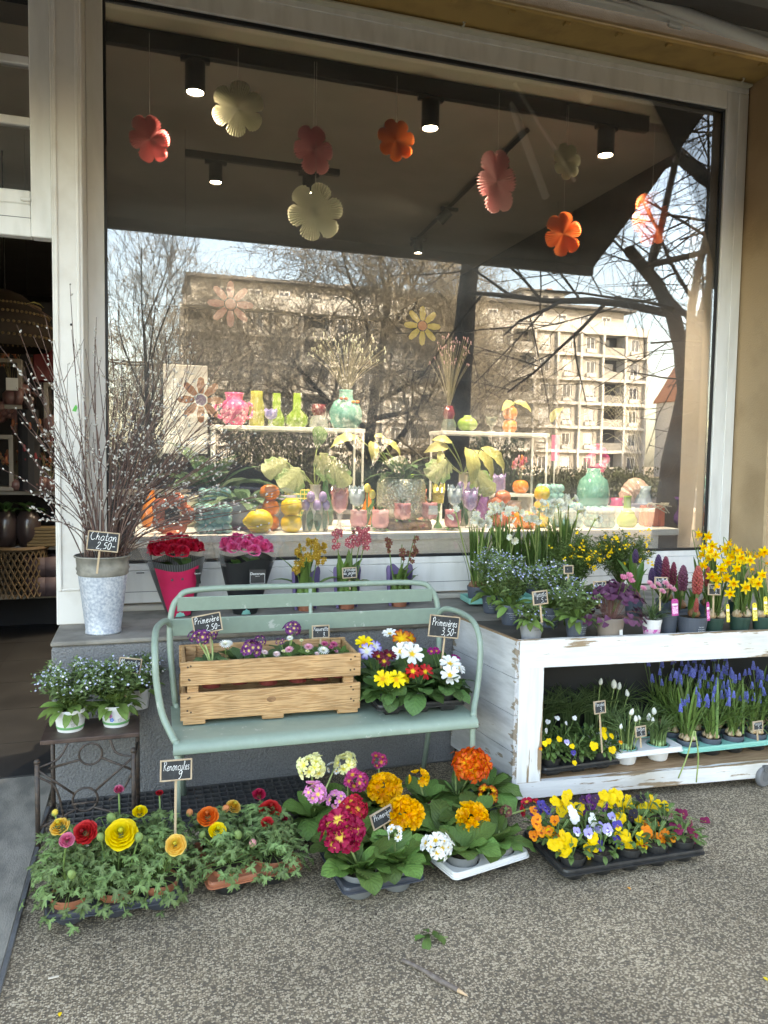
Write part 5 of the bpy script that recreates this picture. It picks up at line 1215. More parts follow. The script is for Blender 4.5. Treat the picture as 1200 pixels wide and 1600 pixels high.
# ------------------------------------------------------------------ on the cart top
DK = .739
def deck(px): return px
def label_print(t, lines, rt, h, z0=.5, size=.008, m=None, ang=0.):
    for k, (s, tx) in enumerate(lines): ptext(tx, size*s, 'pot_print', m or M_PRINT, t, radius=rt*.955, loc=(0, 0, h*z0-k*size*1.25), rz=ang)
MY = [('tall blue forget-me-not behind the teal saucer at the left of the cart', (1.785,3.722,0.739), 'anthracite', .05, .098, .27, 190), ('blue forget-me-not in a printed slate blue pot left of the light grey pot', (1.756,3.432,0.739), 'anthracite', .055, .10, .26, 240),
      ('dense blue forget-me-not behind the myosotis sign', (1.923,3.332,0.739), 'anthracite', .052, .10, .25, 220), ('compact forget-me-not in the front slate blue pot beside the purple clover', (1.909,3.057,0.739), 'anthracite', .052, .098, .19, 90)]
for k, (lb, p, c, rt, h, top, nf) in enumerate(MY):
    t = myosotis(lb, (p[0], p[1]+(.03 if k == 3 else 0.02), DK), c, rt, h, .125 if k else .11, top*.92, nf, 30, 20+k, (.42, .46, .80))
    label_print(t, [(1, 'MYOSOTIS SYLVATICA')]+[(.5, 'floraison printemps arrosage'), (.5, 'exposition soleil mi ombre'), (.5, 'hauteur plante en pot')], rt, h, .62, .0075, ang=.15*k-.3)
p = (1.693,3.071,0.739)
t = myosotis('young forget-me-not without bloom in a light grey pot under the sign', (p[0], p[1]+.045, DK), 'grey', .056, .092, .05, .06, 6, 34, 31, (.4, .45, .8), L=.095)
ptext('MYOSOTIS', .008, 'pot_print', M_DPRINT, t, radius=.0525, loc=(0, 0, .055), rz=.15)

# narcissi in a teal saucer tray at the wall
STR = [mesh(leaf(1., .055, 8, 2, a, b, .3, 0, base=.8, peak=.55, pt=.6), 'leaf', leafmat('narcissus_leaf', (.115, .205, .05), nv=.01, vein=1.15, rnd=.3, bump=0, trans=.25)) for a, b in ((1.5, 1.42), (1.5, 1.2), (1.45, 1.05), (1.52, .8))]
M_BULB = mat('bulb_skin', (.27, .13, .06), .5, (.16, .07, .035), 40., stretch=(3, 3, .6), bump=.0008); M_BULBW = mat('pale_bulb', (.55, .44, .30), .5, (.38, .24, .12), 30., stretch=(3, 3, .6), bump=.0006)
def bulb(t, x, y, z, r, m=None): return part('bulb', lathe([(.002, -r*.7), (r*.8, -r*.4), (r, 0), (r*.8, r*.5), (r*.35, r*1.0), (r*.22, r*1.4)], 14, at=(x, y, z)), m or M_BULB, t, smooth=True)
NAR = prim_flower(1., (.88, .70, .25), (.88, .86, .70), (.90, .89, .80), n=6, eyer=.35, cup=.5)
NARC = join([NAR, NAR.x(TR((0, 0, .18), (0, 0, .5), .62)), NAR.x(TR((0, 0, .3), (0, 0, .2), .35))])
NAR_ME = mesh(NARC, 'floret', M_PETAL)
def narcissus(label, loc, rt, tops, L, n=20, color='anthracite', seed=0, spread=.035):
    rd = random.Random(seed); t = potted('narcissus_pot', label, 'narcissus', loc, 'tall white narcissi', rt, rt*.82, .085, color, rz=0)
    for k in range(5): bulb(t, rt*.55*cos(k*1.3), rt*.55*sin(k*1.3), .085, .022)
    for i in range(int(n*1.6)):
        a = rd.random()*2*pi; M = Matrix.Translation((rd.gauss(0, spread*.6), rd.gauss(0, spread*.6), .09)) @ Matrix.Rotation(a, 4, 'Z') @ Matrix.Rotation(rd.gauss(0, .05), 4, 'X'); s = L*rd.uniform(.62, .9)
        objm('leaf', STR[min(3, int(rd.random()**1.6*4))], t, M @ Matrix.Diagonal((s*1.1, s, s, 1)))
    for w, k in tops:
        q = W2(t, w); st = stalk(t, (q.x*.15, q.y*.15, .09), q, .0035, .004, M_PALESTEM); 
        hd = part('flower_head', ball(.006, 8, 5, 1.4, tuple(q)), M_PALESTEM, t, smooth=True)
        for i in range(k):
            d = Vector((rd.gauss(0, 1), -.6+rd.gauss(0, .7), .3+rd.gauss(0, .6))).normalized(); e = q+d*rd.uniform(.022, .04)
            objm('floret', NAR_ME, hd, along(e, d+Vector((0, -.4, 0)), sc=rd.uniform(.019, .025)))
            if i % 2 == 0: part('bud', tube([tuple(q), tuple(q+d*.03+Vector((.01, 0, .015)))], [.002, .005], 6), mat('narcissus_bud', (.62, .62, .33), .5), hd, smooth=True)
    return t
ts_ = thing('saucer_tray', 'teal plastic saucer tray sticking out over the cart edge under the narcissi', 'saucer', ((1.827,4.017,0.765)[0], (1.827,4.017,0.765)[1]-.02, .741), -.1)
part('tray', join([cbox(.40, .17, .004, .001, (.12, 0, .012)), cbox(.40, .004, .03, .001, (.12, -.085, .028)), cbox(.40, .004, .03, .001, (.12, .085, .028)), cbox(.004, .17, .03, .001, (-.08, 0, .028)), cbox(.004, .17, .03, .001, (.32, 0, .028))]), PM['teal'], ts_)
_tx, _ty = ts_.location.x, ts_.location.y
narcissus('narcissus clump with brown bulbs showing in the teal saucer', (_tx-.005, _ty, .756), .062, [((1.551,3.700,1.287), 2), ((1.681,3.720,1.244), 5), ((1.717,3.700,1.225), 4), ((1.783,3.740,1.256), 3)], .40, 22, seed=1)
narcissus('narcissus clump second from the left against the window', (_tx+.15, _ty+.03, .756), .058, [((1.806,3.760,1.316), 5), ((1.827,3.740,1.290), 4), ((1.895,3.700,1.141), 2)], .42, 22, seed=2)
narcissus('narcissus clump in the middle with one low drooping flower', ((2.226,4.070,0.740)[0], (2.226,4.070,0.740)[1], .756), .058, [((1.917,3.700,1.285), 2), ((2.050,3.720,1.300), 3), ((2.044,3.740,1.247), 4)], .40, 20, seed=3)
narcissus('tallest narcissus clump with three white heads near the yellow broom', ((2.518,4.235,0.740)[0], (2.518,4.235,0.740)[1], .756), .058, [((2.164,3.720,1.310), 6), ((2.242,3.740,1.334), 5), ((2.213,3.780,1.349), 3), ((2.288,3.720,1.282), 4), ((2.386,3.700,1.240), 1)], .44, 24, seed=4)

narcissus('narcissus clump with few heads behind the middle forget-me-nots', ((2.370,4.150,0.740)[0], (2.370,4.150,0.740)[1]+.05, .74), .058, [((2.008,3.760,1.238), 3), ((2.144,3.780,1.278), 3)], .40, 22, seed=6)
narcissus('narcissus clump between the teal saucer and the middle clump', ((2.146,4.153,0.740)[0], (2.146,4.153,0.740)[1]+.02, .74), .058, [((1.867,3.720,1.263), 4), ((1.752,3.740,1.283), 3)], .42, 22, seed=7)

# yellow broom
def broom(label, loc, R, top, seed, nf):
    rd = random.Random(seed); t = potted('broom_pot', label, 'broom', loc, 'yellow flowering broom', .06, .045, .1, 'midgrey', rz=0); lf = leaf(1., .35, 2, 2, .3, -.2); fo = []; fl = []
    for i in range(120):
        a = rd.random()*2*pi; u = sqrt(rd.random()); z = .1+top*(.35+.65*sqrt(max(0, 1-u*u*.8)))*rd.uniform(.7, 1.05); p = Vector((R*u*cos(a), R*u*sin(a)*.8, z)); b = Vector((0, 0, .1))
        P = arc([tuple(b), tuple(b.lerp(p, .6)+Vector((0, 0, .02))), tuple(p)], 7); fo.append(tube(P, .0011, 3, False).paint((.8, .8, .6)))
        for q in P[4:]:
            for _ in range(5):
                g = rd.uniform(.55, 1.2); fo.append(lf.x(pmat(q+np.array([rd.gauss(0, .006) for _ in range(3)]), (rd.gauss(0, .6), rd.gauss(0, .6), 1), (rd.gauss(0, 1), rd.gauss(0, 1), .5), rd.uniform(.012, .024)), (g, g, g*.9)))
    for i in range(nf):
        a = -pi/2+rd.gauss(0, .9); u = rd.uniform(.4, 1); p = Vector((R*u*cos(a), R*u*sin(a)*.8, .1+top*rd.uniform(.4, 1)))
        for _ in range(4): fl.append(TF.x(along(p+Vector((rd.gauss(0, .008), rd.gauss(0, .008), rd.gauss(0, .008))), (rd.gauss(0, .6), -.6, .6), sc=rd.uniform(.006, .010)), (.92, .62, .01)))
    part('foliage', fo, mat('broom_leaf', (.12, .19, .055), .6, vcol=True, trans=.2), t, smooth=True, kind='stuff'); part('flowers', fl, M_TINYF, t, kind='stuff')
broom('yellow flowering broom bush behind the forget-me-nots', ((2.308,3.843,0.740)[0], (2.308,3.843,0.740)[1]-.10, DK), .17, .33, 3, 26)
broom('wide broom bush with scattered yellow flowers left of the hyacinths', ((2.645,3.870,0.740)[0], (2.645,3.870,0.740)[1]-.05, DK), .21, .33, 4, 34)

# purple clover
M_OX = mat('purple_clover_leaf', (.095, .026, .07), .5, (.13, .04, .09), 30., trans=.15, rnd=.3, spec=.4)
OXL = mesh(Tm([(0, 0, 0), (-.5, .75, .10), (-.25, .95, .06), (0, .85, -.04), (.25, .95, .06), (.5, .75, .10), (0, .45, -.03)], [(0, 6, 1), (1, 6, 2), (2, 6, 3), (3, 6, 4), (4, 6, 5), (5, 6, 0)]), 'leaf', M_OX)
def oxalis(label, loc, rt, R, h, n, color):
    rd = random.Random(9); t = potted('clover_pot', label, 'purple clover', loc, None, rt, rt*.8, .10, color, rz=0); st = []
    for i in range(n):
        a = rd.random()*2*pi; u = sqrt(rd.random()); p = Vector((R*u*cos(a), R*u*sin(a), .1+h*(.35+.65*sqrt(max(0, 1-u*u)))*rd.uniform(.75, 1)-(.07 if u > .9 else 0)))
        st.append(tube(arc([(p.x*.2, p.y*.2, .09), (p.x*.6, p.y*.6, p.z*.8+.03), tuple(p)], 3), .0011, 4, False)); nr = Vector((cos(a)*u*.9, sin(a)*u*.9, .7)); s = rd.uniform(.030, .044)
        a0 = rd.random()*6
        for k in range(3): put(t, 'leaf', OXL, p, nr+Vector((rd.gauss(0, .15), rd.gauss(0, .15), 0)), Matrix.Rotation(a0+k*2.094, 3, nr.normalized()) @ nr.orthogonal(), s)
    part('stalks', st, mat('purple_stalk', (.22, .10, .09), .5), t, kind='stuff')
    for q in ((2.055,2.950,1.033), (2.085,2.950,1.041), (2.082,2.930,1.021)):
        w = W2(t, q); objm('flower', cached('oxf', lambda: mesh(prim_flower(1., (.9, .75, .7), (.80, .20, .38), (.82, .32, .48), n=5, cup=.9), 'flower', M_PETAL)), t, along(w, (0, -.5, .7), sc=.018)); stalk(t, (0, 0, .1), w, .001)
    return t
p = (2.076,3.016,0.739)
t = oxalis('purple leaved clover spilling from a taupe pot', (p[0], p[1]+.05, DK), .067, .155, .16, 85, 'taupe')
part('pot_label', cbox(.022, .0008, .028, .0002).x(TR((.02, -.0602, .035), (-.1, 0, .3))), M_PRINT, t)

# pink in a white printed pot
M_GRASS = leafmat('pink_leaf', (.12, .20, .085), nv=.01, vein=1.1, rnd=.3, bump=0)
p = (2.289,3.004,0.739)
t = potted('dianthus_pot', 'small pink dianthus in a white pot with magenta print', 'dianthus', (p[0], p[1]+.04, DK), None, .046, .036, .085, 'white', rz=0)
rd = random.Random(6); gl = mesh(leaf(1., .09, 5, 2, 1.2, -.2, .3, base=.7, peak=.4), 'leaf', M_GRASS)
for i in range(90):
    a = rd.random()*2*pi; u = rd.random()*.05; put(t, 'leaf', gl, (u*cos(a), u*sin(a), .08+rd.random()*.04), (cos(a)*.3, sin(a)*.3, 1), (cos(a), sin(a), .4+rd.random()), rd.uniform(.05, .085))
for q in ((2.176,2.920,1.013), (2.179,2.900,0.999), (2.244,2.950,1.000), (2.262,2.920,1.010), (2.283,2.920,0.992), (2.143,2.920,0.991), (2.215,2.880,0.981), (2.328,2.950,0.974)):
    w = W2(t, q); objm('flower', cached('dia', lambda: mesh(join([prim_flower(1., (.7, .12, .3), (.82, .28, .45), (.88, .50, .60), n=5, notch=.28, ruff=.12, cup=.4), prim_flower(.7, (.7, .12, .3), (.82, .28, .45), (.88, .50, .60), n=6, notch=.3, ruff=.15, cup=.7).x(TR((0, 0, .12)))]), 'flower', M_PETAL)), t, along(w, (rd.gauss(0, .3), -.6, .8), sc=.017)); stalk(t, (0, 0, .09), w, .0012)
part('pot_print', lathe([(.0374, .008), (.0395, .026), (.041, .040)], 24), mat('magenta_print', (.62, .10, .40), .5, (.75, .5, .65), 60., lo=.45, hi=.5), t, smooth=True)

# hyacinths
HLF = [mesh(leaf(1., .20, 8, 4, a, b, .45, .0, base=.75, peak=.55, pt=.6), 'leaf', leafmat('hyacinth_leaf', (.10, .21, .045), nv=.01, vein=1.15, rnd=.25, bump=0)) for a, b in ((1.5, 1.35), (1.35, 1.0), (1.25, .8))]
def spike(R, H, c1, c2, n=70, seed=0, blen=.35):
    rd = random.Random(seed); ts = [tube([(0, 0, -H*.2), (0, 0, H*.9)], R*.25, 6).paint((.2, .25, .1))]; b = ball(1, 7, 5, 1)
    for i in range(n):
        f = (i+.5)/n; a = i*2.39996; w = R*(sin(pi*(.12+.86*f))**.7); d = Vector((cos(a), sin(a), .45+f*.9)).normalized(); g = rd.random()
        ts.append(b.x(along(Vector((0, 0, H*f*.93))+Vector((cos(a), sin(a), 0))*w*.55, d, sc=(R*.22, R*.22, R*blen*(1.1-.4*f)))).paint(mixc(c1, c2, g*.7+.3*f)))
    return join(ts)
M_SPIKE = mat('flower_spike', (1, 1, 1), .45, vcol=True, spec=.4)
def hyacinth(label, loc, rt, spikes, nl, L, color, bulbs=1, h=.09, seed=0):
    rd = random.Random(seed); t = potted('hyacinth_pot', label, 'hyacinth', loc, 'potted hyacinths', rt, rt*.84, h, color, rz=0)
    for k in range(bulbs): bulb(t, (k-(bulbs-1)/2)*.05, -.01, h+.012, .030)
    for k, (w, R, H, c1, c2) in enumerate(spikes):
        q = W2(t, w); me = cached(('hy', c1, round(H/R, 1)), lambda: mesh(spike(1, H/R, c1, c2, 80, k), 'flower_spike', M_SPIKE)); objm('flower_spike', me, t, along(q-Vector((0, 0, H/2)), (q.x*.3, q.y*.3, 1), sc=R)); stalk(t, (q.x*.2, q.y*.2, h), q-Vector((0, 0, H*.45)), .006, .002)
    for i in range(nl):
        a = i*2.39996+seed; s = L*rd.uniform(.75, 1.1)
        objm('leaf', HLF[i % 3], t, Matrix.Translation((cos(a)*.012, sin(a)*.012, h+.015)) @ Matrix.Rotation(a, 4, 'Z') @ Matrix.Rotation(rd.gauss(0, .06), 4, 'X') @ Matrix.Diagonal((s, s, s, 1)))
    return t
DRED, DPUR, BRICK = ((.10, .012, .03), (.20, .03, .06)), ((.03, .022, .06), (.07, .03, .09)), ((.24, .035, .035), (.42, .09, .07))
def dk(p, dy=.0): return (p[0], p[1]+dy, DK)
hyacinth('hyacinth with near black and wine buds behind the middle sign', dk((2.678,3.447,0.739)), .055, [((2.357,3.100,1.062), .027, .13, *DPUR), ((2.382,3.080,1.055), .027, .13, *DRED), ((2.323,3.100,1.017), .022, .09, *DPUR), ((2.427,3.080,1.032), .022, .12, *DRED)], 7, .17, 'anthracite')
hyacinth('hyacinth with one small dark bud between broad leaves', dk((2.522,3.482,0.739), .03), .05, [((2.297,3.200,1.104), .020, .07, *DPUR)], 6, .21, 'anthracite', seed=2)
hyacinth('hyacinth with a plump dark purple spike left of the red one', dk((2.592,3.204,0.739), .03), .05, [((2.419,3.000,1.023), .030, .125, (.09, .018, .04), (.16, .05, .09))], 6, .15, 'anthracite', seed=3)
p = (2.528,3.001,0.739)
t = hyacinth('hyacinth with a brick red spike and bare bulb in a wide printed pot', dk(p, .055), .072, [((2.444,2.930,1.024), .032, .135, *BRICK), ((2.418,2.900,0.911), .014, .07, *BRICK)], 6, .15, 'anthracite', 1, .085, seed=4)
label_print(t, [(.8, 'hyacinthus'), (.8, 'spring garden'), (1.3, 'beauties')], .072, .085, .5, .0085)
hyacinth('slim red hyacinth bud at the edge of the daffodils', dk((2.775,3.208,0.739), .05), .04, [((2.603,3.050,1.016), .020, .10, *BRICK)], 4, .15, 'anthracite', seed=5)
# narrow pot of the pink left of the printed one
t = potted('bulb_pot', 'slate blue pot with a pink picture label beside the dianthus', 'flower pot', dk((2.430,3.066,0.739), .04), None, .046, .036, .095, 'anthracite', rz=0)

def tag_label(label, w, loc, wd, h, c1, c2, face=0., txt=''):
    t = thing('plant_label', label, 'plant label', loc, face, 'picture labels stuck in the pots'); t.rotation_euler.x = -.12
    out = [(-wd/2, 0), (wd/2, 0), (wd/2, h*.9), (wd*.3, h), (-wd*.3, h), (-wd/2, h*.9)]
    part('card', prism(out, .001), mat('label_card_'+w, c1, .4), t, loc=(0, 0, 0))
    part('picture', cbox(wd*.84, .0006, h*.45, .0001, (0, -.0009, h*.33)), mat('label_picture_'+w, c2, .4, tuple(min(1, c*1.8+.15) for c in c2), 160., lo=.48, hi=.52), t)
    part('band', cbox(wd*.84, .0006, h*.12, .0001, (0, -.0009, h*.66)), M_PRINT if w != 'white' else M_DPRINT, t); part('hole', lathe([(.0001, 0), (.0025, 0)], 10).x(TR((0, -.0012, h*.92), (pi/2, 0, 0))), M_BLACK, t)
tag_label('rounded pink picture label in the pot beside the dianthus', 'pink', ((2.345,2.950,0.853)[0], 2.95, (2.345,2.950,0.853)[2]), .036, .078, (.50, .05, .26), (.55, .2, .35))
tag_label('narrow pink and black label before the brick red hyacinth', 'magenta', ((2.455,2.860,0.843)[0], 2.86, (2.455,2.860,0.843)[2]), .016, .085, (.50, .04, .22), (.55, .09, .28))
# daffodils
DAF = join([leaf(1., .52, 4, 4, .25, -.1, .08, base=.3, peak=.45, pt=1.2).x(Matrix.Rotation(k*pi/3, 4, 'Z') @ Matrix.Translation((0, .12, 0))).x(col=(.92, .64, .012)) for k in range(6)]+[lathe([(.16, -.02), (.20, .25), (.24, .5), (.30, .62), (.34, .66)], 18, wob=lambda a, z: 1+.1*sin(a*7)*(z > .5)).x(col=(.92, .46, .008)), lathe([(.001, .08), (.18, .1)], 10).x(col=(.7, .35, .0))])
DAF_ME = mesh(DAF, 'flower', M_PETAL)
def daffodil(label, loc, rt, flowers, n=16, L=.2, seed=0, nb=2):
    rd = random.Random(seed); t = potted('daffodil_pot', label, 'daffodil', loc, 'potted yellow daffodils', rt, rt*.8, .07, 'green', rz=0)
    for k in range(nb): bulb(t, (k-(nb-1)/2)*.055, -.012, .08, .026, M_BULBW)
    for i in range(n):
        a = rd.random()*2*pi; s = L*rd.uniform(.7, 1.15); objm('leaf', STR[int(rd.random()*4)], t, Matrix.Translation((rd.gauss(0, .018), rd.gauss(0, .018), .085)) @ Matrix.Rotation(a, 4, 'Z') @ Matrix.Diagonal((s*1.7, s, s, 1)))
    for w in flowers:
        q = W2(t, w[0]); f = Vector((rd.gauss(0, .55), -.9, rd.gauss(-.02, .25))); objm('flower', DAF_ME, t, along(q, f, sc=w[1]*rd.uniform(.9, 1.1)))
        f.normalize(); b = q-f*.02
        part('stem', tube(arc([(q.x*.12, q.y*.12, .085), (q.x*.7, q.y*.7+.005, q.z*.6), (b.x, b.y+.012, b.z-.012+.02), tuple(q)], 5), .0019, 6), M_STEM, t, smooth=True)
    return t
def fl_(pts, r=.029): return [(p, r) for p in pts]
daffodil('daffodil pot at the front left of the yellow group', dk((2.664,3.039,0.739), .03), .050, fl_([(2.528,3.000,1.078), (2.604,3.050,1.134), (2.539,2.950,1.033), (2.569,2.950,1.017), (2.637,3.000,1.038), (2.593,2.920,1.029), (2.602,2.900,0.957), (2.520,2.900,0.996), (2.621,2.900,1.002)]), seed=1)
daffodil('daffodil pot in the middle of the front row', dk((2.815,3.032,0.739), .03), .052, fl_([(2.668,3.000,1.089), (2.733,3.050,1.113), (2.677,2.950,1.065), (2.742,3.000,1.106), (2.763,3.050,1.137), (2.670,2.880,0.985), (2.731,2.900,1.010), (2.739,2.880,1.001), (2.731,2.920,1.062)]), seed=2)
daffodil('daffodil pot at the right end of the front row', dk((2.929,3.004,0.739), .03), .050, fl_([(2.825,3.000,1.117), (2.856,3.000,1.122), (2.762,2.880,1.042), (2.757,2.950,1.100), (2.849,2.950,1.085), (2.836,2.900,1.062), (2.901,2.950,1.115), (2.886,3.000,1.134)]), seed=3)
daffodil('tall daffodil pot at the back left before the window frame', dk((2.956,3.382,0.739), .06), .05, fl_([(2.657,3.200,1.203), (2.716,3.200,1.192), (2.707,3.150,1.152), (2.692,3.200,1.134), (2.686,3.100,1.107), (2.683,3.150,1.089), (2.644,3.150,1.109), (2.779,3.200,1.126)]), seed=4, L=.25)
daffodil('daffodil pot at the back right before the ochre wall', dk((3.114,3.346,0.739), .06), .05, fl_([(2.804,3.150,1.163), (2.837,3.150,1.130), (2.770,3.100,1.118), (2.832,3.100,1.123), (2.811,3.050,1.092), (2.880,3.100,1.110), (2.782,3.150,1.132), (2.773,3.050,1.086), (2.640,3.000,1.059)]), seed=5, L=.24)
for lb, px, sd in (('yellow picture label in the front left daffodil pot', (2.548,2.840,0.836), .018), ('yellow picture label in the middle daffodil pot', (2.662,2.800,0.845), .026), ('yellow picture label in the right daffodil pot', (2.741,2.820,0.867), .022)):
    tag_label(lb, 'yellow', (px[0], px[1], px[2]), sd, .082, (.70, .55, .04), (.42, .33, .05))

# ------------------------------------------------------------------ lower shelf of the cart
SZ = .1245
def pansy_flower(R, top, side, low, blot, eye=(.93, .60, .02), bl=.42):
    ts = []
    for (ox, oy, rx, ry, c, z) in ((-.42, .45, .55, .52, top, -.10), (.42, .45, .55, .52, top, -.06), (-.52, -.05, .50, .46, side, .0), (.52, -.05, .50, .46, side, .02), (0, -.5, .62, .55, low, .06)):
        V = [(ox*.75, oy*.75, z+.06)]; C = []
        for i in (1, 2, 3):
            for k in range(14):
                a = 2*pi*k/14; V.append((ox+rx*i/3*cos(a), oy+ry*i/3*sin(a), z+.05*sin(a*4+ox*5)*(i/3)**2-.10*(i/3)**2+.06))
        for x, y, zz in V:
            d = hypot(x, y); C.append(eye if d < .14 else (blot if d < bl and c is not top else c))
        F = [(0, 1+k, 1+(k+1) % 14) for k in range(14)]+[(1+(i-1)*14+k, 1+i*14+k, 1+i*14+(k+1) % 14, 1+(i-1)*14+(k+1) % 14) for i in (1, 2) for k in range(14)]
        ts.append(Tm(V, F, C=np.array(C)))
    t = join(ts); t.V *= R; return t
Y_, O_, P_, B_, W_, L_ = (.92, .62, .01), (.88, .24, .012), (.13, .02, .16), (.07, .05, .32), (.86, .86, .88), (.45, .40, .78)
PF = {'yellow': (Y_, Y_, Y_, (.55, .25, .01)), 'orange': (O_, O_, (.90, .32, .012), (.45, .06, .01)), 'purple': (P_, P_, (.16, .03, .20), (.03, .01, .04)), 'wine': ((.24, .012, .07),)*3+((.06, .005, .02),), 'blueyellow': (B_, B_, Y_, (.3, .1, .1)),
      'blue': (B_, B_, (.14, .10, .45), (.03, .02, .1)), 'white': (W_, W_, W_, (.80, .75, .4)), 'lilac': (L_, L_, W_, (.2, .12, .4)), 'black': ((.018, .012, .022),)*3+((.01, .01, .01),), 'orangeyellow': (O_, O_, Y_, (.45, .06, .01)), 'blackviolet': ((.05, .015, .06),)*3+((.01, .01, .01),)}
M_PANL = leafmat('pansy_leaf', (.12, .20, .055), nv=5, vein=1.25, rnd=.35, bump=.0005)
PAL = [mesh(leaf(1., .5, 5, 4, a, b, .15, .05, 2, base=.25, peak=.5), 'leaf', M_PANL) for a, b in ((1.2, .3), (.8, -.4), (.3, -.8))]
def pansy_me(c): return cached(('pan', c), lambda: mesh(pansy_flower(1., *PF[c]), 'flower', M_PETAL))
def pansy(label, loc, flowers, rt=.048, h=.075, color='black', n=26, H=.10, R=.055, group='pansies on the ground', name='pansy_pot', ls=(.03, .045), dens=.0):
    rd = random.Random(label); t = potted(name, label, 'pansy', loc, group, rt, rt*.75, h, color, rz=0)
    for i in range(n):
        a = i*2.4+rd.random(); u = sqrt(rd.random()); p = Vector((R*u*cos(a), R*u*sin(a), h+H*(1-u*.75)*rd.uniform(.2, .9))); put(t, 'leaf', PAL[i % 3], p, (cos(a)*.4, sin(a)*.4, 1), (cos(a), sin(a), -.1), rd.uniform(*ls))
    part('stalks', [tube(arc([(0, 0, h-.01), (R*.3*cos(k), R*.3*sin(k), h+H*.5), (R*.6*cos(k), R*.6*sin(k), h+H*.8)], 3), .0016, 4, False) for k in range(7)], M_STEM, t, kind='stuff')
    more = [(Vector(w)+Vector((rd.gauss(0, .02), rd.uniform(0, .03), rd.gauss(0, .016))), r*.9, c) for w, r, c in flowers if rd.random() < dens]
    for w, r, c in list(flowers)+more:
        q = W2(t, w); d = Vector((rd.gauss(0, .35), -.85, .5+rd.gauss(0, .2))).normalized()
        x = Vector((1, 0, 0)); x = (x-d*x.dot(d)).normalized(); y = d.cross(x); m = Matrix((x, y, d)).transposed().to_4x4(); m.translation = q
        objm('flower', pansy_me(c), t, m @ Matrix.Rotation(rd.gauss(0, .25), 4, 'Z') @ Matrix.Scale(r, 4)); stalk(t, (q.x*.3, q.y*.3, h), q-d*.004, .0013, .004)
    return t
VT = (1.91, 3.125, SZ); vrz = .03
tray('black cell tray of violas at the left of the lower shelf', VT, vrz, 3, 2, .132, .12, .05, 'black', square=True, r=.045, name='plant_tray')
cv_ = lambda i, j: cell(VT, vrz, 3, 2, .132, .12, i, j, .004)
def ym(pts, y): return pts
pansy('viola with small yellow flowers in the front left cell of the shelf tray', cv_(0, 0), [((1.705,2.980,0.299), .013, 'yellow'), ((1.724,2.980,0.308), .013, 'yellow'), ((1.684,2.980,0.277), .008, 'orangeyellow'), ((1.788,3.000,0.304), .014, 'yellow')], R=.075, n=100, H=.11, group='violas on the shelf', name='viola_pot', ls=(.026, .044))
pansy('viola with a lilac flower in the front middle cell of the shelf tray', cv_(1, 0), [((1.816,2.980,0.294), .013, 'lilac'), ((1.843,2.980,0.273), .012, 'yellow'), ((1.844,2.970,0.247), .012, 'blue'), ((1.840,2.950,0.208), .012, 'yellow')], R=.075, n=100, H=.10, group='violas on the shelf', name='viola_pot', ls=(.026, .044))
pansy('viola with large clear yellow flowers in the front right cell of the shelf tray', cv_(2, 0), [((1.943,2.960,0.271), .020, 'yellow'), ((2.011,2.980,0.305), .018, 'yellow'), ((2.014,3.000,0.322), .018, 'yellow'), ((2.034,2.950,0.248), .017, 'yellow'), ((2.049,2.980,0.301), .014, 'yellow'), ((2.091,2.970,0.271), .010, 'orangeyellow')], R=.072, n=100, H=.11, group='violas on the shelf', name='viola_pot', ls=(.026, .044))
for k, (lb, fs) in enumerate((('white flowered viola at the back left of the shelf tray', [((1.784,3.100,0.351), .012, 'white'), ((1.846,3.120,0.357), .013, 'white'), ((1.767,3.080,0.317), .013, 'white')]), ('white flowered viola at the back middle of the shelf tray', [((1.938,3.120,0.349), .011, 'white'), ((1.882,3.100,0.336), .010, 'white')]), ('viola behind the sign stick on the shelf', [((2.074,3.080,0.294), .012, 'yellow')]))):
    pansy(lb, cv_(k, 1), fs, R=.075, n=100, H=.10, group='violas on the shelf', name='viola_pot', ls=(.026, .044))
# crocuses
M_CRL = mat('crocus_leaf', (.12, .20, .07), .5, (.17, .26, .10), 30., vcol=True, trans=.2); M_CRF = mat('crocus_petal', (.86, .86, .80), .5, vcol=True, trans=.2)
CRO = lathe([(.002, 0), (.35, .12), (.62, .5), (.66, 1.0), (.5, 1.6), (.2, 2.1), (.02, 2.25)], 12, wob=lambda a, z: 1+.07*cos(3*a)); CRO.C[:12*2] = (.8, .85, .6)
CRO_ME = mesh(CRO, 'flower', M_CRF)
def crocus(label, loc, flowers, n=80, L=.18, color='teal', rt=.05, dark=1.0, seed=0, spread=1.5):
    rd = random.Random(seed); t = potted('crocus_pot', label, 'crocus', loc, 'crocus pots on the shelf', rt, rt*.8, .065, color, rz=0); ts = []
    for i in range(n):
        a = rd.random()*2*pi; r = rt*.7*sqrt(rd.random()); l = L*rd.uniform(.65, 1.1); o = rd.uniform(.1, .5)*spread; P = arc([(r*cos(a), r*sin(a), .06), (r*cos(a)+l*.15*o*cos(a), r*sin(a)+l*.15*o*sin(a), .06+l*.6), (r*cos(a)+l*o*cos(a), r*sin(a)+l*o*sin(a), .06+l*(1-.25*o))], 3)
        g = rd.uniform(.7, 1.3)*dark; ts.append(tube(P, [.0027]*(len(P)-2)+[.002, .0005], 3, False).paint((g, g, g*.9)))
        if i % 3 == 0: ts.append(tube([(r*cos(a), r*sin(a), .055), (r*cos(a), r*sin(a), .055+.035)], [.004, .003], 5).paint((3.5, 3.1, 4)))
    part('leaves', ts, M_CRL, t, smooth=True, kind='stuff')
    for w, r in flowers:
        q = W2(t, w); objm('flower', CRO_ME, t, along(q-Vector((0, 0, r*1.1)), (rd.gauss(0, .18), rd.gauss(0, .1), 1), sc=r)); stalk(t, (q.x*.6, q.y*.6, .06), q-Vector((0, 0, r)), .002, .002, M_PALESTEM)
    return t
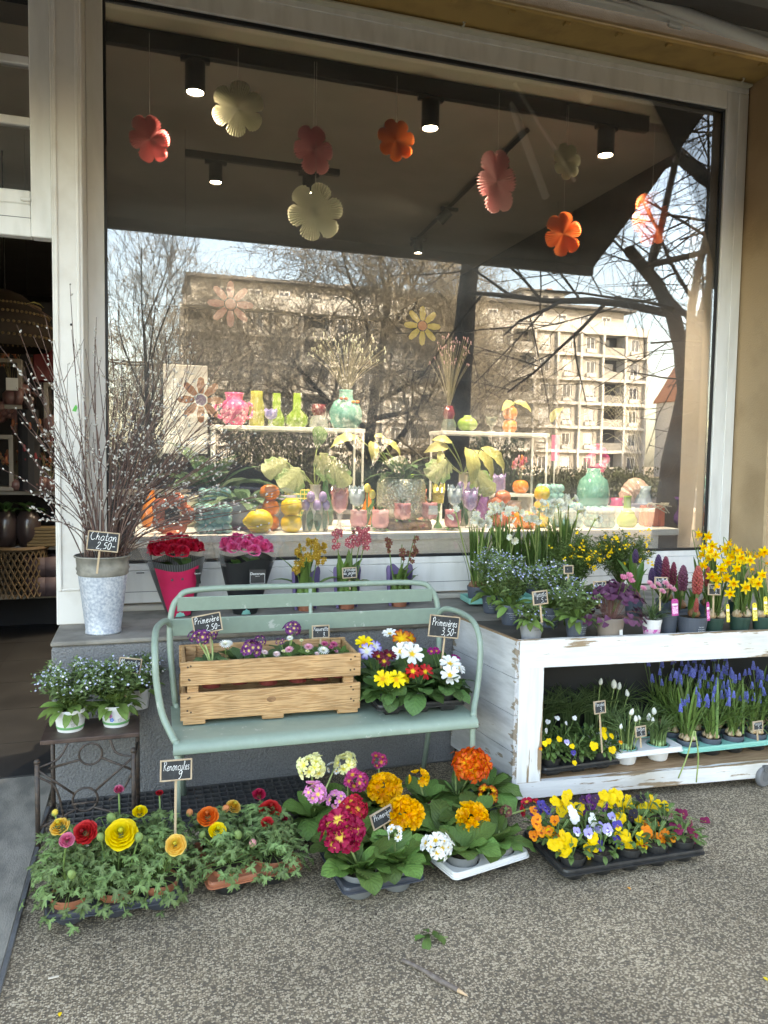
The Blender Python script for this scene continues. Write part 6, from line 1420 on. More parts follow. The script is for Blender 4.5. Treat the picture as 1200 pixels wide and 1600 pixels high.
CT = (2.285, 3.145, SZ); tray('white carrying tray of crocuses in teal pots on the shelf', CT, .0, 2, 2, .18, .135, .075, 'white')
cc = lambda i, j: cell(CT, .0, 2, 2, .18, .135, i, j, .012)
crocus('crocus with slim white buds behind its small sign', cc(0, 0), [((2.158,3.000,0.400), .016), ((2.176,2.980,0.371), .014), ((2.095,2.980,0.342), .012), ((2.226,3.020,0.360), .012)], seed=1)
crocus('crocus without open bloom in a teal pot right of the sign', cc(1, 0), [], 80, .15, seed=2)
crocus('crocus with two plump white buds at the back of the white tray', cc(0, 1), [((2.364,3.100,0.356), .018), ((2.333,3.100,0.327), .018), ((2.329,3.060,0.325), .012)], seed=3)
crocus('crocus clump leaning over the back right of the white tray', cc(1, 1), [], 80, .17, seed=4)
for k, (x, y, fs) in enumerate(((1.78, 3.36, []), (1.92, 3.37, []), (2.06, 3.36, []), (2.20, 3.36, [((2.177,3.280,0.461), .016), ((2.245,3.260,0.449), .022), ((2.286,3.280,0.431), .018), ((2.319,3.250,0.401), .017)]), (2.34, 3.37, []))):
    crocus('%s dark grassy crocus pot along the back of the shelf' % ['leftmost', 'second', 'third', 'fourth', 'rightmost'][k] if not fs else 'crocus pot with white buds at the back of the shelf', (x, y, SZ), fs, 110, .24, 'darkteal', .062, .7, 10+k)
# grape hyacinths
M_MUS = mat('muscari_blue', (1, 1, 1), .5, vcol=True)
def mus_spike(seed):
    rd = random.Random(seed); ts = []; b = ball(1, 6, 4, 1.15)
    for i in range(46):
        f = i/45; a = i*2.39996; w = .36*(1-f*.75)+.05; g = rd.uniform(.8, 1.25); c = mixc((.085, .10, .42), (.20, .25, .66), f*.7+rd.random()*.3)
        ts.append(b.x(along((w*cos(a), w*sin(a), f*2.1), (cos(a), sin(a), -.5+f*1.4), sc=.17*(1.15-.55*f))).paint(tuple(q*g for q in c)))
    return join(ts)
MUS = [mesh(mus_spike(s), 'flower_spike', M_MUS) for s in range(3)]
ML2 = [mesh(leaf(1., .042, 8, 2, a, b, .3, 0, base=.7, peak=.5, pt=.7), 'leaf', leafmat('muscari_leaf', (.17, .27, .07), nv=.01, vein=1.1, rnd=.35, bump=0)) for a, b in ((1.45, 1.2), (1.35, .7), (1.25, -.1), (1.15, -.7))]
def muscari(label, loc, seed, ns=6, top=.21, n=42, lean=0.):
    rd = random.Random(seed); t = potted('muscari_pot', label, 'grape hyacinth', loc, 'potted grape hyacinths', .052, .042, .062, 'anthracite', rz=0)
    for k in range(4): bulb(t, .026*cos(k*1.6+seed), .024*sin(k*1.6+seed), .068, .017, M_BULBW)
    for i in range(n):
        a = rd.random()*2*pi; s = rd.uniform(.18, .30); objm('leaf', ML2[int(rd.random()*3.2)], t, Matrix.Translation((rd.gauss(0, .016), rd.gauss(0, .016), .07)) @ Matrix.Rotation(a, 4, 'Z') @ Matrix.Diagonal((s*1.1, s, s, 1)))
    for i in range(ns):
        q = Vector((rd.uniform(-.095, .095), rd.uniform(-.07, .04), .07+top*rd.uniform(.72, 1.06))); objm('flower_spike', MUS[i % 3], t, along(q, (q.x*2, q.y*2, 1), sc=rd.uniform(.015, .021))); stalk(t, (q.x*.2, q.y*.2, .07), q, .0017, .004)
    return t
MT = (2.815, 3.13, SZ); tray('long teal carrying tray of grape hyacinths on the shelf', MT, -.02, 5, 2, .135, .125, .06, 'teal', cup='black')
cm = lambda i, j: cell(MT, -.02, 5, 2, .135, .125, i, j, .022)
for i in range(5):
    for j in range(2):
        side = ['first', 'second', 'third', 'fourth', 'last'][i]
        muscari(('%s grape hyacinth pot from the left in the front row of the teal tray' if j == 0 else '%s grape hyacinth pot from the left in the back row of the teal tray') % side, cm(i, j), 40+i*3+j, 9 if j else 8, .27 if j else .20)
for k in range(3): muscari('%s tall grape hyacinth pot standing behind the teal tray' % ['left', 'middle', 'right'][k], (2.6+k*.17, 3.36, SZ), 70+k, 8, .31)
# two long leaves hanging over the board
hl = thing('fallen_leaf', 'two withered leaves hanging over the bottom board from the teal tray', 'leaf', (2.5, 2.9, .14))
for (a, b, c) in (((2.384,2.840,0.343), (2.355,2.840,0.233), (2.327,2.860,0.120)), ((2.391,2.840,0.342), (2.406,2.830,0.231), (2.419,2.850,0.096))):
    L0 = hl.location; part('blade', tube([tuple(Vector(p)-L0) for p in arc([a, b, c], 5)], [.004]*10+[.001], 5) if False else tube(np.array([tuple(Vector(p)-L0) for p in arc([a, b, c], 5)]), .0035, 5), M_PALESTEM, hl, smooth=True)

# ------------------------------------------------------------------ pansies on the ground
PT = (1.777, 2.558, 0); prz = -.005; tray('large black tray of mixed pansies on the pavement by the cart', PT, prz, 5, 3, .122, .108, .055, 'black', r=.047)
cp_ = lambda i, j: cell(PT, prz, 5, 3, .122, .108, i, j, .008)
PN = [  # front row, middle row, back row
 [('pansy with bright yellow flowers at the front left corner of the pansy tray', [((1.447,2.440,0.137), .023, 'yellow'), ((1.494,2.440,0.155), .023, 'yellow'), ((1.499,2.440,0.107), .023, 'yellow'), ((1.517,2.440,0.137), .023, 'yellow'), ((1.483,2.440,0.168), .023, 'yellow')]),
  ('pansy with yellow and blue flowers second in the front row', [((1.616,2.440,0.108), .023, 'yellow'), ((1.612,2.440,0.138), .023, 'yellow'), ((1.592,2.440,0.161), .019, 'lilac'), ((1.639,2.440,0.105), .019, 'blue'), ((1.676,2.440,0.160), .019, 'lilac')]),
  ('pansy with yellow and violet faces in the middle of the front row', [((1.717,2.440,0.175), .019, 'blueyellow'), ((1.756,2.440,0.129), .023, 'yellow'), ((1.778,2.440,0.083), .023, 'yellow'), ((1.760,2.440,0.111), .023, 'yellow'), ((1.726,2.440,0.103), .019, 'blueyellow')]),
  ('pansy with orange faces fourth in the front row', [((1.839,2.440,0.082), .019, 'orangeyellow'), ((1.828,2.440,0.114), .023, 'yellow'), ((1.911,2.440,0.103), .020, 'orange'), ((1.921,2.440,0.081), .020, 'orange'), ((1.854,2.440,0.126), .020, 'orange')]),
  ('pansy with dark wine flowers at the front right corner', [((1.996,2.440,0.123), .021, 'wine'), ((2.069,2.440,0.097), .021, 'wine'), ((1.967,2.440,0.095), .020, 'orange'), ((2.064,2.440,0.077), .021, 'wine')])],
 [('pansy with small orange flowers at the left end of the middle row', [((1.437,2.550,0.157), .020, 'orange'), ((1.454,2.550,0.132), .020, 'orange'), ((1.422,2.550,0.121), .020, 'orange'), ((1.485,2.550,0.133), .020, 'orange'), ((1.431,2.550,0.170), .020, 'orange')]),
  ('pansy with pure orange flowers second in the middle row', [((1.511,2.550,0.170), .020, 'orange'), ((1.516,2.550,0.103), .020, 'orange'), ((1.493,2.550,0.121), .023, 'yellow'), ((1.599,2.550,0.164), .019, 'white'), ((1.592,2.550,0.185), .019, 'white')]),
  ('pansy with white and lilac faces in the middle of the tray', [((1.678,2.550,0.112), .019, 'lilac'), ((1.715,2.550,0.118), .019, 'lilac'), ((1.680,2.550,0.143), .019, 'white'), ((1.769,2.550,0.152), .019, 'lilac'), ((1.704,2.550,0.104), .019, 'white')]),
  ('pansy with yellow and midnight flowers fourth in the middle row', [((1.808,2.550,0.140), .023, 'yellow'), ((1.870,2.550,0.153), .019, 'black'), ((1.899,2.550,0.117), .023, 'yellow'), ((1.859,2.550,0.136), .019, 'black')]),
  ('pansy with deep orange flowers at the right end of the middle row', [((1.936,2.550,0.105), .020, 'orange'), ((1.973,2.550,0.095), .020, 'orange'), ((1.961,2.550,0.080), .020, 'orange'), ((1.937,2.550,0.073), .020, 'orange')])],
 [('pansy with blue and orange flowers at the back left corner', [((1.552,2.670,0.149), .019, 'blue'), ((1.537,2.670,0.164), .019, 'blue'), ((1.488,2.670,0.149), .019, 'purple'), ((1.492,2.670,0.127), .020, 'orange')]),
  ('pansy with a clump of yellow flowers second in the back row', [((1.583,2.670,0.185), .023, 'yellow'), ((1.629,2.670,0.185), .023, 'yellow'), ((1.648,2.670,0.148), .023, 'yellow'), ((1.670,2.670,0.126), .023, 'yellow'), ((1.693,2.670,0.145), .023, 'yellow'), ((1.611,2.670,0.139), .023, 'yellow')]),
  ('pansy with dark purple flowers in the middle of the back row', [((1.737,2.670,0.177), .019, 'purple'), ((1.756,2.670,0.148), .019, 'purple'), ((1.727,2.670,0.119), .019, 'purple'), ((1.713,2.670,0.175), .019, 'blackviolet'), ((1.767,2.670,0.174), .019, 'blackviolet')]),
  ('pansy with tall bright yellow flowers fourth in the back row', [((1.809,2.670,0.182), .023, 'yellow'), ((1.843,2.670,0.164), .023, 'yellow'), ((1.878,2.670,0.149), .023, 'yellow'), ((1.898,2.670,0.120), .023, 'yellow'), ((1.932,2.670,0.126), .023, 'yellow'), ((1.883,2.670,0.176), .023, 'yellow'), ((1.808,2.670,0.142), .019, 'purple')]),
  ('pansy with yellow flowers and trailing maroon ones at the back right corner', [((2.001,2.670,0.109), .023, 'yellow'), ((2.049,2.670,0.101), .023, 'yellow'), ((2.068,2.670,0.110), .023, 'yellow'), ((2.107,2.670,0.099), .023, 'yellow'), ((2.134,2.670,0.073), .021, 'wine'), ((2.207,2.670,0.053), .021, 'wine'), ((2.248,2.670,0.014), .021, 'wine'), ((1.984,2.670,0.148), .019, 'black'), ((2.322,2.670,0.004), .021, 'wine')])]]
for j in range(3):
    for i in range(5): pansy(PN[j][i][0], cp_(i, j), PN[j][i][1], n=34, R=.065, H=.10, dens=.75)


# ------------------------------------------------------------------ willow in the bucket
M_WTWIG = mat('willow_bark', (.16, .09, .075), .6, (.10, .062, .052), 60., rnd=.35, spec=.4); M_CATKIN = mat('catkin', (.58, .56, .52), .85, (.40, .38, .345), 120., sheen=.5, rnd=.12); M_CSCALE = mat('catkin_scale', (.10, .055, .04), .5)
wb = thing('willow_bunch', 'bunch of dark pussy willow branches with grey catkins in the zinc bucket', 'willow branches', (BK[0], BK[1], BK[2]+.30))
rd = random.Random(77)
CAT = [join([lathe([(.001, 0), (.42, .2), (.55, .7), (.5, 1.3), (.25, 1.8), (.01, 2.0)], 7), ball(.36, 6, 4, .8, (0, 0, .05)).paint((.22, .12, .09))]) for _ in range(1)]
M_CATV = mat('catkin_fur', (.50, .475, .43), .9, vcol=True, sheen=.6, rnd=.15)
tips = [(-0.476,3.600,1.944), (-0.497,3.600,1.857), (-0.457,3.700,2.067), (-0.301,3.700,2.105), (-0.297,3.750,2.056), (-0.208,3.750,2.076), (-0.411,3.600,1.539), (-0.473,3.550,1.335), (-0.439,3.600,1.382), (-0.425,3.600,1.271), (-0.095,3.800,2.002), (0.219,3.750,2.102), (0.268,3.700,2.054), (0.350,3.700,1.985), (0.370,3.600,1.677), (0.411,3.550,1.625), (0.400,3.550,1.514), (0.334,3.550,1.435), (-0.379,3.600,1.704), (-0.421,3.550,1.471), (0.004,3.850,2.014), (0.075,3.800,1.892), (0.132,3.750,1.979)]
def branch(tip, r, dens, seed):
    rd = random.Random(seed); p0 = Vector((rd.uniform(-.06, .06), rd.uniform(-.06, .06), 0)); a = Vector(tip)-wb.location
    p0 = p0*.7+Vector((a.x, a.y, 0)).normalized()*.035; p0.z = 0
    m1 = p0.lerp(a, .33)+Vector((-a.x*.12, -a.y*.1, .06))+Vector((rd.gauss(0, .012), rd.gauss(0, .012), 0)); m2 = p0.lerp(a, .68)+Vector((-a.x*.05, -a.y*.05, .05))+Vector((rd.gauss(0, .02), rd.gauss(0, .02), 0))
    P = arc([tuple(p0), tuple(m1), tuple(m2), tuple(a)], 6); ts = [tube(P, np.linspace(r, r*.35, len(P)), 5, False)]; ck = []
    L = a.length; nside = rd.randint(1, 3)
    lines = [P]
    for _ in range(nside):
        k = rd.randint(7, len(P)-5); q = Vector(P[k]); d = (Vector(P[k+1])-q).normalized(); d = (d+Vector((rd.gauss(0, .45), rd.gauss(0, .4), rd.gauss(.1, .2)))).normalized(); l = L*rd.uniform(.15, .38)
        S = arc([tuple(q), tuple(q+d*l*.5+Vector((0, 0, l*.05))), tuple(q+d*l+Vector((0, 0, l*.12)))], 5); ts.append(tube(S, np.linspace(r*.6, r*.3, len(S)), 4, False)); lines.append(S)
    for Q in lines:
        n = len(Q)
        for k in range(n*5//4 if Q is P else n):
            f = rd.uniform(.30, .99) if Q is P else rd.uniform(.1, .99)
            if rd.random() > dens: continue
            x = f*(n-1); i = min(n-2, int(x)); q = Vector(Q[i]).lerp(Vector(Q[i+1]), x-i); d = (Vector(Q[i+1])-Vector(Q[i])).normalized(); o = d.orthogonal(); o = Matrix.Rotation(rd.random()*6.28, 3, d) @ o
            ck.append(CAT[0].x(along(q, d*.7+o*.6, sc=rd.uniform(.0054, .0082)), (rd.uniform(.75, 1.15),)*3))
    b = part('branch', ts, M_WTWIG, wb, smooth=True)
    if ck: part('catkins', ck, M_CATV, b, smooth=True, kind='stuff')
for k, tp in enumerate(tips): branch(tp, rd.uniform(.0026, .0036), .42, k)
for k in range(76):
    a = rd.gauss(.42, .50); e = rd.uniform(.45, 1.0) if k % 3 else rd.uniform(.75, 1.08); yy = rd.gauss(0, .16)
    tip = wb.location+Vector((sin(a)*e*.92, yy-.05, .05+cos(a)*e*.95)); tip.y = min(tip.y, 4.15); tip.x = max(tip.x, -.62)
    branch(tip, rd.uniform(.0022, .0036), .30, 200+k)

# ------------------------------------------------------------------ wrapped flowers and orchids on the ledge
def wrap_bouquet(label, loc, top, back, front, fc, lean, seed, word=True, blank=False):
    """paper and foil cone with a transparent collar round a head of begonia flowers"""
    rd = random.Random(seed); t = thing('wrapped_begonia', label, 'wrapped plant', loc, 0, 'wrapped begonias on the ledge'); H = .40
    def cone(r0, r1, z0, z1, a0, a1, n=18, m=6, wv=.012, flare=0.):
        V = []; U = []
        for j in range(m+1):
            f = j/m
            for i in range(n+1):
                a = a0+(a1-a0)*i/n; r = (r0+(r1-r0)*f**.9)*(1+wv*6*sin(a*5+seed+f*3)*f*.15)+flare*f**3; V.append((r*cos(a)*1.12, r*sin(a)*.8, z0+(z1-z0)*f+.012*sin(a*3+seed)*f)); U.append((i/n, f))
        return Tm(V, [(j*(n+1)+i, j*(n+1)+i+1, (j+1)*(n+1)+i+1, (j+1)*(n+1)+i) for j in range(m) for i in range(n)], U=U)
    t.rotation_euler = (0, lean, 0)
    part('wrapper', cone(.055, .128, 0, .285, -pi*1.05, pi*.02), back, t, smooth=True)
    part('wrapper_front', cone(.058, .122, .002, .25, -pi*.80, -pi*.22), front, t, smooth=True)
    part('wrapper_back', cone(.054, .126, 0, .30, 0, pi), back, t, smooth=True)
    part('clear_collar', cone(.128, .165, .255, .40, -pi*.22, pi*1.22, 24, 4, .05, .012), mat('cellophane', (.85, .88, .9), .08, alpha=.10, spec=.9), t, smooth=True)
    part('pot', lathe([(.02, .004), (.05, .002), (.062, .10)], 20), PM['teal'], t)
    fm = mesh(ran_flower(1., fc, 1.0, 9, 5), 'flower', M_PETAL)
    for i in range(24):
        a = i*2.4; u = sqrt((i+.5)/24); p = Vector((.120*u*cos(a)*1.1, .09*u*sin(a), .350+.055*(1-u*u)+rd.gauss(0, .006))); objm('flower', fm, t, along(p, (cos(a)*u*.7, sin(a)*u*.6-.35, 1), sc=rd.uniform(.034, .046)))
    for i in range(12):
        a = i*2.4; objm('leaf', PLD[i % 3], t, Matrix.Translation((.05*cos(a), .04*sin(a), .24)) @ Matrix.Rotation(a, 4, 'Z') @ Matrix.Scale(.085, 4))
    return t
M_BKP = mat('black_wrapper', (.016, .017, .018), .35, bump=.0015, bs=25); M_STRIPE = bpy.data.materials.new('striped_dark_wrapper'); M_STRIPE.use_nodes = True
_N = M_STRIPE.node_tree.nodes; _L = M_STRIPE.node_tree.links; _uv = _N.new('ShaderNodeUVMap'); _w = _N.new('ShaderNodeTexWave'); _w.inputs['Scale'].default_value = 12; _w.inputs['Distortion'].default_value = .6; _L.new(_uv.outputs[0], _w.inputs[0]); _r = _N.new('ShaderNodeValToRGB'); _r.color_ramp.elements[0].color = (.018, .019, .02, 1); _r.color_ramp.elements[1].color = (.10, .105, .11, 1); _L.new(_w.outputs[0], _r.inputs[0]); _L.new(_r.outputs[0], _N['Principled BSDF'].inputs['Base Color']); _N['Principled BSDF'].inputs['Roughness'].default_value = .35
M_PKP = mat('crimson_wrapper', (.55, .02, .09), .35, (.48, .015, .07), 10., bump=.0015, bs=25)
b1 = wrap_bouquet('red begonia wrapped in a dark striped sleeve with a crimson front panel', (.175, 4.05, .737), 0, M_STRIPE, M_PKP, ((.35, .008, .03), (.72, .014, .05), (.80, .04, .10)), -.06, 3)
b2 = wrap_bouquet('pink begonia wrapped in black paper with white lettering', (.505, 4.03, .737), 0, M_BKP, M_BKP, ((.65, .04, .2), (.90, .14, .38), (.92, .28, .50)), .02, 5)
for t_, hx in ((b1, -.03), (b1, .02)): part('punch_hole', lathe([(.0001, 0), (.006, 0)], 12).x(TR((hx, -.094, .20), (pi/2-.25, 0, 0))), M_BLACK, t_)
def wrap_card(t_, x, z, rz, big):
    c = part('printed_card', cbox(.085, .001, .08, .0002), M_BKP, t_, (x, -.1085, z), (-.12, 0, rz))
    ptext('Decorum', .019, 'lettering', M_CHALK, c, loc=(0, -.0008, .018)); ptext('quality plants', .0045, 'lettering', M_CHALK, c, loc=(0, -.0008, .006))
    part('border', join([cbox(.075, .0006, .0009, .0001, (0, -.0008, -.030)), cbox(.0009, .0006, .05, .0001, (-.037, -.0008, -.006)), cbox(.0009, .0006, .05, .0001, (.037, -.0008, -.006))]), M_CHALK, c)
wrap_card(b2, .045, .205, .05, 1)
c_ = part('printed_card', cbox(.03, .001, .075, .0002), M_BKP, b1, (.098, -.078, .205), (-.15, .08, .75)); ptext('Decorum', .012, 'lettering', M_CHALK, c_, loc=(0, -.0008, .015))
for k in range(5): ptext('verzorging light water 15-20', .0062, 'small_print', M_PRINT, b2, loc=(.02, -.0765, .085-.008*k))
for k, (x, z) in enumerate(((258, 848), (375, 846))):
    q = (0.102,4.050,1.133) if k == 0 else (0.484,4.050,1.127)
    part('hanger_hook', tube(arc([(q[0]-(b1 if k == 0 else b2).location.x, -.0, .36), (q[0]-(b1 if k == 0 else b2).location.x, 0, .40), (q[0]-(b1 if k == 0 else b2).location.x+.012, 0, .415), (q[0]-(b1 if k == 0 else b2).location.x+.02, 0, .402)], 4), .0022, 6), M_WHITE, b1 if k == 0 else b2, smooth=True)

M_ORL = leafmat('orchid_leaf', (.15, .25, .06), nv=.01, vein=1.15, rnd=.25, bump=0)
ORL = [mesh(leaf(1., .17, 8, 4, a, b, .35, .01, 1, base=.45, peak=.45, pt=.9), 'leaf', M_ORL) for a, b in ((1.5, 1.2), (1.35, .6), (1.2, -.3))]
def orchid_me(c): return cached(('orc', c), lambda: mesh(prim_flower(1., *{'brown': ((.75, .55, .12), (.38, .20, .03), (.62, .42, .05)), 'red': ((.85, .55, .5), (.50, .05, .09), (.62, .22, .25)), 'dull': ((.3, .3, .1), (.22, .06, .06), (.28, .12, .08))}[c], n=6, eyer=.3, cup=.35, notch=-.15, ruff=.15), 'flower', M_PETAL))
def orchid(label, loc, c, tops, seed, nl=9, L=.2):
    rd = random.Random(seed); t = potted('orchid_pot', label, 'orchid', loc, 'sleeved orchids on the ledge', .048, .04, .07, 'terracotta', rz=0)
    V = []; n = 18
    for j, (r, z) in enumerate(((.052, .004), (.062, .09), (.068, .215))):
        for i in range(n+1): a = pi*(-.18)+pi*1.36*i/n; V.append((r*cos(a)*1.15, r*sin(a)*.7, z+(.02*sin(a*4) if j == 2 else 0)))
    part('sleeve', Tm(V, [(j*(n+1)+i, j*(n+1)+i+1, (j+1)*(n+1)+i+1, (j+1)*(n+1)+i) for j in range(2) for i in range(n)]), PM['purple'], t, smooth=True)
    for i in range(nl+6):
        a = rd.random()*2*pi; s = L*rd.uniform(.8, 1.2); objm('leaf', ORL[i % 3], t, Matrix.Translation((rd.gauss(0, .02), rd.gauss(0, .012), .07)) @ Matrix.Rotation(a, 4, 'Z') @ Matrix.Diagonal((s*1.2, s, s, 1)))
    for i in range(3): part('bulb', lathe([(.012, 0), (.02, .04), (.014, .09), (.006, .11)], 10, at=((i-1)*.035, -.02, .05)), M_ORL, t, smooth=True)
    for w, wd, hh, k in tops:
        q = W2(t, w); st_ = stalk(t, (q.x*.3, q.y*.3, .07), q+Vector((0, 0, hh*.5)), .0028, .003); sp = part('flower_spray', tube([tuple(q), tuple(q+Vector((0, 0, hh*.4)))], .002, 5), M_STEM, t)
        for i in range(k): objm('flower', orchid_me(c), sp, along(q+Vector((rd.uniform(-wd, wd), rd.uniform(-.02, .01), rd.uniform(-hh, hh)*.5)), (rd.gauss(0, .5), -.9, rd.gauss(.1, .3)), sc=rd.uniform(.012, .017)))
    return t
p1, p2, p3 = (0.831,3.883,0.737), (1.060,3.952,0.737), (1.363,4.013,0.737)
orchid('orchid with dense bronze yellow flower spikes in a purple sleeve', (p1[0], 4.04, .737), 'brown', [((0.794,4.000,1.039), .025, .11, 16), ((0.853,4.000,1.065), .025, .12, 18), ((0.898,4.000,1.043), .025, .11, 16), ((0.763,3.980,0.967), .02, .06, 6)], 1, 10, .23)
orchid('orchid with rose red flower sprays and arching leaves beside its small sign', (p2[0], 4.04, .737), 'red', [((0.984,3.980,1.123), .022, .10, 12), ((1.082,4.000,1.123), .035, .08, 14), ((1.132,4.000,1.136), .035, .09, 16), ((1.148,3.980,1.103), .02, .06, 8)], 2, 9, .22)
orchid('orchid in bud with thin dull red spikes right of the signed one', (p3[0], 4.04, .737), 'dull', [((1.282,4.000,1.074), .012, .10, 7), ((1.361,4.000,1.047), .012, .08, 6), ((1.435,4.000,1.082), .012, .11, 7), ((1.403,3.980,1.020), .015, .05, 5)], 3, 10, .17)

# ------------------------------------------------------------------ chalk signs
def sg(px_pos, wpx, hpx, d, label, lines, stick=.0, roll=0., face=0., lean=-.1, **k):
    return sign(label, px_pos, face, lean, roll, wpx*d/1200, hpx*d/1200, lines, stick, **k)
sg((-0.173,3.600,1.172), 46, 30, 3.5, 'chalk sign Chaton hanging in the willow branches', [('Chaton', .035, .08, .55), ('2,50-', .030, .30, .12)], .12, .12, stick_dx=-.01)
sg((0.257,3.330,0.840), 45, 30, 3.25, 'chalk sign Primevère tilted up at the left end of the crate', [('Primevère', .027, .06, .55), ('2,50-', .025, .42, .12)], .12, -.16)
sg((0.761,3.360,0.771), 30, 22, 3.25, 'small black chalk sign Pâquerette standing in the crate', [('Paquerette', .018, .08, .58), ('3.', .018, .6, .15)], .12, 0)
sg((1.281,3.160,0.811), 57, 38, 3.1, 'large chalk sign Primevères leaning over the bench tray', [('Primevères', .032, .08, .52), ('3,50-', .032, .42, .12)], .16, .14, stick_dx=.01)
sg((-0.060,3.380,0.664), 34, 24, 3.3, 'chalk sign Myosotis in the flowers on the iron table', [('Myosotis', .020, .06, .58), ('9,-', .020, .45, .15)], .12, .16)
sg((0.103,2.720,0.455), 50, 34, 2.62, 'chalk sign Renoncules on a tall stick above the ranunculus', [('Renoncules', .028, .10, .50), ('9', .028, .55, .10)], .27, .02, stick_dx=-.0)
sg((0.845,2.660,0.217), 44, 28, 2.62, 'slate chalk sign Primevère lying slanted among the polyanthus', [('Primevère', .022, .12, .50), ('9', .022, .68, .12)], .10, -.27, .25)
sg((1.658,2.980,0.959), 30, 25, 2.95, 'chalk sign Myosotis on a short stick in the grey pot on the cart', [('Myosotis', .022, .08, .58), ('5.-', .022, .52, .14)], .10, -.08)
sg((2.003,3.050,0.983), 27, 22, 3.0, 'chalk sign Oxalis half hidden behind the purple clover', [('Oxalis', .020, .10, .52)], .08, .0)
sg((2.283,2.980,1.003), 29, 23, 2.95, 'chalk sign Oeillet above the pink dianthus', [('Oeillet', .020, .08, .58), ('6,-', .022, .4, .14)], .12, .05)
sg((2.531,2.920,0.974), 29, 22, 2.9, 'chalk sign Jeanette in front of the daffodils', [('Jeanette', .018, .08, .58), ('9,', .020, .5, .14)], .12, .05)
sg((1.044,3.930,0.949), 25, 18, 3.85, 'small chalk sign in the rose red orchid on the ledge', [('Orchidée', .018, .08, .66), ('du jardin', .016, .08, .36), ('15', .014, .5, .08)], .08, -.03)
sg((1.979,2.980,0.442), 25, 24, 2.92, 'chalk sign Pensées standing in the violas on the shelf', [('Pensées', .018, .08, .58), ('3_', .020, .45, .14)], .20, -.05)
sg((2.166,2.930,0.329), 24, 21, 2.9, 'chalk sign Bulbes before the white crocuses', [('Bulbes', .018, .08, .58), ('5,-', .020, .4, .14)], .07, -.05)
sg((2.725,2.820,0.343), 25, 19, 2.78, 'chalk sign Muscari in front of the grape hyacinths', [('Muscari', .017, .08, .58), ('5.-', .018, .45, .14)], .07, -.02)
sg((1.915,3.180,1.048), 20, 16, 3.1, 'tiny dark sign inside the yellow broom', [('Oxalis', .012, .1, .4)][:0]+[('-', .015, .3, .4)], .06, 0)

# ------------------------------------------------------------------ litter on the pavement
tw = thing('broken_twig', 'broken grey brown twig lying on the pavement', 'twig', (0, 0, 0))
part('wood', tube(arc([(.757, 2.150, .008), (.795, 2.09, .012), (.83, 2.03, .011), (.868, 1.975, .010)], 4), [.006]*6+[.008]*3+[.0075]*4, 8), mat('grey_twig_bark', (.13, .10, .085), .8, (.20, .165, .14), 60., bump=.001), tw, smooth=True)
part('broken_end', tube([(.866, 1.978, .010), (.886, 1.948, .008)], [.0072, .002], 7), mat('fresh_wood', (.62, .42, .26), .7), tw, smooth=True)
lf_ = thing('fallen_leaves', 'small cluster of green leaves fallen on the pavement', 'leaf', (.877, 2.235, .0))
for k, (x, y, a, s) in enumerate(((0, .0, .2, .05), (-.03, .012, 1.2, .05), (.03, .01, -1.0, .05), (-.015, -.02, 2.6, .055), (.025, -.018, -2.3, .052), (.0, .02, .0, .04))):
    objm('leaf', PLM[2], lf_, Matrix.Translation((x*.45, y*.45, .004+.003*k)) @ Matrix.Rotation(a, 4, 'Z') @ Matrix.Rotation(-.3, 4, 'X') @ Matrix.Scale(s*1.0, 4))
part('stalk', tube([(.02, .0, .006), (.06, -.012, .005)], .002, 5), M_PALESTEM, lf_)
for k, (p, c, lb) in enumerate((((1.685,2.303,0.003), (.85, .35, .05), 'orange petal fallen in front of the pansy tray'), ((-0.230,2.192,0.003), (.85, .55, .02), 'yellow petal on the pavement near the stone slab'), ((1.787,1.763,0.003), (.85, .62, .02), 'yellow petal at the right edge of the pavement'))):
    t = thing('petal', lb, 'petal', p); part('blade', leaf(.018, .012, 3, 2, .3, -.3), mat('petal_%d' % k, c, .6), t, smooth=True)
t = thing('wood_chip', 'pale wooden chip lying on the pavement at the left', 'wood chip', (-0.263,2.369,0.003), .1); part('chip', cbox(.03, .008, .003, .001), mat('pale_chip', (.6, .52, .42), .8), t)

# spilled potting soil and petals round the trays
rd = random.Random(12); ts = []; cr_ = ball(1, 5, 3, .6)
for i in range(420):
    x, y = rd.choice(((-.1, 2.6), (.36, 2.63), (.8, 2.47), (1.25, 2.47), (1.78, 2.38), (.3, 3.45), (.95, 3.4), (1.5, 2.85)))
    g = rd.uniform(.6, 1.6); ts.append(cr_.x(TR((x+rd.gauss(0, .2), y+rd.gauss(-.02, .07), .002), (0, 0, 0), rd.uniform(.0012, .0042))).paint((g, g, g)))
so_ = obj('soil_crumbs', mesh(ts, 'soil_crumbs', mat('crumb_soil', (.045, .03, .02), .95, vcol=True)), kind='stuff')
so_['label'] = 'dark crumbs of potting soil spilled round the trays'; so_['category'] = 'soil'

# ------------------------------------------------------------------ display behind the glass
CZ = (1.462,4.400,1.119)[2]                                       # top of the white counter
M_DISP = mat('white_display_wood', (.70, .70, .67), .5, (.62, .62, .59), 9., stretch=(1, 12, 12))
dc = thing('display_counter', 'long white painted wooden counter along the inside of the window', 'counter', (0, 0, 0))
X0, X1 = -.05, 3.47
part('counter_top', bx(X0, X1, 4.36, 5.35, CZ-.045, CZ, .004), M_DISP, dc)
part('apron', bx(X0+.12, X1-.14, 4.40, 4.43, CZ-.17, CZ-.0455, .003), M_DISP, dc)
for x in (X0+.1, 1.22, 2.2, X1-.26): part('leg', bx(x, x+.13, 4.405, 4.53, .86, CZ-.046, .003), M_DISP, dc); 
for x in (X0+.1, 1.22, 2.2, X1-.26): part('leg', bx(x, x+.13, 5.2, 5.33, .0, CZ-.046, .003), M_DISP, dc)

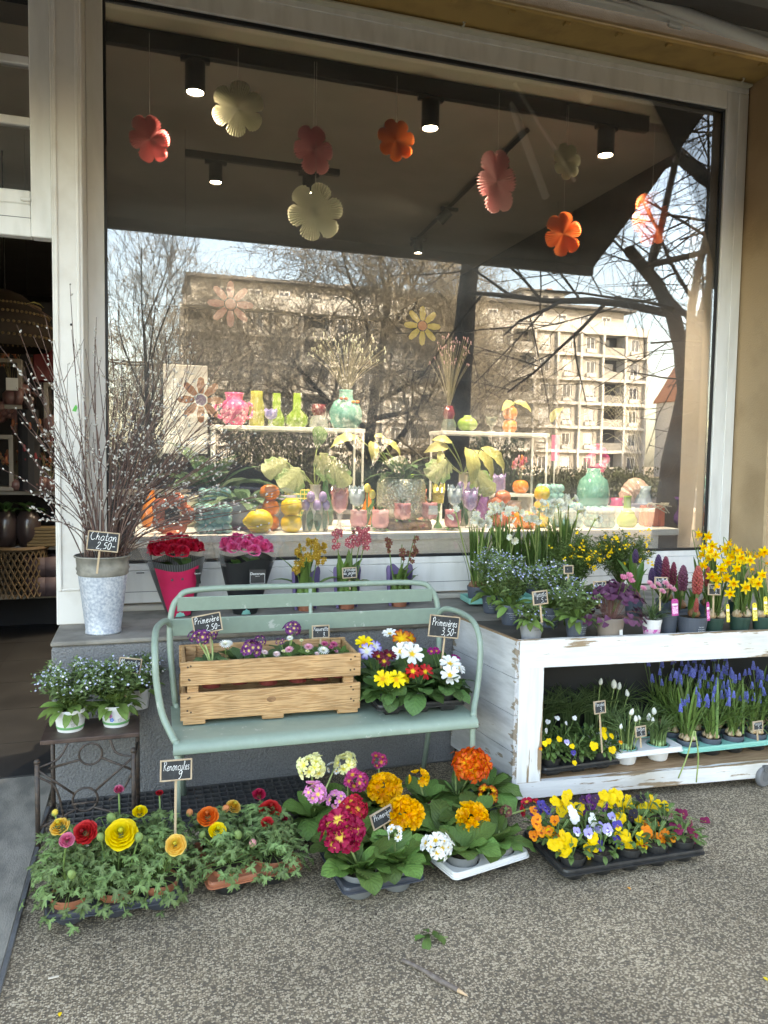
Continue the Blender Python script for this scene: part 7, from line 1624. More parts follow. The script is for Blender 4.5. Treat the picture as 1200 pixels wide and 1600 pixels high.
GM = {}
def gloss(name, c, rough=.16, coat=.5, **k): return mat('glazed_'+name, c, rough, tuple(q*.85 for q in c), 6., coat=coat, **k)
G = {'coral': gloss('coral', (.60, .17, .10)), 'aqua': gloss('aqua', (.27, .55, .55)), 'teal': gloss('teal', (.16, .44, .38)), 'lemon': gloss('lemon', (.85, .60, .03), .35, bump=.003, bs=70), 'orange': gloss('orange', (.85, .24, .02), .35, bump=.002, bs=80),
     'rose': gloss('rose', (.72, .32, .36)), 'pink': gloss('hot_pink', (.78, .08, .26)), 'lav': gloss('lavender', (.38, .29, .56)), 'sky': gloss('pale_blue', (.40, .52, .62)), 'yellow': gloss('yellow', (.86, .72, .16)), 'green': gloss('spring_green', (.32, .50, .10)),
     'leafgreen': gloss('leaf_green', (.16, .38, .14)), 'cream': gloss('cream', (.74, .70, .52)), 'dgreen': gloss('deep_green', (.03, .12, .06)), 'shell': gloss('shell', (.74, .50, .42), .3), 'purple': gloss('purple', (.10, .03, .17), .08), 'violet': gloss('violet', (.20, .08, .27)),
     'bowl': gloss('lilac_bowl', (.35, .36, .46), .4), 'bluegrey': gloss('blue_grey', (.16, .24, .28), .4), 'white': gloss('white', (.74, .74, .70)), 'ruby': gloss('ruby_glass', (.16, .02, .03), .05), 'smoke': gloss('smoke_glass', (.12, .15, .12), .06)}
M_CLEARG = mat('tinted_clear_glass', (.70, .74, .70), .04, alpha=.35, spec=1.); M_GREENG = mat('green_clear_glass', (.30, .48, .06), .05, alpha=.62, spec=1.); M_YGG = mat('yellow_green_glass', (.50, .52, .08), .05, alpha=.6, spec=1.)
def base_at(p, y): return (p[0], y, p[2])
def vase(label, px_pt, cat='vase', name='vase', group=None): return thing(name, label, cat, px_pt, 0, group)
def at_c(p): return (p[0], p[1], CZ)                           # stand it on the counter
PXM = 4.62/1200                                                # metres per pixel at the counter front
def bubble(t, w, h, m, nx=4, nz=3):
    r = w/nx*.56; b = ball(r, 14, 9)
    part('body', join([cbox(w*.8, w*.8, h*.92, .01, (0, 0, h*.48))]), m, t)
    me = mesh(b, 'bubble', m)
    for k in range(nz):
        for i in range(nx):
            for j in range(nx):
                if 0 < i < nx-1 and 0 < j < nx-1: continue
                obj('bubble', me, t, ((i-(nx-1)/2)*w/nx, (j-(nx-1)/2)*w/nx, r+k*(h-2*r)/(nz-1)))
def stack(t, n, w, h, m, fruit=True):
    hh = h/n
    for k in range(n): part('fruit', lathe([(w*.15, .02*hh), (w*.34, .06*hh), (w*.47, .28*hh), (w*.5, .52*hh), (w*.44, .80*hh), (w*.28, .96*hh), (w*.12, 1.0*hh), (w*.04, .95*hh)], 22, wob=lambda a, z: 1+.025*cos(a*6), at=(0, 0, k*hh*.97)), m, t, smooth=True)
    part('opening', lathe([(w*.13, h*.955), (w*.16, h*.985), (w*.10, h*.985)], 16), m, t, smooth=True)
def tulip_cup(t, w, h, m, foot=M_CLEARG, stem=.45, z0=0.):
    if stem: part('foot', lathe([(.001, z0+.001), (w*.34, z0+.002), (w*.3, z0+h*.06), (w*.12, z0+h*.15), (w*.12, z0+h*stem*.6), (w*.22, z0+h*stem)], 18), foot, t, smooth=True)
    part('bowl', lathe([(w*.08, z0+h*stem), (w*.38, z0+h*(stem+.10)), (w*.5, z0+h*(stem+.28)), (w*.48, z0+h*.80), (w*.5, z0+h*.97), (w*.46, z0+h*.95), (w*.42, z0+h*.6)], 30, wob=lambda a, z: 1+.04*cos(a*5)), m, t, smooth=True)
    ring_ = []
    for k in range(6):
        a = 2*pi*k/6; ring_.append(prism([(-w*.25, 0), (w*.25, 0), (w*.12, h*.10), (0, h*.16), (-w*.12, h*.10)], .006).x(Matrix.Rotation(a, 4, 'Z') @ Matrix.Translation((0, -w*.455, z0+h*.91))))
    part('petal_rim', ring_, m, t)
def rose_pot(label, p, w, h, plant=False):
    t = vase(label, at_c(p), 'flower pot', 'tulip_pot', 'rose pink tulip pots')
    part('bowl', lathe([(w*.2, h*.12), (w*.42, h*.2), (w*.5, h*.42), (w*.47, h*.8), (w*.5, h*.99), (w*.46, h), (w*.42, h*.7)], 28, wob=lambda a, z: 1+.035*cos(a*4+z*25)), G['rose'], t, smooth=True)
    part('petal_fold', tube(arc([(-w*.30, -w*.36, h*.95), (-.05*w, -w*.47, h*.78), (w*.12, -w*.50, h*.5), (w*.2, -w*.44, h*.3)], 4), .0035, 6), G['rose'], t, smooth=True)
    for k in range(4): part('leaf_foot', leaf(w*.62, w*.42, 4, 3, .45, -.5, .3, base=.4).x(Matrix.Translation((0, 0, .006)) @ Matrix.Rotation(.6+k*pi/2, 4, 'Z')), G['leafgreen'], t, smooth=True)
    if plant:
        for k in range(9): objm('leaf', cached('succ', lambda: mesh(leaf(1, .3, 4, 3, 1.1, .6, .4, base=.5), 'leaf', mat('succulent', (.05, .12, .06), .4))), t, Matrix.Translation((0, 0, h*.85)) @ Matrix.Rotation(k*2.4, 4, 'Z') @ Matrix.Scale(w*.55, 4))
    return t
def flower_ring(t, w, h, m, n=6, neck=True):
    pts = []
    out = [(w*.5*(.78+.22*abs(cos(n*a/2)))*cos(a), w*.5*(.78+.22*abs(cos(n*a/2)))*sin(a)) for a in np.linspace(0, 2*pi, 60, endpoint=False)]
    V = []; nn = len(out)
    for s, y, in ((.40, -.5), (.55, -.9), (.85, -.95), (1.0, -.45), (1.0, .45), (.85, .95), (.55, .9), (.40, .5)):
        V += [(u*s, y*w*.16, v*s+h*.46) for u, v in out]
    F = [((j % 8)*nn+i, (j % 8)*nn+(i+1) % nn, ((j+1) % 8)*nn+(i+1) % nn, ((j+1) % 8)*nn+i) for j in range(8) for i in range(nn)]
    part('ring', Tm(V, F), m, t, smooth=True)
    if neck: part('neck', lathe([(w*.14, h*.84), (w*.16, h*.95), (w*.18, h), (w*.13, h*.99), (w*.11, h*.86)], 18), m, t, smooth=True)
    part('foot', lathe([(.001, 0), (w*.26, 0), (w*.24, h*.05), (w*.16, h*.12)], 18), m, t, smooth=True)

# --- left end of the counter
t = vase('coral flower shaped ring vase at the left end of the counter', at_c((0.155,4.480,1.110))); flower_ring(t, .25, .23, G['coral'], 5)
t = vase('turquoise bubble cube vase in the front row at the left', at_c((0.380,4.500,1.112))); bubble(t, .20, .165, G['aqua'])
t = vase('turquoise bubble vase behind the leafy bowl at the left', at_c((0.426,4.950,1.117))); part('plinth', cbox(.2, .2, .12, .01, (0, 0, .06)), G['bowl'], t); b_ = thing('vase', 'small turquoise bubble vase raised at the back left', 'vase', (t.location.x, t.location.y, CZ+.122)); bubble(b_, .19, .12, G['aqua'], 4, 2); t['label'] = 'grey lilac riser block under the raised bubble vase'; t['category'] = 'riser'; t.name = 'riser'
t = vase('wide lilac grey bowl holding striped leaves behind the lemon', at_c((0.606,4.780,1.106)), 'bowl', 'bowl'); part('body', lathe([(.001, 0), (.12, .0), (.19, .06), (.22, .15), (.21, .17), (.18, .14)], 32), G['bowl'], t, smooth=True)
M_STRL = leafmat('striped_leaf', (.07, .14, .07), nv=9, vein=3.2, rnd=.3, slope=.9, bump=.0005); SLM = [mesh(leaf(1., .36, 7, 4, a, b, .2, .03, base=.25), 'leaf', M_STRL) for a, b in ((1.0, -.1), (.7, -.5), (.4, -.6))]
for k in range(22): objm('leaf', SLM[k % 3], t, Matrix.Translation((0, 0, .14)) @ Matrix.Rotation(k*2.4, 4, 'Z') @ Matrix.Translation((0, .06, 0)) @ Matrix.Scale(.22+.05*(k % 3), 4))
t = thing('striped_plant', 'large leaved plant with pale veined leaves at the back left of the display', 'houseplant', at_c((0.423,5.150,1.109)))
part('pot', lathe([(.001, 0), (.13, 0), (.16, .2), (.15, .2)], 24), G['bluegrey'], t, smooth=True); r_ = random.Random(4)
for k in range(16): objm('leaf', SLM[k % 3], t, Matrix.Translation((0, 0, .2)) @ Matrix.Rotation(k*2.4, 4, 'Z') @ Matrix.Rotation(r_.uniform(-.2, .4), 4, 'X') @ Matrix.Translation((0, .04, 0)) @ Matrix.Scale(r_.uniform(.34, .5), 4))
t = vase('yellow lemon shaped vase lying before the stacked oranges', at_c((0.633,4.420,1.120))); part('body', ball(.072, 24, 14, 1.0).x(TR((0, 0, .07), (0, pi/2, 0), (1., .95, 1.12))), G['lemon'], t, smooth=True); part('tip', lathe([(.028, 0), (.016, .014), (.006, .02)], 12).x(TR((-.075, 0, .07), (0, -pi/2, 0))), G['lemon'], t, smooth=True)
t = vase('tower of three stacked orange fruits left of the lemons', at_c((0.721,4.600,1.114))); stack(t, 3, .118, .28, G['orange'])
t = vase('two stacked yellow lemons left of the tulip bottle', at_c((0.827,4.460,1.118))); stack(t, 2, .125, .205, G['lemon'])
def tulip_bottle(label, p, w, h):
    t = vase(label, at_c(p)); part('body', lathe([(.001, 0), (w*.48, 0), (w*.5, h*.05), (w*.42, h*.4), (w*.26, h*.7), (w*.2, h*.8), (w*.2, h*.97), (w*.24, h), (w*.17, h)], 28), G['cream'], t, smooth=True)
    for k in range(5):
        a = -1.2+k*.6; part('painted_leaf', leaf(h*.5, w*.30, 6, 3, 1.35, 1.1, .1, base=.3).x(Matrix.Rotation(a, 4, 'Z') @ Matrix.Translation((0, -w*.50, h*.02)) @ Matrix.Rotation(.28, 4, 'X')), G['dgreen'], t, smooth=True)
        part('tulip_head', ball(w*.17, 12, 8, 1.3, (w*.42*sin(a), -w*.36*cos(a), h*(.74 if k % 2 else .56))), G['lav'], t, smooth=True)
    return t
t = tulip_bottle('cream bottle vase with purple tulips in relief left of the centre', (0.982,4.520,1.106), .155, .28)
M_MON = leafmat('pale_monstera_leaf', (.34, .38, .19), nv=6, vein=1.1, rnd=.25, edge=(.16, .28, .10), mott=.60, bump=.0006)
_an = np.linspace(.15, 2*pi-.15, 41)
_P = [(sin(a)*(.42+.10*abs(sin(a*6)))*(1 if abs(sin(a*6)) > .32 else .55), .45-.55*cos(a), -.20*abs(sin(a))-.25*max(0, .05-.55*cos(a))) for a in _an]
MON = mesh(Tm([(0, 0, 0)]+_P, [(0, k+1, k+2) for k in range(40)], U=[(.5, 0)]+[(.5+.5*sin(a), .5-.5*cos(a)) for a in _an]), 'leaf', M_MON)
PLV = [mesh(leaf(1., .40, 8, 4, a, b, .22, .05, base=.2, peak=.4), 'leaf', leafmat('cream_yellow_leaf', (.60, .58, .20), nv=8, vein=1.1, rnd=.2, bump=.0006)) for a, b in ((.5, -.7), (.3, -1.1), (.7, -.2))]
def leaf_to(t, me, w, tipdir, nrm, s, st=None):
    q = W2(t, w); put(t, 'leaf', me, q, nrm, tipdir, s)
    if st is not None: stalk(t, st, q, .004, .01, M_PALESTEM)
for p, td, s, m in (((0.814,4.550,1.530), (-1, -.3, -.35), .16, MON), ((0.889,4.500,1.483), (-.8, -.4, -.7), .17, MON), ((1.009,4.520,1.572), (.6, -.4, -.5), .19, MON), ((1.083,4.500,1.535), (.7, -.5, -.9), .17, MON), ((1.007,4.600,1.618), (.1, -.2, .5), .16, PLD[1])):
    leaf_to(t, m, p, td, (.1, -.9, .55), s, (0, 0, .26))
t = vase('rose pink tulip goblet with a clear ribbed lid beside the tulip bottle', at_c((1.141,4.550,1.105)), 'goblet', 'goblet'); tulip_cup(t, .105, .245, G['rose'], stem=.42); part('lid', ball(.052, 16, 10, 1.1, (0, 0, .265)), M_CLEARG, t, smooth=True)
t = vase('pale blue tulip cup behind the left pink pots', at_c((1.313,4.780,1.123)), 'goblet', 'goblet'); tulip_cup(t, .105, .25, G['sky'], stem=.5)
t = thing('ceramic_tulip', 'yellow ceramic tulips on green stems left of the silver planter', 'ornament', at_c((1.373,4.750,1.116)))
for x, h in ((0, .23), (.035, .19)): part('stem', tube([(x, 0, 0), (x, 0, h)], .006, 8), G['leafgreen'], t, smooth=True); part('tulip_head', ball(.023, 12, 8, 1.35, (x, 0, h+.02)), G['yellow'], t, smooth=True)
for a in (-.4, .5): part('leaf', leaf(.19, .05, 6, 3, 1.4, 1.0, .3).x(Matrix.Rotation(a-pi/2, 4, 'Z')), G['leafgreen'], t, smooth=True)
rose_pot('rose pink tulip pot with green foot, leftmost of the five', (1.254,4.520,1.122), .105, .125, True); rose_pot('rose pink tulip pot second from the left, below the silver planter', (1.375,4.460,1.106), .105, .13, True)
# silver planter on a wood slab
sl = thing('wood_slab', 'round slice of tree trunk with bark under the silver planter', 'wood slab', at_c((1.587,4.620,1.109))); part('slab', lathe([(.001, 0), (.175, 0), (.18, .02), (.172, .048), (.001, .05)], 36, wob=lambda a, z: 1+.03*sin(a*5)), mat('bark_slab', (.20, .11, .055), .9, (.09, .05, .03), 30., bump=.004, bs=90), sl)
SL = CZ+.0505
t = thing('silver_planter', 'large hammered pearly silver planter on the wood slab', 'planter', (sl.location.x-.02, sl.location.y+.02, SL))
def dim(a, z): return 1
V_ = lathe([(.001, 0), (.07, 0), (.10, .012), (.145, .03), (.155, .06), (.157, .15), (.155, .235), (.145, .265), (.12, .27), (.118, .24)], 48)
M_SILV = mat('hammered_silver', (.72, .74, .64), .22, (.60, .62, .50), 14., metal=.55, coat=.3); _N = M_SILV.node_tree.nodes; _L = M_SILV.node_tree.links
_vo = _N.new('ShaderNodeTexVoronoi'); _vo.inputs['Scale'].default_value = 62; _tc = _N.new('ShaderNodeTexCoord'); _L.new(_tc.outputs['Object'], _vo.inputs['Vector']); _bp = _N.new('ShaderNodeBump'); _bp.inputs['Distance'].default_value = .009; _L.new(_vo.outputs['Distance'], _bp.inputs['Height']); _L.new(_bp.outputs[0], [n for n in _N if n.type == 'BSDF_PRINCIPLED'][0].inputs['Normal'])
part('body', V_, M_SILV, t, smooth=True); part('soil', lathe([(.001, .245), (.119, .244)], 20), M_SOIL, t); r_ = random.Random(8)
GL_ = [mesh(leaf(1., .38, 7, 4, a, b, .2, .04, base=.2, peak=.45), 'leaf', leafmat('houseplant_leaf', (.06, .13, .045), nv=7, rnd=.4)) for a, b in ((1.1, .0), (.7, -.5), (.4, -.8))]
for k in range(16): objm('leaf', GL_[k % 3], t, Matrix.Translation((0, 0, .25)) @ Matrix.Rotation(k*2.4, 4, 'Z') @ Matrix.Translation((0, .03, r_.uniform(0, .10))) @ Matrix.Scale(r_.uniform(.14, .24), 4))
for p, td, s in (((1.254,4.550,1.685), (-1, -.2, -.1), .20), ((1.328,4.520,1.663), (-.1, -.4, -1), .17), ((1.393,4.520,1.672), (1, -.4, -.35), .17), ((1.359,4.560,1.696), (.7, -.2, .5), .12)): leaf_to(t, PLV[1], p, td, (.1, -.6, .8), s, (0, 0, .25))
rose_pot('rose pink tulip pot with dark succulent standing on the wood slab at left', (sl.location.x-.06, sl.location.y-.13, 0), .105, .12, True).location.z = SL
t = rose_pot('rose pink tulip pot with a white price card on the wood slab at right', (sl.location.x+.13, sl.location.y-.10, 0), .10, .12, True); t.location.z = SL; part('price_card', cbox(.06, .001, .055, .0003, (0, -.062, .075)), M_PRINT, t)
rose_pot('rose pink tulip pot rightmost of the five beside the narcissi', (1.851,4.460,1.112), .105, .13)
t = vase('yellow tulip goblet on a green stem right of the silver planter', at_c((1.806,4.600,1.108)), 'goblet', 'goblet'); tulip_cup(t, .085, .27, G['yellow'], G['leafgreen'], stem=.62)
t = vase('pale blue tulip cup between yellow and lavender ones', at_c((1.984,4.750,1.109)), 'goblet', 'goblet'); tulip_cup(t, .10, .26, G['sky'], stem=.5)
t = vase('lavender tulip goblet behind the narcissus leaves', at_c((2.022,4.580,1.103)), 'goblet', 'goblet'); tulip_cup(t, .10, .25, G['lav'], stem=.45)
t = tulip_bottle('cream bottle vase with purple tulips in relief holding long pale yellow leaves', (2.061,4.800,1.104), .15, .36)
for p, td, s in (((1.845,4.550,1.642), (-1, -.3, -.2), .20), ((1.871,4.550,1.667), (-.5, -.3, .3), .15), ((1.947,4.500,1.636), (.1, -.5, -1), .27), ((2.062,4.520,1.638), (1, -.4, -.45), .26), ((2.053,4.600,1.622), (.5, .1, -1), .24), ((1.790,4.520,1.609), (-.5, -.4, -.8), .12)): leaf_to(t, PLV[1 if s > .2 else 0], p, td, (.15, -.75, .6), s, (0, 0, .34))
for p, td, s in (((1.876,4.620,1.545), (-.9, -.2, -.6), .18), ((2.070,4.650,1.493), (.7, -.2, -.8), .2)): leaf_to(t, MON, p, td, (0, -.8, .5), s, (0, 0, .34))
# red pepper vase, oranges, lemons
t = vase('coral red vase of stacked peppers behind the narcissus flowers', at_c((2.251,4.620,1.101)))
for k, (x, z, r) in enumerate(((0, .06, .075), (.055, .09, .05), (-.03, .15, .06), (.02, .2, .055))): part('lobe', ball(r, 18, 10, .85, (x, 0, z)), G['coral'], t, smooth=True)
t = vase('single orange pumpkin shaped pot before the stacked lemons', at_c((2.372,4.500,1.110))); part('body', lathe([(.001, 0), (.05, 0), (.075, .03), (.078, .07), (.06, .108), (.03, .115), (.02, .10)], 30, wob=lambda a, z: 1+.05*abs(cos(a*4))), G['orange'], t, smooth=True)
t = vase('tower of three stacked lemons right of the orange pumpkin', at_c((2.528,4.560,1.103))); stack(t, 3, .108, .28, G['lemon'])
sh = thing('shelf', 'small hidden white riser shelf behind the lavender cups', 'riser', at_c((2.462,4.950,1.095)))
part('board', cbox(.34, .22, .02, .002, (0, 0, .20)), M_DISP, sh); [part('leg', cbox(.02, .2, .19, .002, (s*.15, 0, .095)), M_DISP, sh) for s in (-1, 1)]
t = vase('lavender tulip cup raised on the riser with dried twigs', ((2.380,4.930,1.343)[0], 4.93, CZ+.211), 'goblet', 'goblet'); tulip_cup(t, .12, .13, G['lav'], stem=.02)
t = vase('orange fruit vase with dried pink flowers on the riser', ((2.560,4.930,1.343)[0], 4.93, CZ+.211)); stack(t, 1, .12, .095, G['orange'])
M_DRY = mat('dried_flower', (1, 1, 1), .8, vcol=True)
def dried(t, z0, n, h, r, cols, seed, head=.012, stick=.0012, fan=1.0):
    rd = random.Random(seed); ts = []
    for k in range(n):
        a = rd.random()*2*pi; o = r*sqrt(rd.random())*fan; p = (o*cos(a), o*sin(a)*.6, z0+h*rd.uniform(.55, 1)); ts.append(tube(arc([(0, 0, z0-.02), (p[0]*.45, p[1]*.45, z0+(p[2]-z0)*.55), p], 3), stick, 4, False).paint((.25, .22, .12)))
        c = cols[k % len(cols)]; ts.append(ball(head, 7, 5, 2.4, p).paint(c))
        for _ in range(4): ts.append(ball(head*.6, 5, 3, 1.2, (p[0]+rd.gauss(0, head), p[1]+rd.gauss(0, head), p[2]-rd.random()*head*4)).paint(c))
    part('dried_flowers', ts, M_DRY, t, smooth=True)
dried(t, .09, 16, .17, .10, [(.6, .12, .16), (.75, .25, .06), (.62, .3, .35)], 1, .008)
t = vase('stacked turquoise bubble vase behind the lemon tower', at_c((2.810,4.950,1.092))); bubble(t, .16, .28, G['aqua'], 3, 5)
t = vase('turquoise bubble vase partly behind the right narcissus heads', at_c((2.715,4.550,1.097))); bubble(t, .17, .17, G['aqua'], 3, 3)
t = vase('turquoise bubble vase in front of the large teal bottle', at_c((2.935,4.500,1.103))); bubble(t, .16, .145, G['aqua'], 3, 3)
rs = thing('riser', 'white riser box under the large teal bottle vase', 'riser', at_c((3.135,4.900,1.093))); part('box', cbox(.5, .24, .12, .003, (.03, 0, .06)), M_DISP, rs)
t = vase('large teal bottle vase with wide round shoulders on the riser', (rs.location.x, 4.9, CZ+.121)); part('body', lathe([(.001, 0), (.10, 0), (.115, .03), (.118, .12), (.10, .19), (.06, .225), (.048, .25), (.05, .275), (.042, .275)], 32), G['teal'], t, smooth=True)
t = vase('hot pink flower ring vase standing on the teal bottle', ((3.216,4.900,1.501)[0]+.0, 4.98, (3.269,4.980,1.486)[2])); flower_ring(t, .20, .21, G['pink'], 6)
part('pedestal', lathe([(.05, 0), (.05, -(t.location.z-CZ))], 16), G['smoke'], t)
t = vase('ribbed peach shell vase lying behind the green bottle', at_c((3.534,4.950,1.190)), 'vase', 'shell_vase'); part('plinth', cbox(.2, .2, .14, .005, (0, 0, .07)), G['bowl'], t)
part('shell', Tm(*(lambda n, m: ([(cos(pi*i/n)*.15*(j/m)**.7*(1+.03*cos(i*2.1)), -.06*sin(pi*j/m)*(1 if True else 1)+.012*(i % 2), .14+sin(pi*i/n)*.19*(j/m)**.7) for j in range(m+1) for i in range(n+1)], [(j*(n+1)+i, j*(n+1)+i+1, (j+1)*(n+1)+i+1, (j+1)*(n+1)+i) for j in range(m) for i in range(n)]))(24, 6)), G['shell'], t)
t = vase('lime green bottle vase with a knotted neck at the right', at_c((3.165,4.520,1.103))); part('body', lathe([(.001, 0), (.05, 0), (.068, .025), (.07, .055), (.05, .09), (.026, .105), (.024, .20), (.028, .215), (.02, .215)], 28), G['green'], t, smooth=True); part('knot', tube(arc([(-.035, -.02, .09), (0, -.035, .102), (.035, -.02, .095), (.03, .02, .11), (-.03, .02, .105)], 5), .011, 8), G['green'], t, smooth=True)
t = vase('coral vase of bundled square tubes beside the purple glass', at_c((3.389,4.550,1.111)))
for i in range(3):
    for j in range(2): part('tube', cbox(.05, .05, .15-.008*((i+j) % 2), .010, ((i-1)*.051, (j-.5)*.051, .075)), G['coral'], t)
r_ = random.Random(5); part('dry_sprigs', join([tube(arc([(r_.uniform(-.07, .07), -.03, .15), (r_.uniform(-.1, .1), -.06, .165), (r_.uniform(-.1, .1), -.08, .09+r_.random()*.06)], 3), .004, 5) for _ in range(9)]), mat('grey_sprig', (.45, .42, .32), .9), t, smooth=True)
t = vase('flared ribbed purple glass vase at the right end of the counter', at_c((3.669,4.580,1.114))); part('body', lathe([(.001, 0), (.045, 0), (.062, .03), (.06, .07), (.036, .115), (.04, .16), (.062, .205), (.058, .205), (.034, .13)], 40, wob=lambda a, z: 1+.03*cos(a*14)), G['purple'], t, smooth=True)
# pampas grass
t = vase('dark planter of tall pale pampas grass at the right', at_c((3.728,5.150,1.065)), 'grass plant', 'pampas_grass'); part('pot', lathe([(.001, 0), (.10, 0), (.13, .2), (.12, .2)], 24), G['smoke'], t, smooth=True); r_ = random.Random(3); ts = []
for k in range(170):
    a = r_.gauss(0, 1.0); h = r_.uniform(.45, .85); o = a*.13; dr = r_.uniform(0, .5)
    ts.append(tube(arc([(o*.1, r_.gauss(0, .02), .18), (o*.5, r_.gauss(0, .03), .18+h*.6), (o*1.2+dr*.12*(1 if a > 0 else -1), r_.gauss(0, .05), .18+h), (o*1.6+dr*.3*(1 if a > 0 else -1), r_.gauss(0, .06), .18+h*(1-.25*dr))], 4), .0014, 3, False))
part('blades', ts, mat('pampas_straw', (.52, .46, .30), .8), t, kind='stuff')
part('feather', tube([(.0, -.05, .1), (.22, -.12, .82)], [.006, .002], 6), mat('pampas_straw', (.5, .4, .2)), t)
# baskets and bowls behind
t = vase('yellow wire grid basket behind the tulip bottle', at_c((0.964,4.950,1.095)), 'basket', 'wire_basket')
for k in range(9): part('wire', tube([(-.10+k*.025, -.07, .06), (-.10+k*.025, -.07, .24)], .003, 5), G['yellow'], t)
for k in range(7): part('wire', tube([(-.10, -.07, .07+k*.027), (.10, -.07, .07+k*.027)], .003, 5), G['yellow'], t)
part('liner', cbox(.19, .12, .23, .004, (0, .0, .117)), G['leafgreen'], t)
t = vase('pale bowl of grey green succulents behind the stacked oranges', at_c((0.830,5.000,1.092)), 'bowl', 'bowl'); part('body', lathe([(.001, .09), (.12, .09), (.16, .2), (.15, .2)], 24), G['bowl'], t, smooth=True); part('foot', lathe([(.001, 0), (.1, 0), (.1, .09)], 20), G['bowl'], t)
for k in range(30): objm('leaf', cached('succ2', lambda: mesh(leaf(1, .35, 3, 2, 1.0, .4, .4, base=.5), 'leaf', mat('grey_succulent', (.12, .22, .13), .5))), t, Matrix.Translation((.11*cos(k*2.4)*sqrt(k/30), .1*sin(k*2.4)*sqrt(k/30), .2)) @ Matrix.Rotation(k*2.4, 4, 'Z') @ Matrix.Scale(.06, 4))

# a second row filling the back of the counter
FP_ = {236: (0.041,4.930,1.123), 297: (0.275,4.930,1.121), 508: (1.140,4.930,1.111), 655: (1.799,4.930,1.104), 757: (2.288,4.930,1.099), 800: (2.502,4.930,1.097), 905: (3.047,4.930,1.091), 962: (3.357,4.930,1.088), 1003: (3.586,4.930,1.085), 1045: (3.826,4.930,1.082), 575: (1.434,4.930,1.108), 640: (1.730,4.930,1.105)}
FILL = [(236, 824, 'amber bottle vase at the far left end behind the willow', 'orange', 'b', .12, .26), (297, 824, 'cream ribbed vase between the coral ring and the bubble cube', 'cream', 'u', .13, .2), (508, 824, 'deep green bottle behind the tulip goblet', 'dgreen', 'b', .11, .3), (655, 820, 'coral cup with a paper tag behind the silver planter', 'coral', 'u', .12, .24),
 (757, 822, 'violet bottle behind the lavender goblet', 'violet', 'b', .12, .3), (800, 822, 'peach round vase behind the pumpkin', 'shell', 'u', .15, .16), (905, 822, 'yellow bottle left of the teal bottle', 'yellow', 'b', .11, .22), (962, 822, 'hot pink cup between teal bottle and shell', 'pink', 'u', .11, .18), (1003, 822, 'pale blue urn behind the coral tubes', 'sky', 'u', .14, .27), (1045, 822, 'ruby glass bottle beside the purple vase', 'ruby', 'b', .11, .26), (575, 822, 'orange bottle behind the pink pots', 'orange', 'b', .1, .24), (640, 822, 'spring green tall vase behind the planter', 'green', 'b', .13, .34)]
for px, py, lb, c, k, w, h in FILL:
    q = FP_[px]; t = vase(lb, (q[0], 4.93, CZ))
    part('body', lathe([(.001, 0), (w*.4, 0), (w*.5, h*.12), (w*.5, h*.35), (w*.3, h*.6), (w*.18, h*.72), (w*.17, h*.95), (w*.23, h), (w*.15, h)] if k == 'b' else [(.001, 0), (w*.3, 0), (w*.46, h*.2), (w*.5, h*.55), (w*.36, h*.85), (w*.42, h), (w*.35, h*.97)], 28), G[c], t, smooth=True)

# two white shelf racks above the counter
def rack(label, xa, xb, y, z):
    t = thing('shelf_rack', label, 'shelf', ((xa+xb)/2, y, CZ)); w = xb-xa; h = z-CZ
    part('shelf_board', cbox(w, .26, .026, .003, (0, 0, h-.013)), M_DISP, t)
    for s in (-1, 1):
        for d in (-.11, .11): part('post', cbox(.014, .014, h-.027, .002, (s*(w/2-.012), d, (h-.027)/2+.0005)), M_DISP, t)
    return z
ZL = rack('left white shelf rack carrying the pink urn and teal vase', (0.426,5.100,1.712)[0], (1.447,5.100,1.737)[0], 5.2, (0.937,5.200,1.762)[2])
ZR = rack('right white shelf rack carrying the green and orange vases', (2.008,5.100,1.716)[0], (2.863,5.100,1.736)[0], 5.2, (2.462,5.200,1.766)[2])
def on(px, zz): return (px[0], px[1], zz+.001)
t = vase('hot pink urn vase on the left shelf rack', on((0.573,5.170,1.751), ZL)); part('body', lathe([(.001, 0), (.05, 0), (.075, .03), (.095, .10), (.10, .135), (.07, .16), (.055, .17), (.06, .20), (.065, .215), (.05, .215)], 30), G['pink'], t, smooth=True)
for s in (-1, 1): part('handle', tube(arc([(s*.09, 0, .15), (s*.125, 0, .13), (s*.115, 0, .07), (s*.08, 0, .05)], 4), .012, 8), G['pink'], t, smooth=True)
t = vase('yellow green glass bottle beside the pink urn', on((0.725,5.200,1.756), ZL), 'bottle', 'bottle'); part('body', lathe([(.001, 0), (.05, 0), (.052, .14), (.04, .19), (.042, .235), (.035, .235)], 24), M_YGG, t, smooth=True)
t = vase('small violet blue goblet on the left rack', on((0.807,5.120,1.756), ZL), 'goblet', 'goblet'); tulip_cup(t, .085, .11, gloss('iris_blue', (.30, .28, .62)), stem=.4)
t = vase('straight green glass bottle behind the violet goblet', on((0.867,5.250,1.762), ZL), 'bottle', 'bottle'); part('body', lathe([(.001, 0), (.055, 0), (.06, .06), (.03, .12), (.028, .23), (.022, .23)], 24), M_GREENG, t, smooth=True)
t = vase('green glass onion bottle with a long neck on the left rack', on((0.993,5.170,1.763), ZL), 'bottle', 'bottle'); part('body', lathe([(.001, 0), (.05, 0), (.078, .03), (.072, .075), (.03, .12), (.026, .23), (.02, .23)], 28), M_GREENG, t, smooth=True)
t = vase('two tier dark red and clear glass vase on the left rack', on((1.143,5.170,1.767), ZL)); part('body', lathe([(.001, 0), (.06, 0), (.065, .05), (.04, .085)], 24), M_CLEARG, t, smooth=True); part('upper', lathe([(.04, .086), (.055, .12), (.045, .16), (.04, .16)], 24), G['ruby'], t, smooth=True)
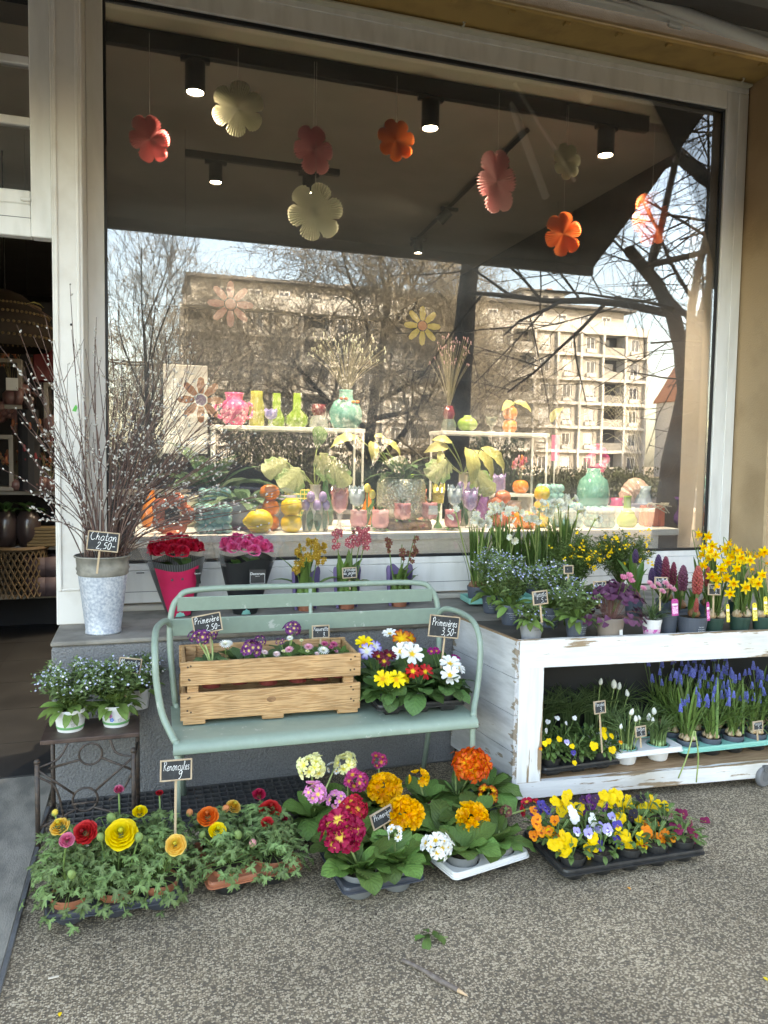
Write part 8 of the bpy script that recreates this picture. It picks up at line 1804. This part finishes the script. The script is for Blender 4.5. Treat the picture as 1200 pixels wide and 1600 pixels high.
t = vase('large teal jar vase with small bow ornaments and dry sprays', on((1.333,5.170,1.767), ZL)); part('body', lathe([(.001, 0), (.08, 0), (.112, .05), (.115, .12), (.085, .185), (.05, .205), (.046, .25), (.05, .265), (.04, .265)], 32), G['teal'], t, smooth=True)
for x, c in ((-.035, 'coral'), (.045, 'orange')): part('bow', join([ball(.016, 8, 5, .7, (x+s*.016, -.08, .20-.02*(x > 0))) for s in (-1, 1)]), G[c], t, smooth=True)
dried(t, .26, 90, .38, .28, [(.48, .50, .36), (.42, .45, .32), (.56, .56, .42)], 2, .0045, .0011)
t = vase('two tier ruby and clear glass vase with pink sprays on the right rack', on((2.099,5.170,1.756), ZR)); part('body', lathe([(.001, 0), (.05, 0), (.057, .04), (.04, .085)], 24), G['smoke'], t, smooth=True); part('upper', lathe([(.036, .086), (.046, .12), (.03, .18), (.026, .18)], 24), G['ruby'], t, smooth=True); dried(t, .18, 50, .50, .17, [(.42, .24, .25), (.5, .3, .3)], 4, .004, .0011)
t = vase('round apple green pot on the right rack', on((2.244,5.170,1.755), ZR)); part('body', ball(.075, 26, 14, .72, (0, 0, .054)), G['green'], t, smooth=True); part('neck', lathe([(.03, .10), (.028, .115), (.022, .115)], 16), G['green'], t, smooth=True)
t = vase('violet blue goblet on the right rack', on((2.428,5.150,1.759), ZR), 'goblet', 'goblet'); tulip_cup(t, .085, .11, G['smoke'], stem=.4)
t = vase('two stacked orange fruits on the right rack', on((2.573,5.150,1.763), ZR)); stack(t, 2, .11, .195, G['orange'])
for p, td, s in (((2.587,5.150,1.993), (-.6, -.5, -.2), .15), ((2.602,5.150,1.993), (.8, -.5, -.4), .16)): leaf_to(t, PLV[0], p, td, (0, -.7, .7), s, (0, 0, .19))
t = thing('hanging_leaf', 'lime green leaf hanging right of the right rack', 'leaf', (2.891,5.100,1.850)); objm('leaf', PLV[2], t, Matrix.Rotation(pi, 4, 'Z') @ Matrix.Rotation(.3, 4, 'X') @ Matrix.Scale(.2, 4)); part('cord', tube([(0, 0, 0), (0, 0, 1.6)], .001, 4), M_BLACK, t)
t = thing('pink_poster', 'narrow pink lettered card behind the lemon tower', 'card', (3.044,5.300,1.666)); part('card', cbox(.07, .002, .20, .0005), mat('pink_card', (.72, .08, .25), .6), t)
part('stand', tube([(0, .01, -.1), (0, .01, CZ-t.location.z)], .006, 6), M_DISP, t)
# white hanging strips at left
t = thing('white_panel', 'white cut out panel hanging behind the willow branches', 'panel', (0.283,5.600,1.884)); part('panel', cbox(.30, .006, .62, .002), M_DISP, t); part('cord', tube([(0, 0, .31), (0, 0, 3.79-t.location.z)], .001, 4), M_BLACK, t)

# ------------------------------------------------------------------ pleated paper flowers on threads
def paper(label, p, R, c, n=6, rx=0., rz=0., roll=0., c2=None):
    R *= .88
    t = thing('paper_flower', label, 'paper flower', p, 0, 'hanging paper flowers')
    N = 120; V = [(0, 0, 0)]; C = [tuple(q*.8 for q in c)]; F = []
    for i, s in ((1, .25), (2, .6), (3, 1.0)):
        for k in range(N):
            a = 2*pi*k/N; u = ((a*n/(2*pi)) % 1)-.5; f = .62+.38*(1-abs(2*u)**2.6)**.5; r = R*s*(f if s == 1 else min(f, .95) if s > .5 else 1)
            V.append((r*cos(a), r*sin(a), (.011*(1 if k % 2 else -1)*(R/.15))*s)); C.append(c)
    F = [(0, 1+k, 1+(k+1) % N) for k in range(N)]+[(1+i*N+k, 1+(i+1)*N+k, 1+(i+1)*N+(k+1) % N, 1+i*N+(k+1) % N) for i in range(2) for k in range(N)]
    M = Euler((pi/2+rx, roll, rz)).to_matrix().to_4x4()
    part('petals', Tm(V, F, C=np.array(C)).x(M), mat('pleated_paper', (1, 1, 1), .8, vcol=True, trans=.5), t)
    part('thread', tube([(0, 0, R*.3), (0, 0, 3.78-p[2])], .0008, 4), M_DISP, t)
    return t
CRM, PNK, ORG, CORL = (.88, .88, .74), (.86, .46, .50), (.86, .28, .09), (.80, .32, .33)
paper('deep pink paper flower at the far left turned half sideways', (0.040,4.400,3.237), .14, CORL, 6, .08, 0.56, .2)
paper('white paper flower under the left front spotlight', (0.504,4.400,3.461), .165, CRM, 6, .08, -0.11, .1)
paper('dusty pink paper flower above the large white one', (0.928,4.400,3.295), .155, PNK, 6, .08, 0.46, .3)
paper('large white paper flower hanging over the reflected sky edge', (0.942,4.400,2.956), .185, CRM, 6, .08, 0.04, .25)
paper('small orange paper flower in the middle of the row', (1.418,4.400,3.417), .135, ORG, 7, .08, 0.11, .2)
paper('large light pink paper flower beside the receding track', (2.071,4.400,3.259), .215, (.88, .56, .58), 6, .08, 0.51, .2)
paper('white paper flower near the right front spotlight', (2.547,4.400,3.441), .125, CRM, 7, .08, 0.19, .2)
paper('bright orange paper flower at the right over the dark triangle', (2.536,4.400,2.992), .155, ORG, 6, .08, 0.08, .1)
paper('pale orange paper flower in the right corner beside the tree reflection', (3.184,4.400,3.155), .20, (.78, .28, .14), 6, .08, 0.26, .2)
def painted(label, p, R, c, cc, n=8):
    t = thing('painted_flower', label, 'window decoration', (p[0], 4.2765, p[2])); t.location.y = 4.30
    for k in range(n):
        a = 2*pi*k/n; part('petal', prism([(-.10*R, .28*R), (-.17*R, .62*R), (-.12*R, .92*R), (0, R), (.12*R, .92*R), (.17*R, .62*R), (.10*R, .28*R)], .0012).x(Matrix.Rotation(a, 4, 'Y')), c, t)
    part('centre', lathe([(.0001, 0), (.24*R, 0)], 16).x(TR((0, -.001, 0), (pi/2, 0, 0))), cc, t)
MS = mat('salmon_sticker', (.80, .36, .27), .6, (.70, .27, .2), 60.); MY_ = mat('yellow_sticker', (.86, .62, .10), .6, (.80, .52, .08), 60.); MO = mat('orange_sticker', (.80, .27, .10), .6, (.72, .2, .07), 60.)
painted('salmon daisy sticker on the glass at the upper left', (0.455,4.300,2.384), .125, MS, MS); painted('yellow daisy sticker with orange centre on the glass', (1.566,4.300,2.341), .115, MY_, MO); painted('orange daisy sticker with violet centre on the glass low at the left', (0.298,4.300,1.861), .125, MO, mat('violet_sticker', (.3, .18, .35), .6))

# big pale paper blossom clusters seen through the right of the glass
t = thing('paper_blossom', 'large coral crepe paper blossom at the right inside the window', 'paper flower', (3.946,5.200,2.313)); r_ = random.Random(6); bm2 = leaf(1., .8, 5, 4, 1.0, -.3, .2, .08, base=.3)
for k in range(26): objm('petal', cached('blos', lambda: mesh(bm2, 'petal', mat('coral_crepe', (.75, .30, .20), .8, trans=.3, rnd=.3))), t, Matrix.Rotation(pi/2, 4, 'X') @ Matrix.Rotation(k*2.4, 4, 'Z') @ Matrix.Rotation(.2+.04*k, 4, 'X') @ Matrix.Scale(.30-.007*k, 4))
part('cord', tube([(0, 0, 0), (0, 0, 3.78-t.location.z)], .001, 4), M_BLACK, t)
t = thing('paper_blossom', 'wide orange crepe paper blossom floating before the reflected apartment block', 'paper flower', (3.894,6.400,2.619))
for k in range(26): objm('petal', _cache['blos'], t, Matrix.Rotation(pi/2, 4, 'X') @ Matrix.Rotation(k*2.4, 4, 'Z') @ Matrix.Rotation(.2+.04*k, 4, 'X') @ Matrix.Scale(.50-.012*k, 4))
part('cord', tube([(0, 0, 0), (0, 0, 3.78-t.location.z)], .001, 4), M_BLACK, t)

# ------------------------------------------------------------------ things inside the doorway
M_SHELFW = mat('pale_shelf', (.30, .27, .24), .6); M_DKPOT = mat('dark_ceramic', (.05, .035, .035), .3, coat=.5); M_PKPOT = mat('dusty_pink_ceramic', (.20, .10, .095), .4, coat=.3)
DY = 7.2
su = thing('wall_shelves', 'dark shelf unit with pale shelf edges inside the doorway', 'shelf', (-1.0, DY, 0))
for py in (929, 853, 767): 
    z = {929: (-0.904,7.000,0.375)[2], 853: (-0.898,7.000,0.787)[2], 767: (-0.892,7.000,1.250)[2]}[py]; part('shelf_board', bx(-1.6, 1.4, -.2, .3, z-.035, z, .003), M_SHELFW, su)
part('back_panel', bx(-1.6, 1.4, .301, .33, 0, 2.9, .002), M_NAVY, su)
z1, z2, z3 = (-0.904,7.000,0.375)[2], (-0.898,7.000,0.787)[2], (-0.892,7.000,1.250)[2]
def cubby(label, xa, xb, za, zb, y=7.1):
    t = thing('cube_frame', label, 'shelf box', ((xa+xb)/2, y, za)); w = xb-xa; h = zb-za; b = .035
    part('frame', join([bx(-w/2, w/2, -.15, .15, 0, b, .003), bx(-w/2, w/2, -.15, .15, h-b, h, .003), bx(-w/2, -w/2+b, -.15, .15, b, h-b, .003), bx(w/2-b, w/2, -.15, .15, b, h-b, .003)]), M_SHELFW, t); return t
def p7(p): return p
qa, qb = (-0.950,7.000,1.922), (-0.944,7.000,2.331); cubby('upper white cube frame on the shop wall by the left edge', qa[0]-.55, qa[0], qa[2], qb[2])
qc, qd = (-0.787,7.000,1.699), (-0.782,7.000,2.150); cubby('small white cube frame beside the pillar inside the shop', qc[0], qc[0]+.42, qc[2], qd[2])
qe, qf = (-1.023,7.000,1.260), (-1.016,7.000,1.710); cubby('lower white cube frame under the poodle figurine', qe[0]-.6, qe[0], z3+.001, qf[2])
def jar(label, p, z, r, h, m, cat='pot', name='ceramic_pot', y=7.0): 
    t = thing(name, label, cat, (p[0], y, z+.001)); part('body', lathe([(.001, 0), (r*.7, 0), (r, h*.35), (r*.95, h*.75), (r*.6, h), (r*.5, h)], 22), m, t, smooth=True); return t
def sprig(t, z0, n, h, r, col, seed): dried(t, z0, n, h, r, col, seed, .014, .002)
t = jar('pink ceramic pot with dried orange flowers in the upper cube frame', (-1.032,7.000,1.951), qa[2]+.035, .075, .12, M_PKPOT); sprig(t, .13, 14, .42, .2, [(.35, .12, .06), (.3, .15, .08)], 3); part('tag', cbox(.09, .003, .1, .001, (.02, -.12, .16)), M_PRINT, t)
t = jar('pink ceramic pot in the small cube frame', (-0.738,7.000,1.727), qc[2]+.035, .07, .15, M_PKPOT)
t = jar('dark glossy jar beside the upper cube frame', (-0.906,7.000,1.966), qa[2], .06, .13, M_DKPOT); part('stand', lathe([(.09, 0), (.09, -(qa[2]-z3))], 12), M_NAVY, t)
# poodle figurine
t = thing('dog_figurine', 'pink glazed curly dog figurine standing on the lower cube frame', 'figurine', ((-1.069,7.000,1.719)[0], 7.05, qf[2]+.001)); r_ = random.Random(2)
def curls(c, r, n): 
    for _ in range(n):
        d = Vector((r_.gauss(0, 1), r_.gauss(0, 1), r_.gauss(0, 1))).normalized(); yield ball(r*.36, 8, 5, 1, tuple(Vector(c)+d*r*.75))
part('body', join([ball(.10, 14, 9, .8).x(TR((-.05, 0, .22), (0, 0, 0), (1.5, .8, 1)))]+list(curls((-.05, 0, .22), .11, 24))+[tube([(x, y, .0), (x, y, .18)], .03, 8) for x in (-.14, .06) for y in (-.04, .04)]+[ball(.08, 12, 8, 1, (.10, 0, .36))]+list(curls((.09, 0, .37), .08, 14))+[ball(.045, 10, 6, .8).x(TR((.175, 0, .34), (0, 0, 0), (1.3, .8, .8)))]+[tube(arc([(.09, s*.08, .38), (.10, s*.11, .32), (.09, s*.10, .25)], 3), [.02]+[.035]*4+[.03]*2, 8) for s in (-1, 1)]+[ball(.045, 10, 6, 1, (-.22, 0, .32)), tube([(-.17, 0, .25), (-.22, 0, .32)], .015, 6)]), M_PKPOT, t, smooth=True)
for k, (px, lb, r, h) in enumerate((((-1.009,7.000,1.260), 'small pink pot with a white tag on the middle shelf',   .06, .10), ((-0.901,7.000,1.260), 'pink elephant shaped pot on the middle shelf', .085, .14), ((-0.813,7.000,1.260), 'small pink pot at the pillar end of the middle shelf', .055, .12), ((-0.744,7.000,1.261), 'pink pot half hidden by the pillar on the middle shelf', .055, .10))):
    t = jar(lb, px, z3, r, h, M_PKPOT); sprig(t, h, 12, .45 if k in (1, 3) else .25, .18, [(.30, .10, .05), (.22, .03, .04), (.35, .16, .08)], 20+k)
for k, (px, lb) in enumerate((((-1.093,7.000,0.791), 'dark pot with leafy plant at the left of the lower shelf'), ((-0.923,7.000,0.788), 'dark pot with leafy plant in the middle of the lower shelf'))):
    t = jar(lb, px, z2, .10, .30, M_DKPOT); 
    for q in range(14): objm('leaf', GL_[q % 3], t, Matrix.Translation((0, 0, .28)) @ Matrix.Rotation(q*2.4, 4, 'Z') @ Matrix.Scale(.17, 4))
t = thing('wicker_box', 'small pale wicker box on the lower shelf', 'box', ((-0.809,7.000,0.796)[0], 7.0, z2+.001))
for k in range(6): part('weave', cbox(.24, .16, .024, .004, (0, 0, .014+k*.027)), mat('wicker', (.17, .12, .06), .8), t)
t = thing('cane_basket', 'woven cane basket standing on the lowest shelf', 'basket', ((-0.983,7.000,0.383)[0], 7.0, z1+.001)); ts = []
for k in range(26):
    a = k*2*pi/26
    for s in (-1, 1): ts.append(tube([(.2*cos(a+s*q*.25), .2*sin(a+s*q*.25), q*.1) for q in range(5)], .007, 4))
part('weave', ts, mat('cane', (.13, .085, .045), .7), t); part('rim', lathe([(.20, .38), (.22, .40), (.20, .42), (.19, .40), (.20, .38)], 24), MATS['cane'], t)
for k, (px, lb) in enumerate((((-0.833,7.000,0.476), 'stack of mauve pots on the lowest shelf'), ((-0.743,7.000,0.473), 'second stack of mauve pots by the pillar on the lowest shelf'))):
    for q in range(2):
        t = thing('mauve_pot', ('lower' if q == 0 else 'upper')+(' mauve cylinder pot beside the cane basket' if k == 0 else ' mauve cylinder pot against the pillar'), 'pot', (px[0], 7.0, z1+.001+q*.165)); part('body', lathe([(.001, 0), (.125, 0), (.128, .16), (.118, .16), (.116, .05)], 24), mat('mauve_ceramic', (.09, .062, .07), .6), t, smooth=True)
# hanging woven lamp
t = thing('woven_lamp', 'large dark woven dome lamp hanging inside the doorway', 'pendant lamp', ((-0.981,6.400,2.551)[0], 6.4, (-0.985,6.400,2.338)[2]))
part('shade', lathe([(.30, 0), (.345, .06), (.33, .18), (.25, .30), (.12, .40), (.05, .43)], 40), mat('dark_wicker_lamp', (.035, .022, .014), .7), t, smooth=True)
_ws = mesh(join([ball(.011, 6, 4, 1.0, (rr*cos(a), rr*sin(a), zz)) for rr, zz in ((.348, .07), (.338, .16), (.30, .24), (.24, .31)) for a in np.linspace(0, 2*pi, 60, endpoint=False)]), 'bead_ring', mat('bead_gold', (.22, .15, .07), .4)); obj('bead_ring', _ws, t)
part('cord', tube([(0, 0, .42), (0, 0, 3.78-t.location.z)], .006, 6), M_BLACK, t)
t = thing('red_box', 'dark red box on the wall above the small cube frame', 'box', ((-0.761,7.000,2.194)[0]+.05, 7.1, (-0.762,7.000,2.157)[2]+.001)); part('body', cbox(.32, .2, .27, .01, (0, 0, .137)), mat('dark_red', (.12, .008, .012), .5), t)
t = thing('hanging_vine', 'trailing plant with one pale leaf hanging by the woven lamp', 'houseplant', (-0.779,6.000,2.609)); objm('leaf', PLV[0], t, Matrix.Rotation(-1.2, 4, 'Z') @ Matrix.Scale(.12, 4)); part('stem', tube(arc([(0, 0, 0), (.15, 0, -.08), (.35, .0, -.25)], 4), .004, 5), M_WTWIG, t); part('cord', tube([(0, 0, 0), (0, 0, 3.78-t.location.z)], .001, 4), M_BLACK, t)
